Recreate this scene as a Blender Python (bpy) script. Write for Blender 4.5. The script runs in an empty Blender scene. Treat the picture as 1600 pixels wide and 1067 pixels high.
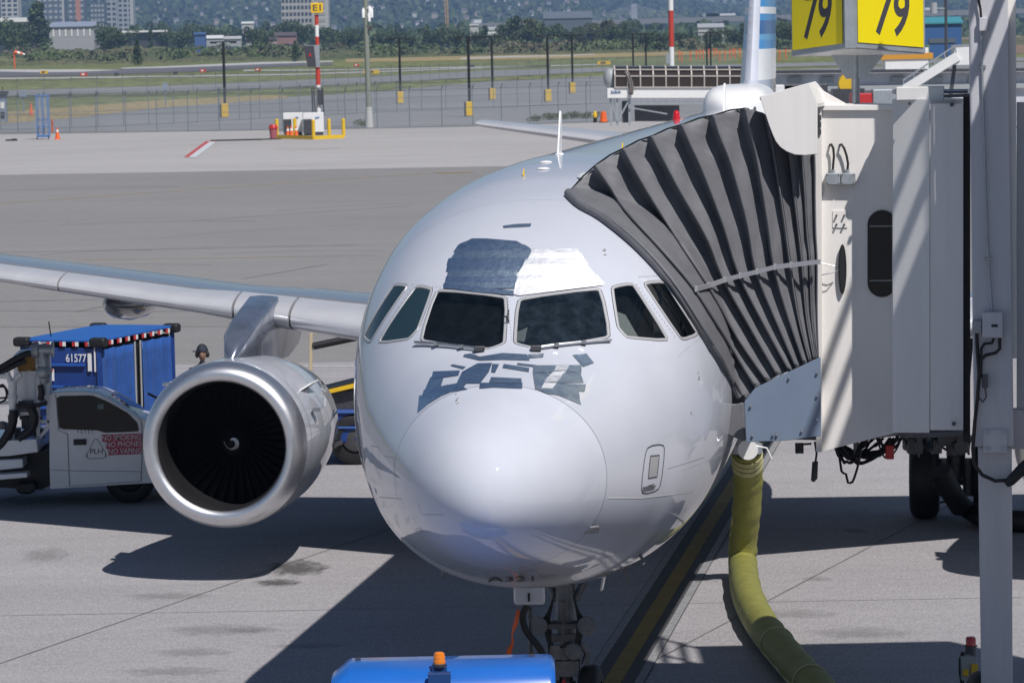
import bpy, bmesh, math, random
import numpy as np
from mathutils import Vector, Matrix
from mathutils.bvhtree import BVHTree
from mathutils.geometry import tessellate_polygon
random.seed(7)
rad = math.radians
SC = bpy.context.scene
COL = SC.collection

# ------------------------------------------------------------------ camera
FPX, H, PIT, ROL = 5634.0, 7.2, 0.0841, 0.0204          # focal length in photo pixels, eye height, pitch, roll
cd = bpy.data.cameras.new('camera'); cam = bpy.data.objects.new('camera', cd); COL.objects.link(cam)
cd.sensor_width = 36.0; cd.lens = 36.0 * FPX / 1600.0
cd.dof.use_dof = True; cd.dof.focus_distance = 36.0; cd.dof.aperture_fstop = 9.0
cd.clip_start = 0.5; cd.clip_end = 40000
cam.location = (0, 0, H)
cam.matrix_world = Matrix.Translation((0, 0, H)) @ Matrix.Rotation(rad(90) - PIT, 4, 'X') @ Matrix.Rotation(-ROL, 4, 'Z')
SC.camera = cam

# ------------------------------------------------------------------ sky, sun, exposure
SUN = Vector((0.297, -0.525, 0.797)).normalized()
el = math.asin(SUN.z)
w = bpy.data.worlds.new('World'); SC.world = w; w.use_nodes = True
wn = w.node_tree.nodes; bg = wn['Background']
sky = wn.new('ShaderNodeTexSky'); sky.sky_type = 'NISHITA'; sky.sun_disc = False
sky.sun_elevation = el; sky.sun_rotation = math.atan2(SUN.x, SUN.y)
sky.air_density = 1.0; sky.dust_density = 0.25; sky.ozone_density = 4.5
w.node_tree.links.new(sky.outputs[0], bg.inputs[0]); bg.inputs[1].default_value = 0.06
sd = bpy.data.lights.new('sun', 'SUN'); so = bpy.data.objects.new('sun', sd); COL.objects.link(so)
sd.energy = 5.0; sd.angle = rad(0.53); sd.color = (1.0, 0.96, 0.93)
so.rotation_euler = SUN.to_track_quat('Z', 'Y').to_euler(); so.location = (30, -40, 80)
SC.view_settings.view_transform = 'Standard'; SC.view_settings.look = 'None'
SC.view_settings.exposure = -0.12; SC.view_settings.gamma = 1.0; SC.view_settings.use_curve_mapping = False
SC.render.engine = 'CYCLES'
SC.cycles.use_denoising = True
SC.cycles.max_bounces = 8; SC.cycles.transparent_max_bounces = 24
SC.cycles.volume_bounces = 0; SC.cycles.caustics_reflective = False; SC.cycles.caustics_refractive = False

# ------------------------------------------------------------------ sight lines of the photo -> places in the world
CR, SR, CP, SP = math.cos(ROL), math.sin(ROL), math.cos(PIT), math.sin(PIT)
EYE = Vector((0, 0, H))
def ray(px, py):
    a, b = px - 800, py - 533.5
    x = CR * a - SR * b; y = CR * b + SR * a
    return Vector((x, FPX * CP - y * SP, -y * CP - FPX * SP)) / FPX
def G(px, py, z=0.0):                      # where that sight line meets height z
    r = ray(px, py); return EYE + r * ((z - H) / r.z)
def PD(px, py, Y):                         # ... meets distance Y
    r = ray(px, py); return EYE + r * (Y / r.y)
def proj(p):
    X, Y, Z = p[0], p[1], p[2] - H
    d = Y * CP - Z * SP; v = Z * CP + Y * SP
    x = FPX * X / d; y = -FPX * v / d
    return 800 + CR * x + SR * y, 533.5 + CR * y - SR * x
TH = rad(8.0); UA = Vector((math.sin(TH), math.cos(TH), 0)); NA = Vector((math.cos(TH), -math.sin(TH), 0))
OA = Vector((-0.31, 31.6, 0))              # point below the aeroplane's nose; UA runs aft, NA to port
def L(t, s, z): return OA + NA * t + UA * s + Vector((0, 0, z))
def PA(px, py, s):                         # sight line meets the plane across the aeroplane at station s
    r = ray(px, py); return EYE + r * ((s - (EYE - OA).dot(UA)) / r.dot(UA))
def tsz(p):
    d = Vector(p) - OA; return d.dot(NA), d.dot(UA), d.z
def hor(px): return proj((px - 800, FPX, H))[1]

# ------------------------------------------------------------------ mesh builder
class MB:
    def __init__(s): s.v = []; s.f = []; s.m = []
    def add(s, vs, fs, m=0):
        o = len(s.v); s.v += [Vector(p) for p in vs]; s.f += [tuple(i + o for i in f) for f in fs]; s.m += [m] * len(fs); return s
    def box(s, c, d, ax=None, m=0):
        c = Vector(c); ax = ax or (Vector((1, 0, 0)), Vector((0, 1, 0)), Vector((0, 0, 1)))
        vs = [c + ax[0] * (i * d[0] / 2) + ax[1] * (j * d[1] / 2) + ax[2] * (k * d[2] / 2) for i in (-1, 1) for j in (-1, 1) for k in (-1, 1)]
        return s.add(vs, [(0, 1, 3, 2), (4, 6, 7, 5), (0, 4, 5, 1), (2, 3, 7, 6), (0, 2, 6, 4), (1, 5, 7, 3)], m)
    def bar(s, a, b, w, h=None, m=0):      # square bar from a to b
        a = Vector(a); b = Vector(b); d = (b - a); l = d.length; d.normalize(); h = h or w
        up = Vector((0, 0, 1)) if abs(d.z) < .95 else Vector((0, 1, 0))
        x = d.cross(up).normalized(); z = x.cross(d)
        return s.box((a + b) / 2, (w, l, h), (x, d, z), m)
    def tube(s, pts, r, n=8, m=0, cap=True):
        pts = [Vector(p) for p in pts]; k = len(pts); rs = r if isinstance(r, (list, tuple)) else [r] * k
        rings = []; prev = None
        for i, p in enumerate(pts):
            d = (pts[min(i + 1, k - 1)] - pts[max(i - 1, 0)]).normalized()
            if prev is None:
                up = Vector((0, 0, 1)) if abs(d.z) < .9 else Vector((1, 0, 0)); x = d.cross(up).normalized()
            else: x = (prev - d * prev.dot(d)).normalized()
            prev = x; y = d.cross(x)
            rings.append([p + (x * math.cos(2 * math.pi * j / n) + y * math.sin(2 * math.pi * j / n)) * rs[i] for j in range(n)])
        vs = [q for g in rings for q in g]; fs = []
        for i in range(k - 1):
            for j in range(n):
                j2 = (j + 1) % n; fs.append((i * n + j, i * n + j2, (i + 1) * n + j2, (i + 1) * n + j))
        if cap: fs += [tuple(reversed(range(n))), tuple(range((k - 1) * n, k * n))]
        return s.add(vs, fs, m)
    def lathe(s, o, axis, prof, n=32, m=0, close=False):  # prof: list of (along, radius)
        o = Vector(o); a = Vector(axis).normalized(); up = Vector((0, 0, 1)) if abs(a.z) < .9 else Vector((1, 0, 0))
        x = a.cross(up).normalized(); y = x.cross(a)
        vs = [o + a * al + (x * math.cos(2 * math.pi * j / n) + y * math.sin(2 * math.pi * j / n)) * r for al, r in prof for j in range(n)]
        fs = []; k = len(prof)
        for i in range(k - 1):
            for j in range(n): j2 = (j + 1) % n; fs.append((i * n + j, i * n + j2, (i + 1) * n + j2, (i + 1) * n + j))
        if close: fs += [tuple(reversed(range(n))), tuple(range((k - 1) * n, k * n))]
        return s.add(vs, fs, m)
    def prism(s, poly, vec, m=0):
        poly = [Vector(p) for p in poly]; vec = Vector(vec); n = len(poly)
        fs = [tuple(range(n)), tuple(range(2 * n - 1, n - 1, -1))] + [(i, i + n, (i + 1) % n + n, (i + 1) % n) for i in range(n)]
        return s.add(poly + [p + vec for p in poly], fs, m)
    def grid(s, rows, m=0, cu=False, cv=False):
        a = len(rows); b = len(rows[0]); vs = [p for r in rows for p in r]; fs = []
        for i in range(a if cv else a - 1):
            for j in range(b if cu else b - 1):
                i2 = (i + 1) % a; j2 = (j + 1) % b; fs.append((i * b + j, i * b + j2, i2 * b + j2, i2 * b + j))
        return s.add(vs, fs, m)
    def ball(s, c, r, n=12, k=8, m=0):
        c = Vector(c); r = r if isinstance(r, (tuple, list)) else (r, r, r)
        rows = [[c + Vector((r[0] * math.sin(math.pi * i / k) * math.cos(2 * math.pi * j / n), r[1] * math.sin(math.pi * i / k) * math.sin(2 * math.pi * j / n), r[2] * math.cos(math.pi * i / k))) for j in range(n)] for i in range(k + 1)]
        return s.grid(rows, m, cu=True)
    def poly(s, pts, m=0): return s.add(pts, [tuple(range(len(pts)))], m)
    def build(s, name, mats, parent=None, smooth=None, bevel=0, loc=None, fix=True, local=False):
        me = bpy.data.meshes.new(name); mats = mats if isinstance(mats, (list, tuple)) else [mats]
        inv = Matrix.Identity(4)
        if not local:
            if parent is not None: inv = MW(parent).inverted()
            elif loc is not None: inv = Matrix.Translation(-Vector(loc))
        me.from_pydata([tuple(inv @ p) for p in s.v], [], s.f)
        for m in mats: me.materials.append(m)
        me.polygons.foreach_set('material_index', s.m)
        if fix:
            bm = bmesh.new(); bm.from_mesh(me); bmesh.ops.recalc_face_normals(bm, faces=bm.faces); bm.to_mesh(me); bm.free()
        if smooth:
            me.polygons.foreach_set('use_smooth', [True] * len(me.polygons)); me.set_sharp_from_angle(angle=rad(smooth))
        o = bpy.data.objects.new(name, me); COL.objects.link(o)
        if parent is not None: o.parent = parent; WM[o.name] = MW(parent)
        elif loc is not None: o.location = loc
        if bevel:
            b = o.modifiers.new('bevel', 'BEVEL'); b.width = bevel; b.segments = 2; b.limit_method = 'ANGLE'; b.angle_limit = rad(40)
            if not smooth:
                me.polygons.foreach_set('use_smooth', [True] * len(me.polygons)); me.set_sharp_from_angle(angle=rad(30)); b.harden_normals = True
        return o
WM = {}
def MW(o): return WM.get(o.name, Matrix.Identity(4))
def tag(o, label=None, cat=None, group=None, kind=None):
    if label: o['label'] = label
    if cat: o['category'] = cat
    if group: o['group'] = group
    if kind: o['kind'] = kind
    return o
def thing(name, label, cat, loc=(0, 0, 0), rotz=0.0, group=None):
    o = bpy.data.objects.new(name, None); COL.objects.link(o); o.empty_display_size = .2
    o.location = loc; o.rotation_euler = (0, 0, rotz)
    WM[o.name] = Matrix.Translation(Vector(loc)) @ Matrix.Rotation(rotz, 4, 'Z')
    return tag(o, label, cat, group)
def dup(root, loc, rotz=0.0, label=None, group=None, sc=None, kids=True):
    r = root.copy(); COL.objects.link(r); r.location = loc; r.rotation_euler = (0, 0, rotz)
    if sc: r.scale = sc if isinstance(sc, (tuple, list)) else (sc, sc, sc)
    if label: r['label'] = label
    if group: r['group'] = group
    if kids:
        for ch in list(root.children):
            c = ch.copy(); COL.objects.link(c); c.parent = r
            for g in list(ch.children):
                d = g.copy(); COL.objects.link(d); d.parent = c
    return r
def text_faces(txt, bold=0.0, shear=0.0):  # flat letters: verts in the unit box, faces
    c = bpy.data.curves.new('letters', 'FONT'); c.body = txt; c.fill_mode = 'FRONT'; c.offset = bold; c.shear = shear; c.resolution_u = 4
    o = bpy.data.objects.new('letters', c); COL.objects.link(o)
    dg = bpy.context.evaluated_depsgraph_get(); dg.update(); me = o.evaluated_get(dg).to_mesh()
    vs = [tuple(v.co) for v in me.vertices]; fs = [tuple(p.vertices) for p in me.polygons]
    o.evaluated_get(dg).to_mesh_clear(); bpy.data.objects.remove(o); bpy.data.curves.remove(c)
    xs = [v[0] for v in vs]; ys = [v[1] for v in vs]; x0, x1, y0, y1 = min(xs), max(xs), min(ys), max(ys)
    return [((v[0] - x0) / (x1 - x0), (v[1] - y0) / (y1 - y0)) for v in vs], fs
def letters(mb, txt, p00, p10, p01, m=0, bold=0.0, shear=0.0):
    vs, fs = text_faces(txt, bold, shear); p00, p10, p01 = Vector(p00), Vector(p10), Vector(p01)
    mb.add([p00 + (p10 - p00) * a + (p01 - p00) * b for a, b in vs], fs, m); return mb

# ------------------------------------------------------------------ materials
def mat(name, col, rough=.5, metal=0.0, var=0.0, vscale=3.0, bump=0.0, bscale=20.0, coat=0.0, spec=.5, col2=None, aniso=0.0, coord='Object', detail=4, stretch=None):
    m = bpy.data.materials.new(name); m.use_nodes = True; nt = m.node_tree; b = nt.nodes['Principled BSDF']
    b.inputs['Base Color'].default_value = (*col, 1); b.inputs['Roughness'].default_value = rough; b.inputs['Metallic'].default_value = metal
    b.inputs['Coat Weight'].default_value = coat; b.inputs['Coat Roughness'].default_value = .025; b.inputs['Specular IOR Level'].default_value = spec
    if var or col2 or bump:
        tc = nt.nodes.new('ShaderNodeTexCoord'); src = tc.outputs['Object']
        if coord == 'World':
            ge = nt.nodes.new('ShaderNodeNewGeometry'); src = ge.outputs['Position']
        if stretch:
            mp = nt.nodes.new('ShaderNodeMapping'); mp.inputs['Scale'].default_value = stretch; nt.links.new(src, mp.inputs[0]); src = mp.outputs[0]
    if var or col2:
        n = nt.nodes.new('ShaderNodeTexNoise'); n.inputs['Scale'].default_value = vscale; n.inputs['Detail'].default_value = detail; n.inputs['Roughness'].default_value = .65
        nt.links.new(src, n.inputs['Vector'])
        r = nt.nodes.new('ShaderNodeValToRGB'); c2 = col2 or tuple(min(1, c * (1 + var)) for c in col); c1 = col if col2 else tuple(c * (1 - var) for c in col)
        r.color_ramp.elements[0].position = .32; r.color_ramp.elements[1].position = .68
        r.color_ramp.elements[0].color = (*c1, 1); r.color_ramp.elements[1].color = (*c2, 1)
        nt.links.new(n.outputs[0], r.inputs[0]); nt.links.new(r.outputs[0], b.inputs['Base Color'])
    if bump:
        n2 = nt.nodes.new('ShaderNodeTexNoise'); n2.inputs['Scale'].default_value = bscale; n2.inputs['Detail'].default_value = 3
        nt.links.new(src, n2.inputs['Vector'])
        bp = nt.nodes.new('ShaderNodeBump'); bp.inputs['Strength'].default_value = bump; bp.inputs['Distance'].default_value = .02
        nt.links.new(n2.outputs[0], bp.inputs['Height']); nt.links.new(bp.outputs[0], b.inputs['Normal'])
    return m
def crease(m, sc=7.0, st=.5):                 # fold lines crossing a sheet of foil
    nt = m.node_tree; N = nt.nodes.new; K = nt.links.new; tc = N('ShaderNodeTexCoord'); n = N('ShaderNodeTexNoise'); n.noise_type = 'RIDGED_MULTIFRACTAL'
    n.inputs['Scale'].default_value = sc; n.inputs['Detail'].default_value = 3; K(tc.outputs['Object'], n.inputs['Vector'])
    r = N('ShaderNodeMapRange'); r.inputs['From Min'].default_value = 1.0; r.inputs['From Max'].default_value = 1.9; K(n.outputs[0], r.inputs[0])
    old = [x for x in nt.nodes if x.type == 'BUMP']; b = N('ShaderNodeBump'); b.inputs['Strength'].default_value = st; b.inputs['Distance'].default_value = .02; K(r.outputs[0], b.inputs['Height'])
    if old: K(old[0].outputs[0], b.inputs['Normal'])
    K(b.outputs[0], nt.nodes['Principled BSDF'].inputs['Normal']); return m
def glass_mat(name, tint=(.02, .03, .035), opacity=.55, rough=.015):   # thin tinted pane: see-through film plus mirror
    m = bpy.data.materials.new(name); m.use_nodes = True; nt = m.node_tree; b = nt.nodes['Principled BSDF']
    b.inputs['Base Color'].default_value = (*tint, 1); b.inputs['Roughness'].default_value = rough; b.inputs['Specular IOR Level'].default_value = 1.0
    t = nt.nodes.new('ShaderNodeBsdfTransparent'); t.inputs[0].default_value = (.75, .8, .82, 1)
    mx = nt.nodes.new('ShaderNodeMixShader'); mx.inputs[0].default_value = opacity
    nt.links.new(t.outputs[0], mx.inputs[1]); nt.links.new(b.outputs[0], mx.inputs[2]); nt.links.new(mx.outputs[0], nt.nodes['Material Output'].inputs[0])
    return m
def film_mat(name, col, fac, rough=.8):     # wire mesh and the like: partly see-through
    m = bpy.data.materials.new(name); m.use_nodes = True; nt = m.node_tree; b = nt.nodes['Principled BSDF']
    b.inputs['Base Color'].default_value = (*col, 1); b.inputs['Roughness'].default_value = rough
    t = nt.nodes.new('ShaderNodeBsdfTransparent'); mx = nt.nodes.new('ShaderNodeMixShader'); mx.inputs[0].default_value = fac
    nt.links.new(t.outputs[0], mx.inputs[1]); nt.links.new(b.outputs[0], mx.inputs[2]); nt.links.new(mx.outputs[0], nt.nodes['Material Output'].inputs[0])
    return m
def ground_mat(name, c1, c2, big=.05, fine=9.0, fvar=.22, bump=.35, rough=.85, speck=40.0, streak=.09):
    m = bpy.data.materials.new(name); m.use_nodes = True; nt = m.node_tree; b = nt.nodes['Principled BSDF']; N = nt.nodes.new; K = nt.links.new
    b.inputs['Roughness'].default_value = rough; b.inputs['Specular IOR Level'].default_value = .25
    ge = N('ShaderNodeNewGeometry')
    def noise(sc, det=5, vec=None):
        n = N('ShaderNodeTexNoise'); n.inputs['Scale'].default_value = sc; n.inputs['Detail'].default_value = det; n.inputs['Roughness'].default_value = .7
        K(vec or ge.outputs['Position'], n.inputs['Vector']); return n.outputs[0]
    r = N('ShaderNodeValToRGB'); r.color_ramp.elements[0].position = .35; r.color_ramp.elements[1].position = .65
    r.color_ramp.elements[0].color = (*c1, 1); r.color_ramp.elements[1].color = (*c2, 1); K(noise(big, 7), r.inputs[0])
    mp = N('ShaderNodeMapping'); mp.inputs['Scale'].default_value = (.25, 1.6, 1); K(ge.outputs['Position'], mp.inputs[0])
    mp2 = N('ShaderNodeMapping'); mp2.inputs['Scale'].default_value = (1, .16, 1); K(ge.outputs['Position'], mp2.inputs[0])
    col = r.outputs[0]
    for nz, amt in ((noise(big * 8, 5, mp.outputs[0]), streak), (noise(fine, 3), fvar * .7), (noise(speck, 2, mp2.outputs[0]), fvar * 2.0)):
        mr = N('ShaderNodeMapRange'); mr.inputs['From Min'].default_value = .3; mr.inputs['From Max'].default_value = .7
        mr.inputs['To Min'].default_value = 1 - amt; mr.inputs['To Max'].default_value = 1 + amt; K(nz, mr.inputs[0])
        mx = N('ShaderNodeMix'); mx.data_type = 'RGBA'; mx.blend_type = 'MULTIPLY'; mx.inputs[0].default_value = 1.0
        K(col, mx.inputs[6]); K(mr.outputs[0], mx.inputs[7]); col = mx.outputs[2]
    K(col, b.inputs['Base Color'])
    if bump:
        bp = N('ShaderNodeBump'); bp.inputs['Strength'].default_value = bump; bp.inputs['Distance'].default_value = .01
        K(noise(speck, 3), bp.inputs['Height']); K(bp.outputs[0], b.inputs['Normal'])
    return m
def stain_mat(name, col, fac=.6, scale=1.2):
    m = film_mat(name, col, fac); nt = m.node_tree; N = nt.nodes.new; K = nt.links.new
    tc = N('ShaderNodeTexCoord'); gr = N('ShaderNodeTexGradient'); gr.gradient_type = 'SPHERICAL'
    K(tc.outputs['Object'], gr.inputs[0])
    n = N('ShaderNodeTexNoise'); n.inputs['Scale'].default_value = scale * 2; n.inputs['Detail'].default_value = 9; n.inputs['Roughness'].default_value = .72; K(tc.outputs['Object'], n.inputs['Vector'])
    a = N('ShaderNodeMath'); a.operation = 'MULTIPLY_ADD'; a.inputs[1].default_value = 2.2; a.inputs[2].default_value = -1.1; K(n.outputs[0], a.inputs[0])
    p = N('ShaderNodeMath'); p.operation = 'ADD'; K(gr.outputs['Fac'], p.inputs[0]); K(a.outputs[0], p.inputs[1])
    q = N('ShaderNodeMapRange'); q.inputs['From Min'].default_value = .26; q.inputs['From Max'].default_value = .75; q.inputs['To Max'].default_value = fac; K(p.outputs[0], q.inputs[0])
    K(q.outputs[0], [x for x in nt.nodes if x.type == 'MIX_SHADER'][0].inputs[0]); return m

M = {}
M['paint'] = mat('aircraft_paint', (.55, .572, .635), .42, .05, var=.04, vscale=.7, coat=1.0, spec=.3)
M['radome'] = mat('radome_paint', (.55, .572, .635), .6, 0, var=.04, vscale=1.1, coat=1.0, spec=.08)
M['wing'] = mat('wing_grey_paint', (.20, .215, .245), .2, 0, var=.06, vscale=1.5, coat=.6, stretch=(.3, 3, 1))
M['slat'] = mat('slat_paint', (.62, .62, .64), .26, .25, var=.05, vscale=2, coat=.4)
M['alu'] = mat('polished_aluminium', (.74, .74, .76), .40, 1.0, var=.05, vscale=6, bump=.04, bscale=60)
M['steel'] = mat('steel', (.42, .43, .45), .38, .9, var=.1, vscale=8)
M['gear'] = mat('gear_grey', (.15, .155, .17), .45, .3, var=.25, vscale=9)
M['pylon'] = mat('pylon_bare_metal', (.30, .33, .40), .2, .75, var=.2, vscale=4, coat=.5)
M['dsteel'] = mat('dark_steel', (.10, .10, .11), .45, .6, var=.2, vscale=9)
M['black'] = mat('black_rubber', (.012, .012, .014), .55, 0, var=.2, vscale=6, bump=.1)
M['duct'] = mat('inlet_duct', (.016, .016, .018), .45, 0, var=.1)
M['blade'] = mat('fan_blade_metal', (.02, .02, .023), .5, .4)
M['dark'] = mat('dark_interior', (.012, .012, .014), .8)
M['seal'] = mat('window_seal', (.30, .29, .28), .5, .1)
M['frame'] = mat('window_frame_metal', (.52, .52, .53), .35, .3)
M['line'] = mat('panel_line', (.05, .05, .06), .6)
M['white'] = mat('white_paint', (.78, .78, .77), .35, 0, var=.03, coat=.2)
M['twhite'] = mat('truck_white_paint', (.70, .71, .74), .3, 0, var=.05, vscale=2, coat=.6)
M['glass'] = glass_mat('cockpit_glass', (.004, .007, .009), .5); M['rglass'] = glass_mat('sky_reflection_glass', (.014, .024, .034), .6)  # right pane's bluer base stands in for reflected sky
for g_, c1, c2 in ((M['glass'], (.002, .004, .005), (.012, .018, .024)), (M['rglass'], (.008, .015, .022), (.040, .058, .078))):   # streaky lighter tones paint reflections and highlights into the pane colour
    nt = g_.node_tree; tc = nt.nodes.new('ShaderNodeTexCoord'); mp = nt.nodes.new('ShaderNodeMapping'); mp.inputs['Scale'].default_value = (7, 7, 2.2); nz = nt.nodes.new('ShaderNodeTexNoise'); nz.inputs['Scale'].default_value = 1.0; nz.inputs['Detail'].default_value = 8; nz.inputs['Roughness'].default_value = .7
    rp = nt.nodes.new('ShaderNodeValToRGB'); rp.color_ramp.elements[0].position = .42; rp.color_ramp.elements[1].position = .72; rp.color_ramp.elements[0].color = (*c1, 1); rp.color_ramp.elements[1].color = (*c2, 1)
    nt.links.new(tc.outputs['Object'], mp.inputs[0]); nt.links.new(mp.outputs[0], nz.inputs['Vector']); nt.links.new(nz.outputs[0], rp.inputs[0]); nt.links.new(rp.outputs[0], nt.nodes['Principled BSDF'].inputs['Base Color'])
M['sglass'] = glass_mat('side_window_glass', (.022, .05, .062), .85)  # lighter teal base paints the sky reflection of the starboard side panes
M['dglass'] = mat('dark_glass', (.006, .007, .009), .05, 0, spec=.3)
M['cglass'] = glass_mat('vehicle_glass', (.01, .012, .014), .72)
M['foil'] = mat('speed_tape_foil', (.66, .80, 1.0), .335, 1.0, var=.12, vscale=14, bump=.30, bscale=16)  # blue base here and just below stands in for sky mirrored by silver tape
M['foila'] = mat('speed_tape_foil_dull', (.70, .83, 1.0), .36, 1.0, var=.15, vscale=11, bump=.26, bscale=19)
M['foilb'] = mat('speed_tape_foil_worn', (.64, .78, 1.0), .345, 1.0, var=.2, vscale=17, bump=.34, bscale=14)
M['foil2'] = mat('sun_glare_tape_foil', (.94, .94, .97), .63, 1.0, var=.08, vscale=12, bump=.3, bscale=13)  # pale, rough copy of the tape foil that carries the sun glare
M['bridge'] = mat('bridge_paint', (.80, .775, .745), .5, 0, var=.05, vscale=1.6, bump=.03, bscale=8, stretch=(3, 3, .3))
M['bridge2'] = mat('bridge_panel_paint', (.72, .715, .70), .5, 0, var=.05, vscale=1.4, stretch=(3, 3, .3))
M['column'] = mat('column_paint', (.55, .55, .585), .5, 0, var=.06, vscale=2, stretch=(4, 4, .4))
M['bumper'] = mat('bumper_panel_blue_grey', (.17, .22, .30), .4, 0, var=.05, vscale=2, coat=.2)
M['canvas'] = mat('canopy_canvas', (.14, .142, .155), .6, 0, var=.1, vscale=5, bump=.28, bscale=7, spec=.4)
M['foil4'] = mat('sun_glare_tape_foil_worn', (.90, .92, .97), .57, 1.0, var=.12, vscale=10, bump=.3, bscale=15)  # second pale copy of the tape, sun glare put into its colour
M['foil3'] = mat('scratched_tape_foil', (.74, .85, 1.0), .40, 1.0, var=.2, vscale=9, bump=.3, bscale=16)  # its blue is mirrored sky painted into silver foil
for k_ in ('foil', 'foila', 'foilb', 'foil2', 'foil3', 'foil4'): crease(M[k_], 6.0 if k_ != 'foil2' else 9.0)
crease(M['canvas'], 2.6, .55)
M['strap'] = mat('strap_webbing', (.30, .30, .33), .5, .1)
M['blue'] = mat('tractor_blue_paint', (.013, .125, .48), .3, 0, var=.04, coat=.5)
M['cartblue'] = mat('cart_blue_paint', (.012, .045, .21), .4, 0, var=.15, vscale=2.5)
M['cartroof'] = mat('cart_blue_canvas', (.016, .105, .38), .5, 0, var=.07, vscale=2)
M['curtain'] = mat('cart_blue_vinyl', (.025, .085, .30), .45, 0, var=.15, vscale=3, bump=.25, bscale=7)
M['yellow'] = mat('safety_yellow', (.72, .46, .02), .45, 0, var=.06)
M['signy'] = mat('sign_yellow', (.86, .70, .005), .35, 0, coat=.2)
M['hose'] = mat('hose_yellow_green', (.225, .22, .05), .6, 0, var=.16, vscale=6, bump=.35, bscale=35)
M['hoseband'] = mat('hose_cuff', (.42, .40, .20), .7, 0, var=.15, vscale=12)
M['galv'] = mat('galvanised_steel', (.40, .43, .46), .45, .5, var=.12, vscale=9)
M['red'] = mat('safety_red', (.50, .03, .03), .4, 0)
M['signred'] = mat('sign_dull_red', (.42, .05, .09), .45)
M['orange'] = mat('safety_orange', (.80, .13, .02), .5)
M['amber'] = mat('amber_lens', (.75, .20, .01), .15, 0, coat=.6)
M['redlens'] = mat('red_lens', (.55, .01, .02), .12, 0, coat=.6)
M['grey'] = mat('grey_plastic', (.33, .35, .36), .5)
M['wood'] = mat('weathered_wood_pole', (.22, .24, .20), .8, 0, var=.15, stretch=(8, 8, .3))
M['skin'] = mat('skin', (.30, .17, .12), .5)
M['navy'] = mat('navy_cloth', (.02, .025, .045), .8)
M['hivis'] = mat('hi_vis_vest', (.75, .28, .03), .7)
M['concrete'] = ground_mat('concrete', (.30, .288, .296), (.345, .333, .34), fvar=.085)
M['asphalt'] = ground_mat('apron_asphalt', (.222, .215, .21), (.252, .245, .24), big=.03, fine=3, fvar=.1, bump=0, streak=.05)
M['slab'] = ground_mat('pale_concrete_apron', (.36, .345, .335), (.40, .385, .375), big=.03, fine=2, fvar=.06, bump=0)
M['road'] = ground_mat('service_road_asphalt', (.20, .205, .21), (.25, .25, .255), big=.02, fine=1, fvar=.1, bump=0)
M['runway'] = ground_mat('runway_asphalt', (.10, .10, .11), (.15, .15, .16), big=.012, fine=.3, fvar=.15, bump=0)
M['pale'] = ground_mat('runway_concrete_edge', (.42, .41, .40), (.50, .49, .48), big=.01, fine=.3, fvar=.1, bump=0)
M['grass'] = ground_mat('airfield_grass', (.12, .145, .045), (.195, .198, .075), big=.006, fine=.05, fvar=.25, bump=0, speck=.4)
M['dry'] = ground_mat('dry_grass', (.30, .23, .10), (.36, .29, .14), big=.05, fine=.6, fvar=.2, bump=0, speck=2)
M['soil'] = ground_mat('bare_soil', (.20, .13, .09), (.26, .18, .12), big=.02, fine=.3, fvar=.2, bump=0, speck=2)
M['bank'] = ground_mat('scrub_bank', (.075, .095, .035), (.15, .14, .065), big=.012, fine=.12, fvar=.35, bump=0, speck=.7)
M['hill'] = ground_mat('wooded_hill', (.022, .034, .018), (.045, .058, .028), big=.004, fine=.02, fvar=.4, bump=0, speck=.06)
M['ypaint'] = mat('yellow_line_paint', (.24, .16, .03), .7, 0, var=.2, vscale=3, coord='World')
M['bpaint'] = mat('black_line_border', (.055, .055, .058), .75, 0, var=.2, vscale=3, coord='World')
M['wpaint'] = mat('worn_white_line', (.30, .30, .31), .7, 0, col2=(.18, .18, .18), vscale=14, coord='World')
M['rpaint'] = mat('red_line_paint', (.45, .08, .08), .7)
M['joint'] = mat('slab_joint', (.16, .155, .15), .9, 0, var=.4, vscale=1.5, coord='World')
M['stain'] = stain_mat('oil_stain', (.07, .065, .06), .6)
for i, c in enumerate([(.052, .082, .024), (.068, .104, .030), (.038, .062, .020), (.090, .118, .040), (.110, .104, .055)]):
    M['leaf%d' % i] = mat('foliage_%s' % ['green', 'mid_green', 'dark_green', 'light_green', 'olive'][i], c, .7, 0, var=.25, vscale=.3)
M['bark'] = mat('bark', (.09, .07, .055), .9)
# ================================================================== THE GROUND
def sheet(name, pts, m, z):
    mb = MB(); mb.poly([Vector((p[0], p[1], z)) for p in pts]); o = mb.build(name, m, fix=False)
    me = o.data
    if me.polygons[0].normal.z < 0: me.flip_normals()
    return tag(o, kind='structure')
def gp(*a): return [G(x, y) for x, y in a]
def quad(*a): return [Vector((x, y, 0)) for x, y in a]
sheet('ground', quad((-7000, -300), (7000, -300), (7000, 10000), (-7000, 10000)), M['grass'], -.06)
ap1 = [(-1200, 295), (-80, 275.5), (700, 262), (1680, 245), (3200, 218)]
sheet('apron', gp(*ap1) + quad((400, 60), (400, -120), (-400, -120), (-400, 120)), M['asphalt'], 0)
y573 = G(-300, 577), G(1900, 548)
sheet('concrete_stand', [y573[0], y573[1]] + quad((90, -100), (-90, -100)), M['concrete'], .004)
ap0 = [(-1200, 238), (-80, 212), (165, 208), (420, 204), (720, 199), (960, 191), (1680, 172), (3200, 133)]
sheet('outer_apron', gp(*ap0) + gp(*reversed(ap1)), M['slab'], .006)
fe0 = [(-1200, 240), (-80, 196), (0, 192), (120, 180), (250, 167), (450, 152), (560, 146), (760, 128), (950, 119), (1200, 110), (1680, 95), (3200, 58)]
sheet('service_road', gp(*fe0) + gp(*reversed(ap0)), M['road'], .008)
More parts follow.
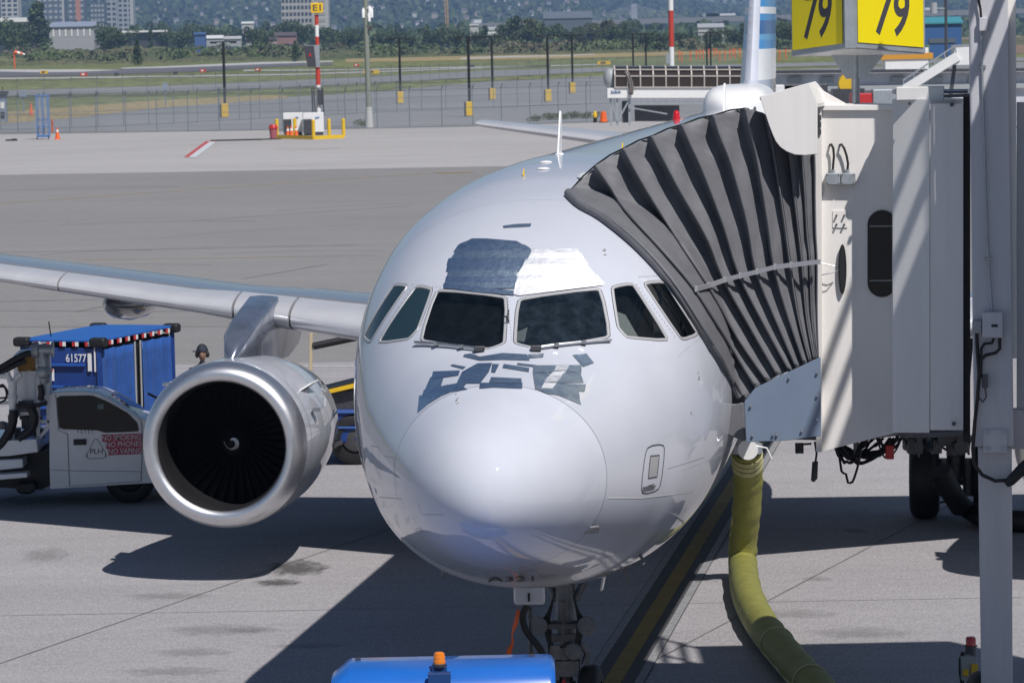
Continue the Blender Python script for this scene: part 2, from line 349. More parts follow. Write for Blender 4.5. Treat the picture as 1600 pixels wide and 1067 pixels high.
sheet('dry_grass_strip', gp((-80, 180), (0, 176), (120, 167), (250, 157), (420, 149), (447, 150), (450, 154), (330, 163), (250, 169), (120, 184), (0, 194), (-80, 198)), M['dry'], .02)
sheet('taxiway', gp((-80, 144), (0, 141.5), (250, 135), (450, 126), (560, 121), (760, 111), (950, 106), (1680, 88), (1680, 94), (950, 112), (760, 121), (560, 131), (450, 137), (250, 144), (0, 151), (-80, 153)), M['road'], .02)
sheet('runway', gp((-80, 112), (150, 110), (240, 106), (330, 103.5), (410, 101), (520, 99), (520, 102), (400, 106.5), (330, 112), (150, 118), (0, 121), (-80, 122)), M['runway'], .02)
sheet('runway_edge', gp((-80, 108), (0, 109), (120, 109), (190, 110), (120, 113), (60, 113.5), (0, 112.5), (-80, 113)), M['pale'], .04)
sheet('runway_far_edge', gp((190, 106.5), (250, 104.5), (330, 101), (410, 97.5), (520, 95.5), (520, 97.5), (410, 101), (330, 104.2), (250, 107), (190, 108)), M['pale'], .04)
sheet('airfield_track', gp((-80, 123), (130, 121), (310, 118.3), (460, 116), (620, 111), (760, 105.5), (950, 100.5), (950, 101.8), (760, 107), (620, 112.6), (460, 117.8), (310, 120.3), (130, 123), (-80, 125.4)), M['pale'], .04)
sheet('airfield_path', gp((380, 110), (540, 109), (700, 105.5), (860, 103), (860, 104.2), (700, 107.2), (540, 110.8), (380, 111.5)), M['pale'], .04)
sheet('gravel_path', gp((720, 91), (800, 88), (880, 87), (930, 85), (930, 86), (880, 88.5), (800, 90), (720, 93)), M['pale'], .04)
sheet('heath_ground', gp((540, 88), (620, 88), (720, 86), (880, 82), (1020, 78), (1240, 70), (1600, 56), (1600, 70), (1240, 82), (1020, 88), (880, 92), (700, 95), (540, 98)), M['soil' if 0 else 'dry'], .015)
sheet('soil_bank_ground', gp((1380, 62), (1600, 60), (1600, 84), (1380, 86)), M['soil'], .05)
# joints and paint on the stand
def strip(name, a, b, wd, m, z, kind='structure'):
    a = Vector((a[0], a[1], 0)); b = Vector((b[0], b[1], 0)); d = (b - a).normalized(); n = Vector((-d.y, d.x, 0)) * wd / 2
    return sheet(name, [a - n, b - n, b + n, a + n], m, z)
for k in range(-3, 6):                                     # slab joints run from near left to far right
    a, b = G(0, 1037), G(540, 850); d = (b - a); nn = Vector((-d.y, d.x, 0)).normalized() * (7.4 * k)
    strip('joint', a - d * 1.2 - nn, a + d * 3.0 - nn, .025, M['joint'], .009)
for yy in (952, 700, 640):
    strip('joint', G(-100, yy + 12), G(1800, yy - 22), .016, M['joint'], .0085)
for a, b in (((0, 486), (560, 487)), ((0, 511), (420, 510)), ((120, 487), (178, 476)), ((378, 436), (512, 413)), ((-40, 472), (180, 468)), ((0, 395), (560, 383)), ((300, 345), (640, 322))):
    strip('joint', G(*a), G(*b), .10, M['joint'], .005)
for a, b, wd, m in (((-40, 321), (690, 269), .30, 'ypaint'), ((120, 407), (590, 399), .16, 'ypaint'), ((684, 271.5), (738, 269.5), .9, 'ypaint')):
    strip('faded_yellow_line', G(*a), G(*b), wd, mat('faded_line_paint', (.40, .26, .10), .8, 0, col2=(.21, .195, .17), vscale=.6, coord='World') if m == 'ypaint' and wd < .5 else M[m], .006)
strip('stand_edge_line', G(-100, 574.5), G(700, 572.5), .2, mat('stand_line_paint', (.5, .5, .5), .7), .011)
ln = lambda t, s: L(t, s, 0)
strip('lead_in_border', ln(.2, -16), ln(.2, 70), .72, M['bpaint'], .013)
strip('lead_in_line', ln(.2, -16), ln(.2, 70), .20, M['ypaint'], .017)
for t in (-.10, .50):
    strip('lead_in_edge', ln(t, -16), ln(t, 70), .10, M['wpaint'], .017)
strip('red_marking', G(297, 246), G(330, 221), .8, M['rpaint'], .02); strip('white_marking', G(300, 247), G(333, 222), .5, M['white'], .03)
for px, py, rx, ry in ((462, 888, .62, 1.2), (432, 911, .45, .5), (335, 985, .9, .7), (392, 985, .5, .4), (300, 1020, .7, .5), (265, 1050, .9, .5), (1275, 905, .3, .35), (1335, 830, .25, .5), (70, 868, .5, 1.2), (260, 932, .8, .5), (1340, 990, .9, .7), (1240, 960, .8, .6), (480, 1010, .7, .3)):
    g = G(px, py); mb = MB(); mb.poly([(-1, -1, 0), (1, -1, 0), (1, 1, 0), (-1, 1, 0)]); o = mb.build('oil_stain', M['stain'] if px in (462, 432) else M['stain2'] if 'stain2' in M else M.setdefault('stain2', stain_mat('faint_stain', (.16, .155, .15), .22)), fix=False)
    o.location = (g.x, g.y, .0125); o.scale = (rx, ry, 1); tag(o, kind='structure')

M['tyre_mark'] = film_mat('tyre_mark_rubber', (.09, .085, .08), .13)
for a, b, wd in (((60, 399), (240, 392), .5), ((-40, 420), (330, 414), .35), ((250, 372), (560, 352), .4), ((90, 352), (400, 346), .6), ((-40, 300), (280, 292), .9), ((330, 398), (600, 393), .35), ((40, 500), (240, 498), .12), ((150, 448), (420, 452), .25), ((430, 330), (650, 318), .5)):
    A_, B_q = G(*a), G(*b); pts_ = [A_.lerp(B_q, i / 14) + Vector((0, 1.2 * math.sin(i / 14 * 3.1), 0)) for i in range(15)]
    mb = MB(); mb.grid([[Vector((p.x, p.y - wd / 2, .0125)) for p in pts_], [Vector((p.x, p.y + wd / 2, .0125)) for p in pts_]]); tag(mb.build('tyre_mark', M['tyre_mark'], None, fix=False), kind='structure')
# ================================================================== THE AEROPLANE
AX = 3.88
ROOT = thing('airliner', 'white twin-engine airliner with taped nose parked at the gate', 'airplane', OA, -TH)
def pchip(xs, ys):
    xs = np.array(xs, float); ys = np.array(ys, float); h = np.diff(xs); d = np.diff(ys) / h; m = np.zeros(len(xs))
    for i in range(1, len(xs) - 1):
        if d[i - 1] * d[i] > 0:
            w1 = 2 * h[i] + h[i - 1]; w2 = h[i] + 2 * h[i - 1]; m[i] = (w1 + w2) / (w1 / d[i - 1] + w2 / d[i])
    m[0], m[-1] = d[0], d[-1]
    def f(x):
        x = min(max(x, xs[0]), xs[-1]); i = int(min(np.searchsorted(xs, x, 'right') - 1, len(h) - 1)); t = (x - xs[i]) / h[i]
        return (2 * t**3 - 3 * t * t + 1) * ys[i] + (t**3 - 2 * t * t + t) * h[i] * m[i] + (-2 * t**3 + 3 * t * t) * ys[i + 1] + (t**3 - t * t) * h[i] * m[i + 1]
    return f
NOSE = [  # station, top, bottom, half width
    (0, -.74, -.74, 0), (.05, -.53, -.94, .20), (.2, -.335, -1.10, .41), (.5, -.13, -1.27, .645), (.9, .035, -1.43, .845), (1.25, .155, -1.54, .985),
    (2.0, .42, -1.73, 1.27), (2.4, .64, -1.83, 1.42), (2.75, .90, -1.95, 1.55), (3.05, 1.15, -2.00, 1.64), (3.4, 1.39, -2.05, 1.735), (4.0, 1.66, -2.11, 1.85), (4.5, 1.81, -2.13, 1.91), (5, 1.92, -2.13, 1.95), (6, 2.03, -2.11, 1.975), (7.2, 2.07, -2.07, 1.975),
    (30.5, 2.07, -2.07, 1.975), (32, 2.07, -1.95, 1.96), (34, 2.07, -1.55, 1.86), (38, 2.0, -.55, 1.42), (42, 1.75, .5, .75), (44.5, 1.45, 1.05, .16)]
qs = [math.sqrt(a[0]) for a in NOSE]
fT, fB, fW = (pchip(qs, [a[k] for a in NOSE]) for k in (1, 2, 3))
fN = pchip([0, 1, math.sqrt(1.25), math.sqrt(2.4), 2, math.sqrt(6), math.sqrt(7.2), 7], [2, 2, 2.05, 2.3, 2.3, 2.12, 2, 2])
def surf(s, ph, off=0.0):                  # ph: 0 at the top, + to port; local (t, s, z)
    q = math.sqrt(max(s, 0)); zt, zb, w = fT(q), fB(q), fW(q); zm = (zt + zb) / 2; n = fN(q)
    c, sn = math.cos(ph), math.sin(ph); e = 2 / n if c > 0 else 2 / (1 + n / 2)
    x = math.copysign(abs(sn) ** e, sn) * (w + off); z = (abs(c) ** e) * (zt - zm + off) if c > 0 else -(abs(c) ** e) * (zm - zb + off)
    return Vector((x, s, AX + zm + z))
def ring(s, n, off=0.0): return [surf(s, 2 * math.pi * j / n, off) for j in range(n)]
NR = 440; SEAM = 1.25
sts_r = [SEAM * (i / 44) ** 2 for i in range(45)]
sts_f = [SEAM + .006 + (5.2 - SEAM) * i / 300 for i in range(300)] + [5.2 + (8 - 5.2) * i / 24 for i in range(24)] + [8 + (30.5 - 8) * i / 20 for i in range(20)] + [30.5 + 14 * i / 24 for i in range(25)]
rad_rows = [ring(max(s, 1e-5), NR) for s in sts_r]; fus_rows = [ring(s, NR) for s in sts_f]
bvv = [p for r in rad_rows + fus_rows for p in r]; nrw = len(rad_rows) + len(fus_rows)
bvf = [(i * NR + j, i * NR + (j + 1) % NR, (i + 1) * NR + (j + 1) % NR, (i + 1) * NR + j) for i in range(nrw - 1) for j in range(NR)]
BV = BVHTree.FromPolygons(bvv, bvf)
eye_l = Vector(((EYE - OA).dot(NA), (EYE - OA).dot(UA), H))
def hit(px, py, strict=True):                            # where a sight line meets the skin (local), with outward normal
    r = ray(px, py); rl = Vector((r.dot(NA), r.dot(UA), r.z)).normalized()
    p, n, i, d = BV.ray_cast(eye_l, rl)
    if p is None:
        if strict: return None
        k = (5 - eye_l.y) / rl.y; return near(eye_l + rl * k)
    if n.dot(rl) > 0: n = -n
    return p, n
def near(p):
    q, n, i, d = BV.find_nearest(p); c = Vector((0, q.y, AX))
    if n.dot(q - c) < 0: n = -n
    return q, n
def wl(p): return L(p[0], p[1], p[2])
def chaikin(pts, it=2, k=.16):
    for _ in range(it):
        o = []
        for a, b in zip(pts, pts[1:] + pts[:1]):
            a, b = Vector(a), Vector(b); o += [a.lerp(b, k), a.lerp(b, 1 - k)]
        pts = o; k = .25
    return pts
def zz(pts, x0, y0, k): return [(x0 + x * k, y0 + y * k) for x, y in pts]
def inside(p, poly):
    c = False; x, y = p
    for (x1, y1), (x2, y2) in zip(poly, poly[1:] + poly[:1]):
        if (y1 > y) != (y2 > y) and x < (x2 - x1) * (y - y1) / (y2 - y1) + x1: c = not c
    return c
# window outlines, photo pixels
WIN = {'fr': zz([(770, 362), (1138, 312), (1182, 535), (840, 580), (755, 560)], 540, 340, .35), 'fl': zz([(405, 320), (718, 352), (708, 560), (640, 585), (330, 550)], 540, 340, .35),
       's1': zz([(1190, 310), (1283, 293), (1445, 548), (1255, 532), (1218, 490)], 540, 340, .35), 's2': zz([(1330, 292), (1425, 285), (1575, 520), (1500, 545)], 540, 340, .35)}
WINR = {k: [tuple(p) for p in chaikin([Vector((a, b, 0)) for a, b in v], 2, .07)] for k, v in WIN.items()}
WINR = {k: [(p[0], p[1]) for p in v] for k, v in WINR.items()}
WC = {k: (sum(p[0] for p in v) / len(v), sum(p[1] for p in v) / len(v)) for k, v in WINR.items()}
def fill2d(poly, step=7.0):                 # triangulated inside of a pixel outline
    bm = bmesh.new(); vs = [bm.verts.new((x, y, 0)) for x, y in poly]
    bm.faces.new(vs); bmesh.ops.triangulate(bm, faces=bm.faces[:])
    for _ in range(6):
        es = [e for e in bm.edges if e.calc_length() > step]
        if not es: break
        bmesh.ops.subdivide_edges(bm, edges=es, cuts=1, use_grid_fill=False); bmesh.ops.triangulate(bm, faces=bm.faces[:])
    out = [tuple(v.co[:2]) for v in bm.verts]; bm.verts.index_update(); fs = [tuple(v.index for v in f.verts) for f in bm.faces]; bm.free(); return out, fs
def decal(mb, poly, off=.003, step=8.0, m=0, mirror=False):
    vs, fs = fill2d(poly, step); P = []
    for x, y in vs:
        h = hit(x, y)
        if h is None: return False
        p = h[0] + h[1] * off
        P.append(Vector((-p.x, p.y, p.z)) if mirror else p)
    mb.add([wl(p) for p in P], fs, m); return True
def skinline(mb, pts, wd, off=.003, m=0, step=6.0, mirror=False, close=False):   # thin painted or sealed line on the skin through pixels
    if close: pts = pts + pts[:1]
    Q = []
    for a, b in zip(pts, pts[1:]):
        k = max(1, int(math.dist(a, b) / step))
        Q += [(a[0] + (b[0] - a[0]) * i / k, a[1] + (b[1] - a[1]) * i / k) for i in range(k)]
    Q.append(pts[-1]); H_ = [hit(*q) for q in Q]; H_ = [h for h in H_ if h]
    L_, R_ = [], []
    for i, (p, n) in enumerate(H_):
        d = H_[min(i + 1, len(H_) - 1)][0] - H_[max(i - 1, 0)][0]
        if close and i in (0, len(H_) - 1): d = H_[1][0] - H_[-2][0]
        x = d.cross(n).normalized() * (wd / 2)
        for T, q in ((L_, p + x + n * off), (R_, p - x + n * off)): T.append(wl((-q.x, q.y, q.z) if mirror else q))
    mb.grid([L_, R_], m)
def hole(f_pts):
    c = sum(f_pts, Vector()) / len(f_pts)
    if not (1.6 < c.y < 4.6 and c.z > 4.0): return False
    for k, pl in WINR.items():
        for mir in ((False,) if k[0] == 'f' else (False, True)):
            q = Vector((-c.x, c.y, c.z)) if mir else c
            if k[0] == 's' and q.x < .5: continue
            x_, y_ = proj(wl(q)); cx, cy = WC[k]
            if inside((cx + (x_ - cx) * .988, cy + (y_ - cy) * .988), pl): return True
    return False
nose = MB(); nose.grid([[wl(p) for p in r] for r in rad_rows], cu=True); nose.build('radome', M['radome'], ROOT, smooth=60)
fu = MB(); vs = [p for r in fus_rows for p in r]; fs = []
for i in range(len(fus_rows) - 1):
    for j in range(NR):
        f = (i * NR + j, i * NR + (j + 1) % NR, (i + 1) * NR + (j + 1) % NR, (i + 1) * NR + j)
        if 1.6 < sts_f[i] < 4.6 and hole([vs[k] for k in f]): continue
        fs.append(f)
fu.add([wl(p) for p in vs], fs); fu.poly([wl(p) for p in fus_rows[-1]])
FUS = fu.build('fuselage', M['paint'], ROOT, smooth=60)
g = MB(); g.grid([[wl(p) for p in ring(s, 96, -.008)] for s in (SEAM - .01, SEAM + .016)], cu=True); g.build('radome_seam', M['line'], ROOT, smooth=60)
# cockpit behind the glass
ck = MB(); ck.grid([[wl(p) for p in ring(s, 64, -.14)] for s in (1.5, 1.8, 2.2, 2.6, 3.0, 3.5, 4.0, 4.6)], cu=True); ck.poly([wl(p) for p in ring(4.6, 64, -.14)]); ck.poly([wl(p) for p in ring(1.5, 64, -.14)])
ckp = ck.build('cockpit_lining', M['dark'], ROOT, smooth=60)
gs = MB(); gs.prism([wl((-.60, 2.62, 4.36)), wl((.60, 2.62, 4.36)), wl((.85, 3.1, 4.43)), wl((-.85, 3.1, 4.43))], (0, 0, .05)); gs.build('glareshield', mat('glareshield_grey', (.38, .41, .43), .7), ROOT, bevel=.01)
for t in (-.55, .55):
    se = MB(); se.box(wl((t, 3.75, 4.25)), (.5, .14, .95)); se.box(wl((t, 3.72, 4.82)), (.28, .12, .22)); se.build('pilot_seat', mat('seat_cloth', (.03, .035, .05), .9), ROOT, bevel=.04)
pp = MB()
for poly in (zz([(1215, 410), (1255, 425), (1318, 532), (1240, 525), (1222, 480)], 540, 340, .35), zz([(762, 500), (812, 478), (798, 542), (758, 538)], 540, 340, .35)):
    P = [hit(x, y) for x, y in poly]; pp.poly([wl(p - n * .03) for p, n in P])
pp.build('paper_chart', mat('paper', (.75, .76, .68), .8), ROOT, fix=False)
for key in ('fl', 'fr', 's1', 's2', 's1m', 's2m'):
    mir = key.endswith('m'); pl = WINR[key[:2]]
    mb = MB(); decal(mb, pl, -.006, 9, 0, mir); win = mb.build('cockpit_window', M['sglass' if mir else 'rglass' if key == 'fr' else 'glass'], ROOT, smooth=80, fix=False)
    fr = MB(); H_ = []
    for a, b in zip(pl, pl[1:] + pl[:1]):
        for k in range(max(1, int(math.dist(a, b) / 6))):
            q = max(1, int(math.dist(a, b) / 6)); h = hit(a[0] + (b[0] - a[0]) * k / q, a[1] + (b[1] - a[1]) * k / q)
            if h: H_.append(h)
            else: print('MISS', key, a)
    rows = [[] for _ in range(5)]; kk = len(H_)
    for i in range(kk):
        p, n = H_[i]; d = (H_[(i + 1) % kk][0] - H_[i - 1][0]).normalized(); x = d.cross(n).normalized()
        for r, (o, z) in enumerate(((-.020, -.004), (-.014, .004), (-.004, .006), (.008, .004), (.014, -.004))):
            q = p + x * o + n * z; rows[r].append(wl((-q.x, q.y, q.z) if mir else q))
    # the inner side of the outline is where the centre lies
    fr.grid(rows, cu=True); fo = fr.build('window_frame', M['frame'], win, smooth=40)
    se = MB(); r2 = []
    for o, z in ((-.030, -.005), (-.018, .002), (-.013, .001)):
        r_ = []
        for i in range(kk):
            p, n = H_[i]; d = (H_[(i + 1) % kk][0] - H_[i - 1][0]).normalized(); x = d.cross(n).normalized(); q = p + x * o + n * z; r_.append(wl((-q.x, q.y, q.z) if mir else q))
        r2.append(r_)
    se.grid(r2, cu=True); se.build('window_seal', M['black'], win, smooth=40)
# tape on the skin: each strip is a piece of its own
def tape(poly, m='foil', off=.004):
    if m == 'foil': m = random.choice(['foil', 'foila', 'foilb', 'foila'])
    mb = MB()
    if decal(mb, poly, off, 7): return mb.build('tape_strip', M[m], ROOT, smooth=80, fix=False)
def Z6(p): return zz(p, 540, 340, .35)
def edge_x(poly, y):
    xs = [x1 + (y - y1) * (x2 - x1) / (y2 - y1) for (x1, y1), (x2, y2) in zip(poly, poly[1:] + poly[:1]) if (y1 > y) != (y2 > y)]
    return (min(xs), max(xs)) if xs else None
def strips(outline, ys, m, slope=0.0, jit=8):
    for k in range(len(ys) - 1):
        a, b = ys[k] - 3, ys[k + 1] + 3; L_, R_ = [], []
        yy = [a + (b - a) * i / 3 for i in range(4)]
        j1, j2 = random.uniform(-jit, jit), random.uniform(-jit, jit)
        for y in yy:
            e = edge_x(outline, min(max(y, outline_min(outline) + 1), outline_max(outline) - 1))
            if e: L_.append((e[0] + j1, y + slope * e[0])); R_.append((e[1] + j2, y + slope * e[1]))
        yield tape(Z6(L_ + R_[::-1]), m, .003 + .0012 * k)
def outline_min(o): return min(p[1] for p in o)
def outline_max(o): return max(p[1] for p in o)
upl = [(570, 97), (760, 100), (830, 140), (800, 200), (770, 250), (750, 345), (440, 308), (452, 250), (465, 190), (515, 115)]
list(strips(upl, [97, 125, 152, 186, 212, 240, 268, 296, 316], 'foil'))
tape(Z6([(440, 296), (750, 330), (752, 350), (600, 338), (440, 318)]), 'foil', .014)
upr = [(828, 142), (1042, 142), (1065, 185), (1125, 265), (1155, 300), (770, 352), (750, 345), (768, 255), (800, 195)]
UR = list(strips(upr, [142, 162, 186, 212, 236, 262, 282, 300], 'foil2'))
for o in (UR[0], UR[2], UR[5]): o.data.materials[0] = M['foil4']
tape(Z6([(760, 292), (1155, 292), (1150, 304), (775, 352), (750, 346)]), 'foil2', .012)
for pl in ([(530, 612), (560, 608), (600, 622), (700, 606), (810, 612), (822, 640), (700, 636), (600, 640), (525, 622)], [(468, 662), (480, 657), (538, 668), (525, 678)], [(706, 655), (820, 673), (818, 691), (700, 672)], [(768, 650), (852, 660), (848, 670), (764, 659)],
           [(650, 714), (785, 720), (786, 742), (640, 738)], [(600, 738), (790, 738), (788, 765), (660, 760), (597, 765)], [(590, 652), (655, 650), (640, 690), (600, 742), (540, 742), (520, 765), (488, 760), (520, 690)], [(655, 655), (686, 656), (668, 694), (650, 692)],
           [(392, 688), (512, 684), (505, 706), (450, 714), (385, 720)], [(380, 712), (440, 712), (425, 757), (380, 800), (350, 780)], [(430, 752), (500, 740), (545, 768), (470, 780), (420, 800), (340, 812), (350, 770)], [(330, 795), (470, 772), (370, 832), (322, 872)]):
    tape(Z6(pl), 'foil', .004 + random.uniform(0, .004))
for pl in ([(815, 612), (885, 608), (882, 625), (818, 630)], [(838, 662), (1052, 660), (1052, 690), (835, 695)], [(835, 692), (1052, 686), (1050, 712), (838, 716)], [(838, 712), (1052, 708), (1062, 738), (842, 742)], [(842, 738), (1072, 746), (1066, 778), (846, 768)], [(846, 765), (1040, 775), (1044, 806), (900, 788)], [(900, 780), (1042, 800), (1050, 836), (958, 798)], [(1012, 615), (1075, 608), (1108, 650), (1060, 668)]):
    tape(Z6(pl), 'foil3' if pl[0][0] < 1000 else 'foil', .004 + random.uniform(0, .004))
for pl, m_ in (([(940, 663), (1000, 659), (985, 686), (930, 690)], 'foil4'), ([(925, 694), (985, 689), (960, 711), (905, 715)], 'foil2'), ([(900, 716), (965, 712), (940, 739), (885, 741)], 'foil4'), ([(885, 743), (940, 744), (920, 768), (872, 767)], 'foil2')): tape(Z6(pl), m_, .016)  # pale overlays that paint a streak of sun glare on the lower tape
tape(Z6([(702, 38), (760, 30), (830, 28), (825, 42), (705, 48)]), 'foil')
# small marks and fittings of the nose
mk = MB()
def Z7(p): return zz(p, 540, 620, .35)
pan = [(v[0], v[1]) for v in chaikin([Vector((a, b, 0)) for a, b in Z7([(1340, 222), (1428, 208), (1405, 415), (1315, 438)])], 2, .14)]
skinline(mk, pan, .012, .003, close=True)
skinline(mk, Z7([(1360, 264), (1400, 260), (1390, 356), (1350, 363)]), .012, .004, close=True)
for k in range(5): skinline(mk, Z7([(1325 + (0 if k else 22), 402 + 6 * k - 4), (1388 - 3 * k - (12 if not k else 0), 392 + 6 * k - 4)]), .006, .003)
mk.build('access_panel_outline', M['line'], ROOT, fix=False)
mb = MB(); decal(mb, Z7([(1361, 266), (1398, 262), (1388, 355), (1352, 361)]), .003); mb.build('access_panel', mat('panel_grey', (.36, .36, .37), .5), ROOT, smooth=60, fix=False)
mb = MB()
for pts in (Z7([(1170, 449), (1320, 450), (1440, 436), (1558, 416)]),): skinline(mb, pts, .012, .003)
mb.build('static_line', M['white'], ROOT, fix=False)
mb = MB()
for pts in (Z7([(320, 470), (342, 525), (440, 525)]), Z7([(115, 218), (150, 225), (155, 365), (118, 270), (115, 218)]), Z7([(172, 265), (215, 270), (228, 420)]), Z7([(150, 447), (250, 455), (262, 500)]), Z7([(1440, 320), (1600, 270)]), Z7([(316, 588), (336, 585), (336, 600), (318, 602), (316, 588)])): skinline(mb, pts, .006, .002)
mb.build('hatch_outline', mat('faint_panel_line', (.36, .36, .38), .6), ROOT, fix=False)
sj = MB()
for s in (4.15, 5.9, 7.6): sj.grid([[wl(p) for p in ring(s + d, 128, .0012)] for d in (0, .006)], cu=True)
for z0 in (-.95, .55):
    P = [near(Vector((2.2, 2.6 + .3 * k, AX + z0)))for k in range(60)]
    sj.grid([[wl(q + n * .0015 + Vector((0, 0, d))) for q, n in P] for d in (-.003, .003)])
sj.build('skin_lap', mat('skin_lap_grey', (.40, .41, .45), .5), ROOT, smooth=60, fix=False)
rv = MB()
for cx, cy, n, r in ((500, 810, 8, 8), (1540, 70, 6, 5), (1155, 160, 6, 6), (1575, 705, 6, 6), (1540, 870, 3, 5)):
    for k in range(n):
        h = hit(540 + .35 * (cx + random.uniform(-r, r)), 340 + .35 * (cy + random.uniform(-3 * r, 3 * r)))
        if h: rv.box(wl(h[0] + h[1] * .002), (.012, .012, .012))
for a, b, n in (((725, 360), (742, 560), 14), ((1300, 300), (1480, 545), 16), ((1310, 265), (1395, 262), 10), ((310, 315), (440, 308), 8), ((300, 300), (150, 540), 12)):
    for k in range(n):
        h = hit(540 + .35 * (a[0] + (b[0] - a[0]) * k / n), 340 + .35 * (a[1] + (b[1] - a[1]) * k / n))
        if h: rv.box(wl(h[0] + h[1] * .001), (.009, .009, .009))
tag(rv.build('rivets', M['seal'], ROOT), kind='stuff')
for (x, y) in ((1478, 532), (1312, 702)):    # L-shaped air data probes
    h = hit(540 + .35 * x, 620 + .35 * y, False); p, n = h; mb = MB(); f = Vector((0, -1, 0))
    mb.tube([wl(p), wl(p + n * .07 + f * .02), wl(p + n * .09 + f * .07), wl(p + n * .09 + f * .17)], [.018, .014, .011, .006], 8); mb.build('pitot_probe', M['gear'], ROOT, smooth=40)
for (x, y) in ((1082, 590),):
    p, n = hit(540 + .35 * x, 620 + .35 * y, False); mb = MB(); mb.prism([wl(p + Vector((-.09, 0, .02))), wl(p + Vector((.09, .03, .03))), wl(p + Vector((.08, .03, -.03))), wl(p + Vector((-.07, 0, -.03)))], (wl(n * .02) - wl((0, 0, 0)))); mb.build('angle_vane', M['dsteel'], ROOT)
mb = MB()
vs_, fs_ = text_faces('A321')
pts = []
ok = True
for a, b in vs_:
    x = 762 + a * 72; y = 908.5 - b * 7.5 - 1.5 * a
    h = hit(x, min(y, 912), True); 
    pts.append(wl(h[0] + h[1] * .004) if h else None)
fs_ = [f for f in fs_ if all(pts[i] is not None for i in f)]
mb.add([p or Vector((0, 40, 4)) for p in pts], fs_); mb.build('type_lettering', M['line'], ROOT, fix=False)
# windscreen wipers
for pts in (Z6([(850, 594), (940, 580), (1060, 566), (1180, 556)]), Z6([(600, 597), (520, 586), (410, 573), (318, 566)])):
    P = [hit(*q) for q in pts]; mb = MB(); mb.tube([wl(p + n * .035) for p, n in P], .013, 6); mb.tube([wl(p + n * .02) for p, n in P], .008, 6)
    for p, n in P[1:3]: mb.box(wl(p + n * .03), (.05, .05, .03))
    w_ = mb.build('wiper', M['steel'], ROOT, smooth=40)
    p, n = P[0]; mb = MB(); mb.box(wl(p + n * .03), (.10, .06, .05)); mb.build('wiper_pivot', M['dsteel'], w_, bevel=.01)
p0, n0 = hit(*Z6([(728, 470)])[0]); p1, n1 = hit(*Z6([(712, 478)])[0])
mb = MB(); mb.tube([wl(p0), wl(p0 + n0 * .06), wl(p1 + n1 * .10)], .008, 6); mb.tube([wl(p0 + n0 * .05), wl(hit(*Z6([(731, 438)])[0])[0] + n0 * .07)], .006, 6); mb.build('ice_detector_probe', M['dsteel'], ROOT, smooth=40)
# crown: aerials, beacon, radome hump, bumps
def crown(t, s):
    q, n = near(Vector((t, s, AX + 2.3))); return q, n
def at_crown(px, py): return hit(px, py)
p, n = hit(872, 241, False); mb = MB()
mb.prism([wl(p + Vector((0, -.14, -.02))), wl(p + Vector((0, .16, -.02))), wl(p + Vector((0, .24, .44))), wl(p + Vector((0, .14, .46)))], NA * .022); mb.box(wl(p + Vector((.01, .02, .004))), (.09, .38, .015)); mb.build('blade_aerial', M['white'], ROOT, bevel=.008)
for x, y in ((853, 254), (849, 264)):
    p, n = hit(x, y, False); mb = MB(); mb.ball(wl(p), (.07, .09, .02), 14, 6); mb.build('aerial_bump', M['white'], ROOT, smooth=60)
p, n = hit(927, 215, False); mb = MB(); mb.ball(wl(p), (.13, .34, .045), 16, 6); mb.build('aerial_fairing', M['white'], ROOT, smooth=60)
for x, y in ((813, 236), (972, 233)):
    p, n = hit(x, y, False); mb = MB(); mb.prism([wl(p + Vector((0, -.05, 0))), wl(p + Vector((0, .06, 0))), wl(p + Vector((0, .03, .07)))], NA * .010); mb.build('drain_fin', M['yellow'], ROOT)
p, n = hit(1057, 187, False); mb = MB(); mb.lathe(wl(p), (0, 0, 1), [(-.02, .06), (.03, .06), (.035, .052), (.09, .05), (.13, .03), (.14, 0)], 14); mb.build('beacon', M['redlens'], ROOT, smooth=50)
hp = MB(); rows = []
for i in range(13):                          # satellite hump
    a = i / 12; s = 28.2 + 3.4 * a; hh = .44 * (1 - (2 * a - 1) ** 4) ** .5; ww = .56 * (1 - (2 * a - 1) ** 6) ** .5 + .01
    rows.append([wl((.10 + ww * math.copysign(abs(math.cos(u)) ** .42, math.cos(u)), s, AX + 1.97 + (hh + .04) * abs(math.sin(u)) ** .42 - (.3 * ww * ww * math.cos(u) ** 2))) for u in [math.pi * j / 20 for j in range(21)]])
hp.grid(rows); hp.build('satellite_radome', M['white'], ROOT, smooth=60)
mb = MB(); mb.prism([wl((.0, 27.4, AX + 2.05)), wl((.0, 27.7, AX + 2.05)), wl((.0, 27.75, AX + 2.5)), wl((.0, 27.65, AX + 2.5))], NA * .03); mb.build('blade_aerial', M['white'], ROOT)
for t0, s0, dz in ((-1.05, 3.3, .12), (.95, 3.9, .22)):    # drain masts / hanging probes under the chin
    q, n = near(Vector((t0, s0, 1.7))); mb = MB(); mb.tube([wl(q), wl(q + n * .05 + Vector((0, .03, -.03))), wl(q + n * dz * .5 + Vector((.0, .1, -dz * .5)))], [.02, .014, .008], 6); mb.build('drain_mast', M['gear'], ROOT, smooth=40)
# wing-body fairing
wf = MB(); rows = []
for i in range(25):
    a = i / 24; s = 14.6 + 12.2 * a; k = (1 - (2 * a - 1) ** 4) ** .5
    rows.append([wl(((2.12 * k + .02) * math.sin(ph), s, AX - 1.1 - (1.18 * k + .02) * math.cos(ph) ** 1)) for ph in [-1.75 + 3.5 * j / 30 for j in range(31)]])
wf.grid(rows); wf.build('belly_fairing', M['paint'], ROOT, smooth=60)

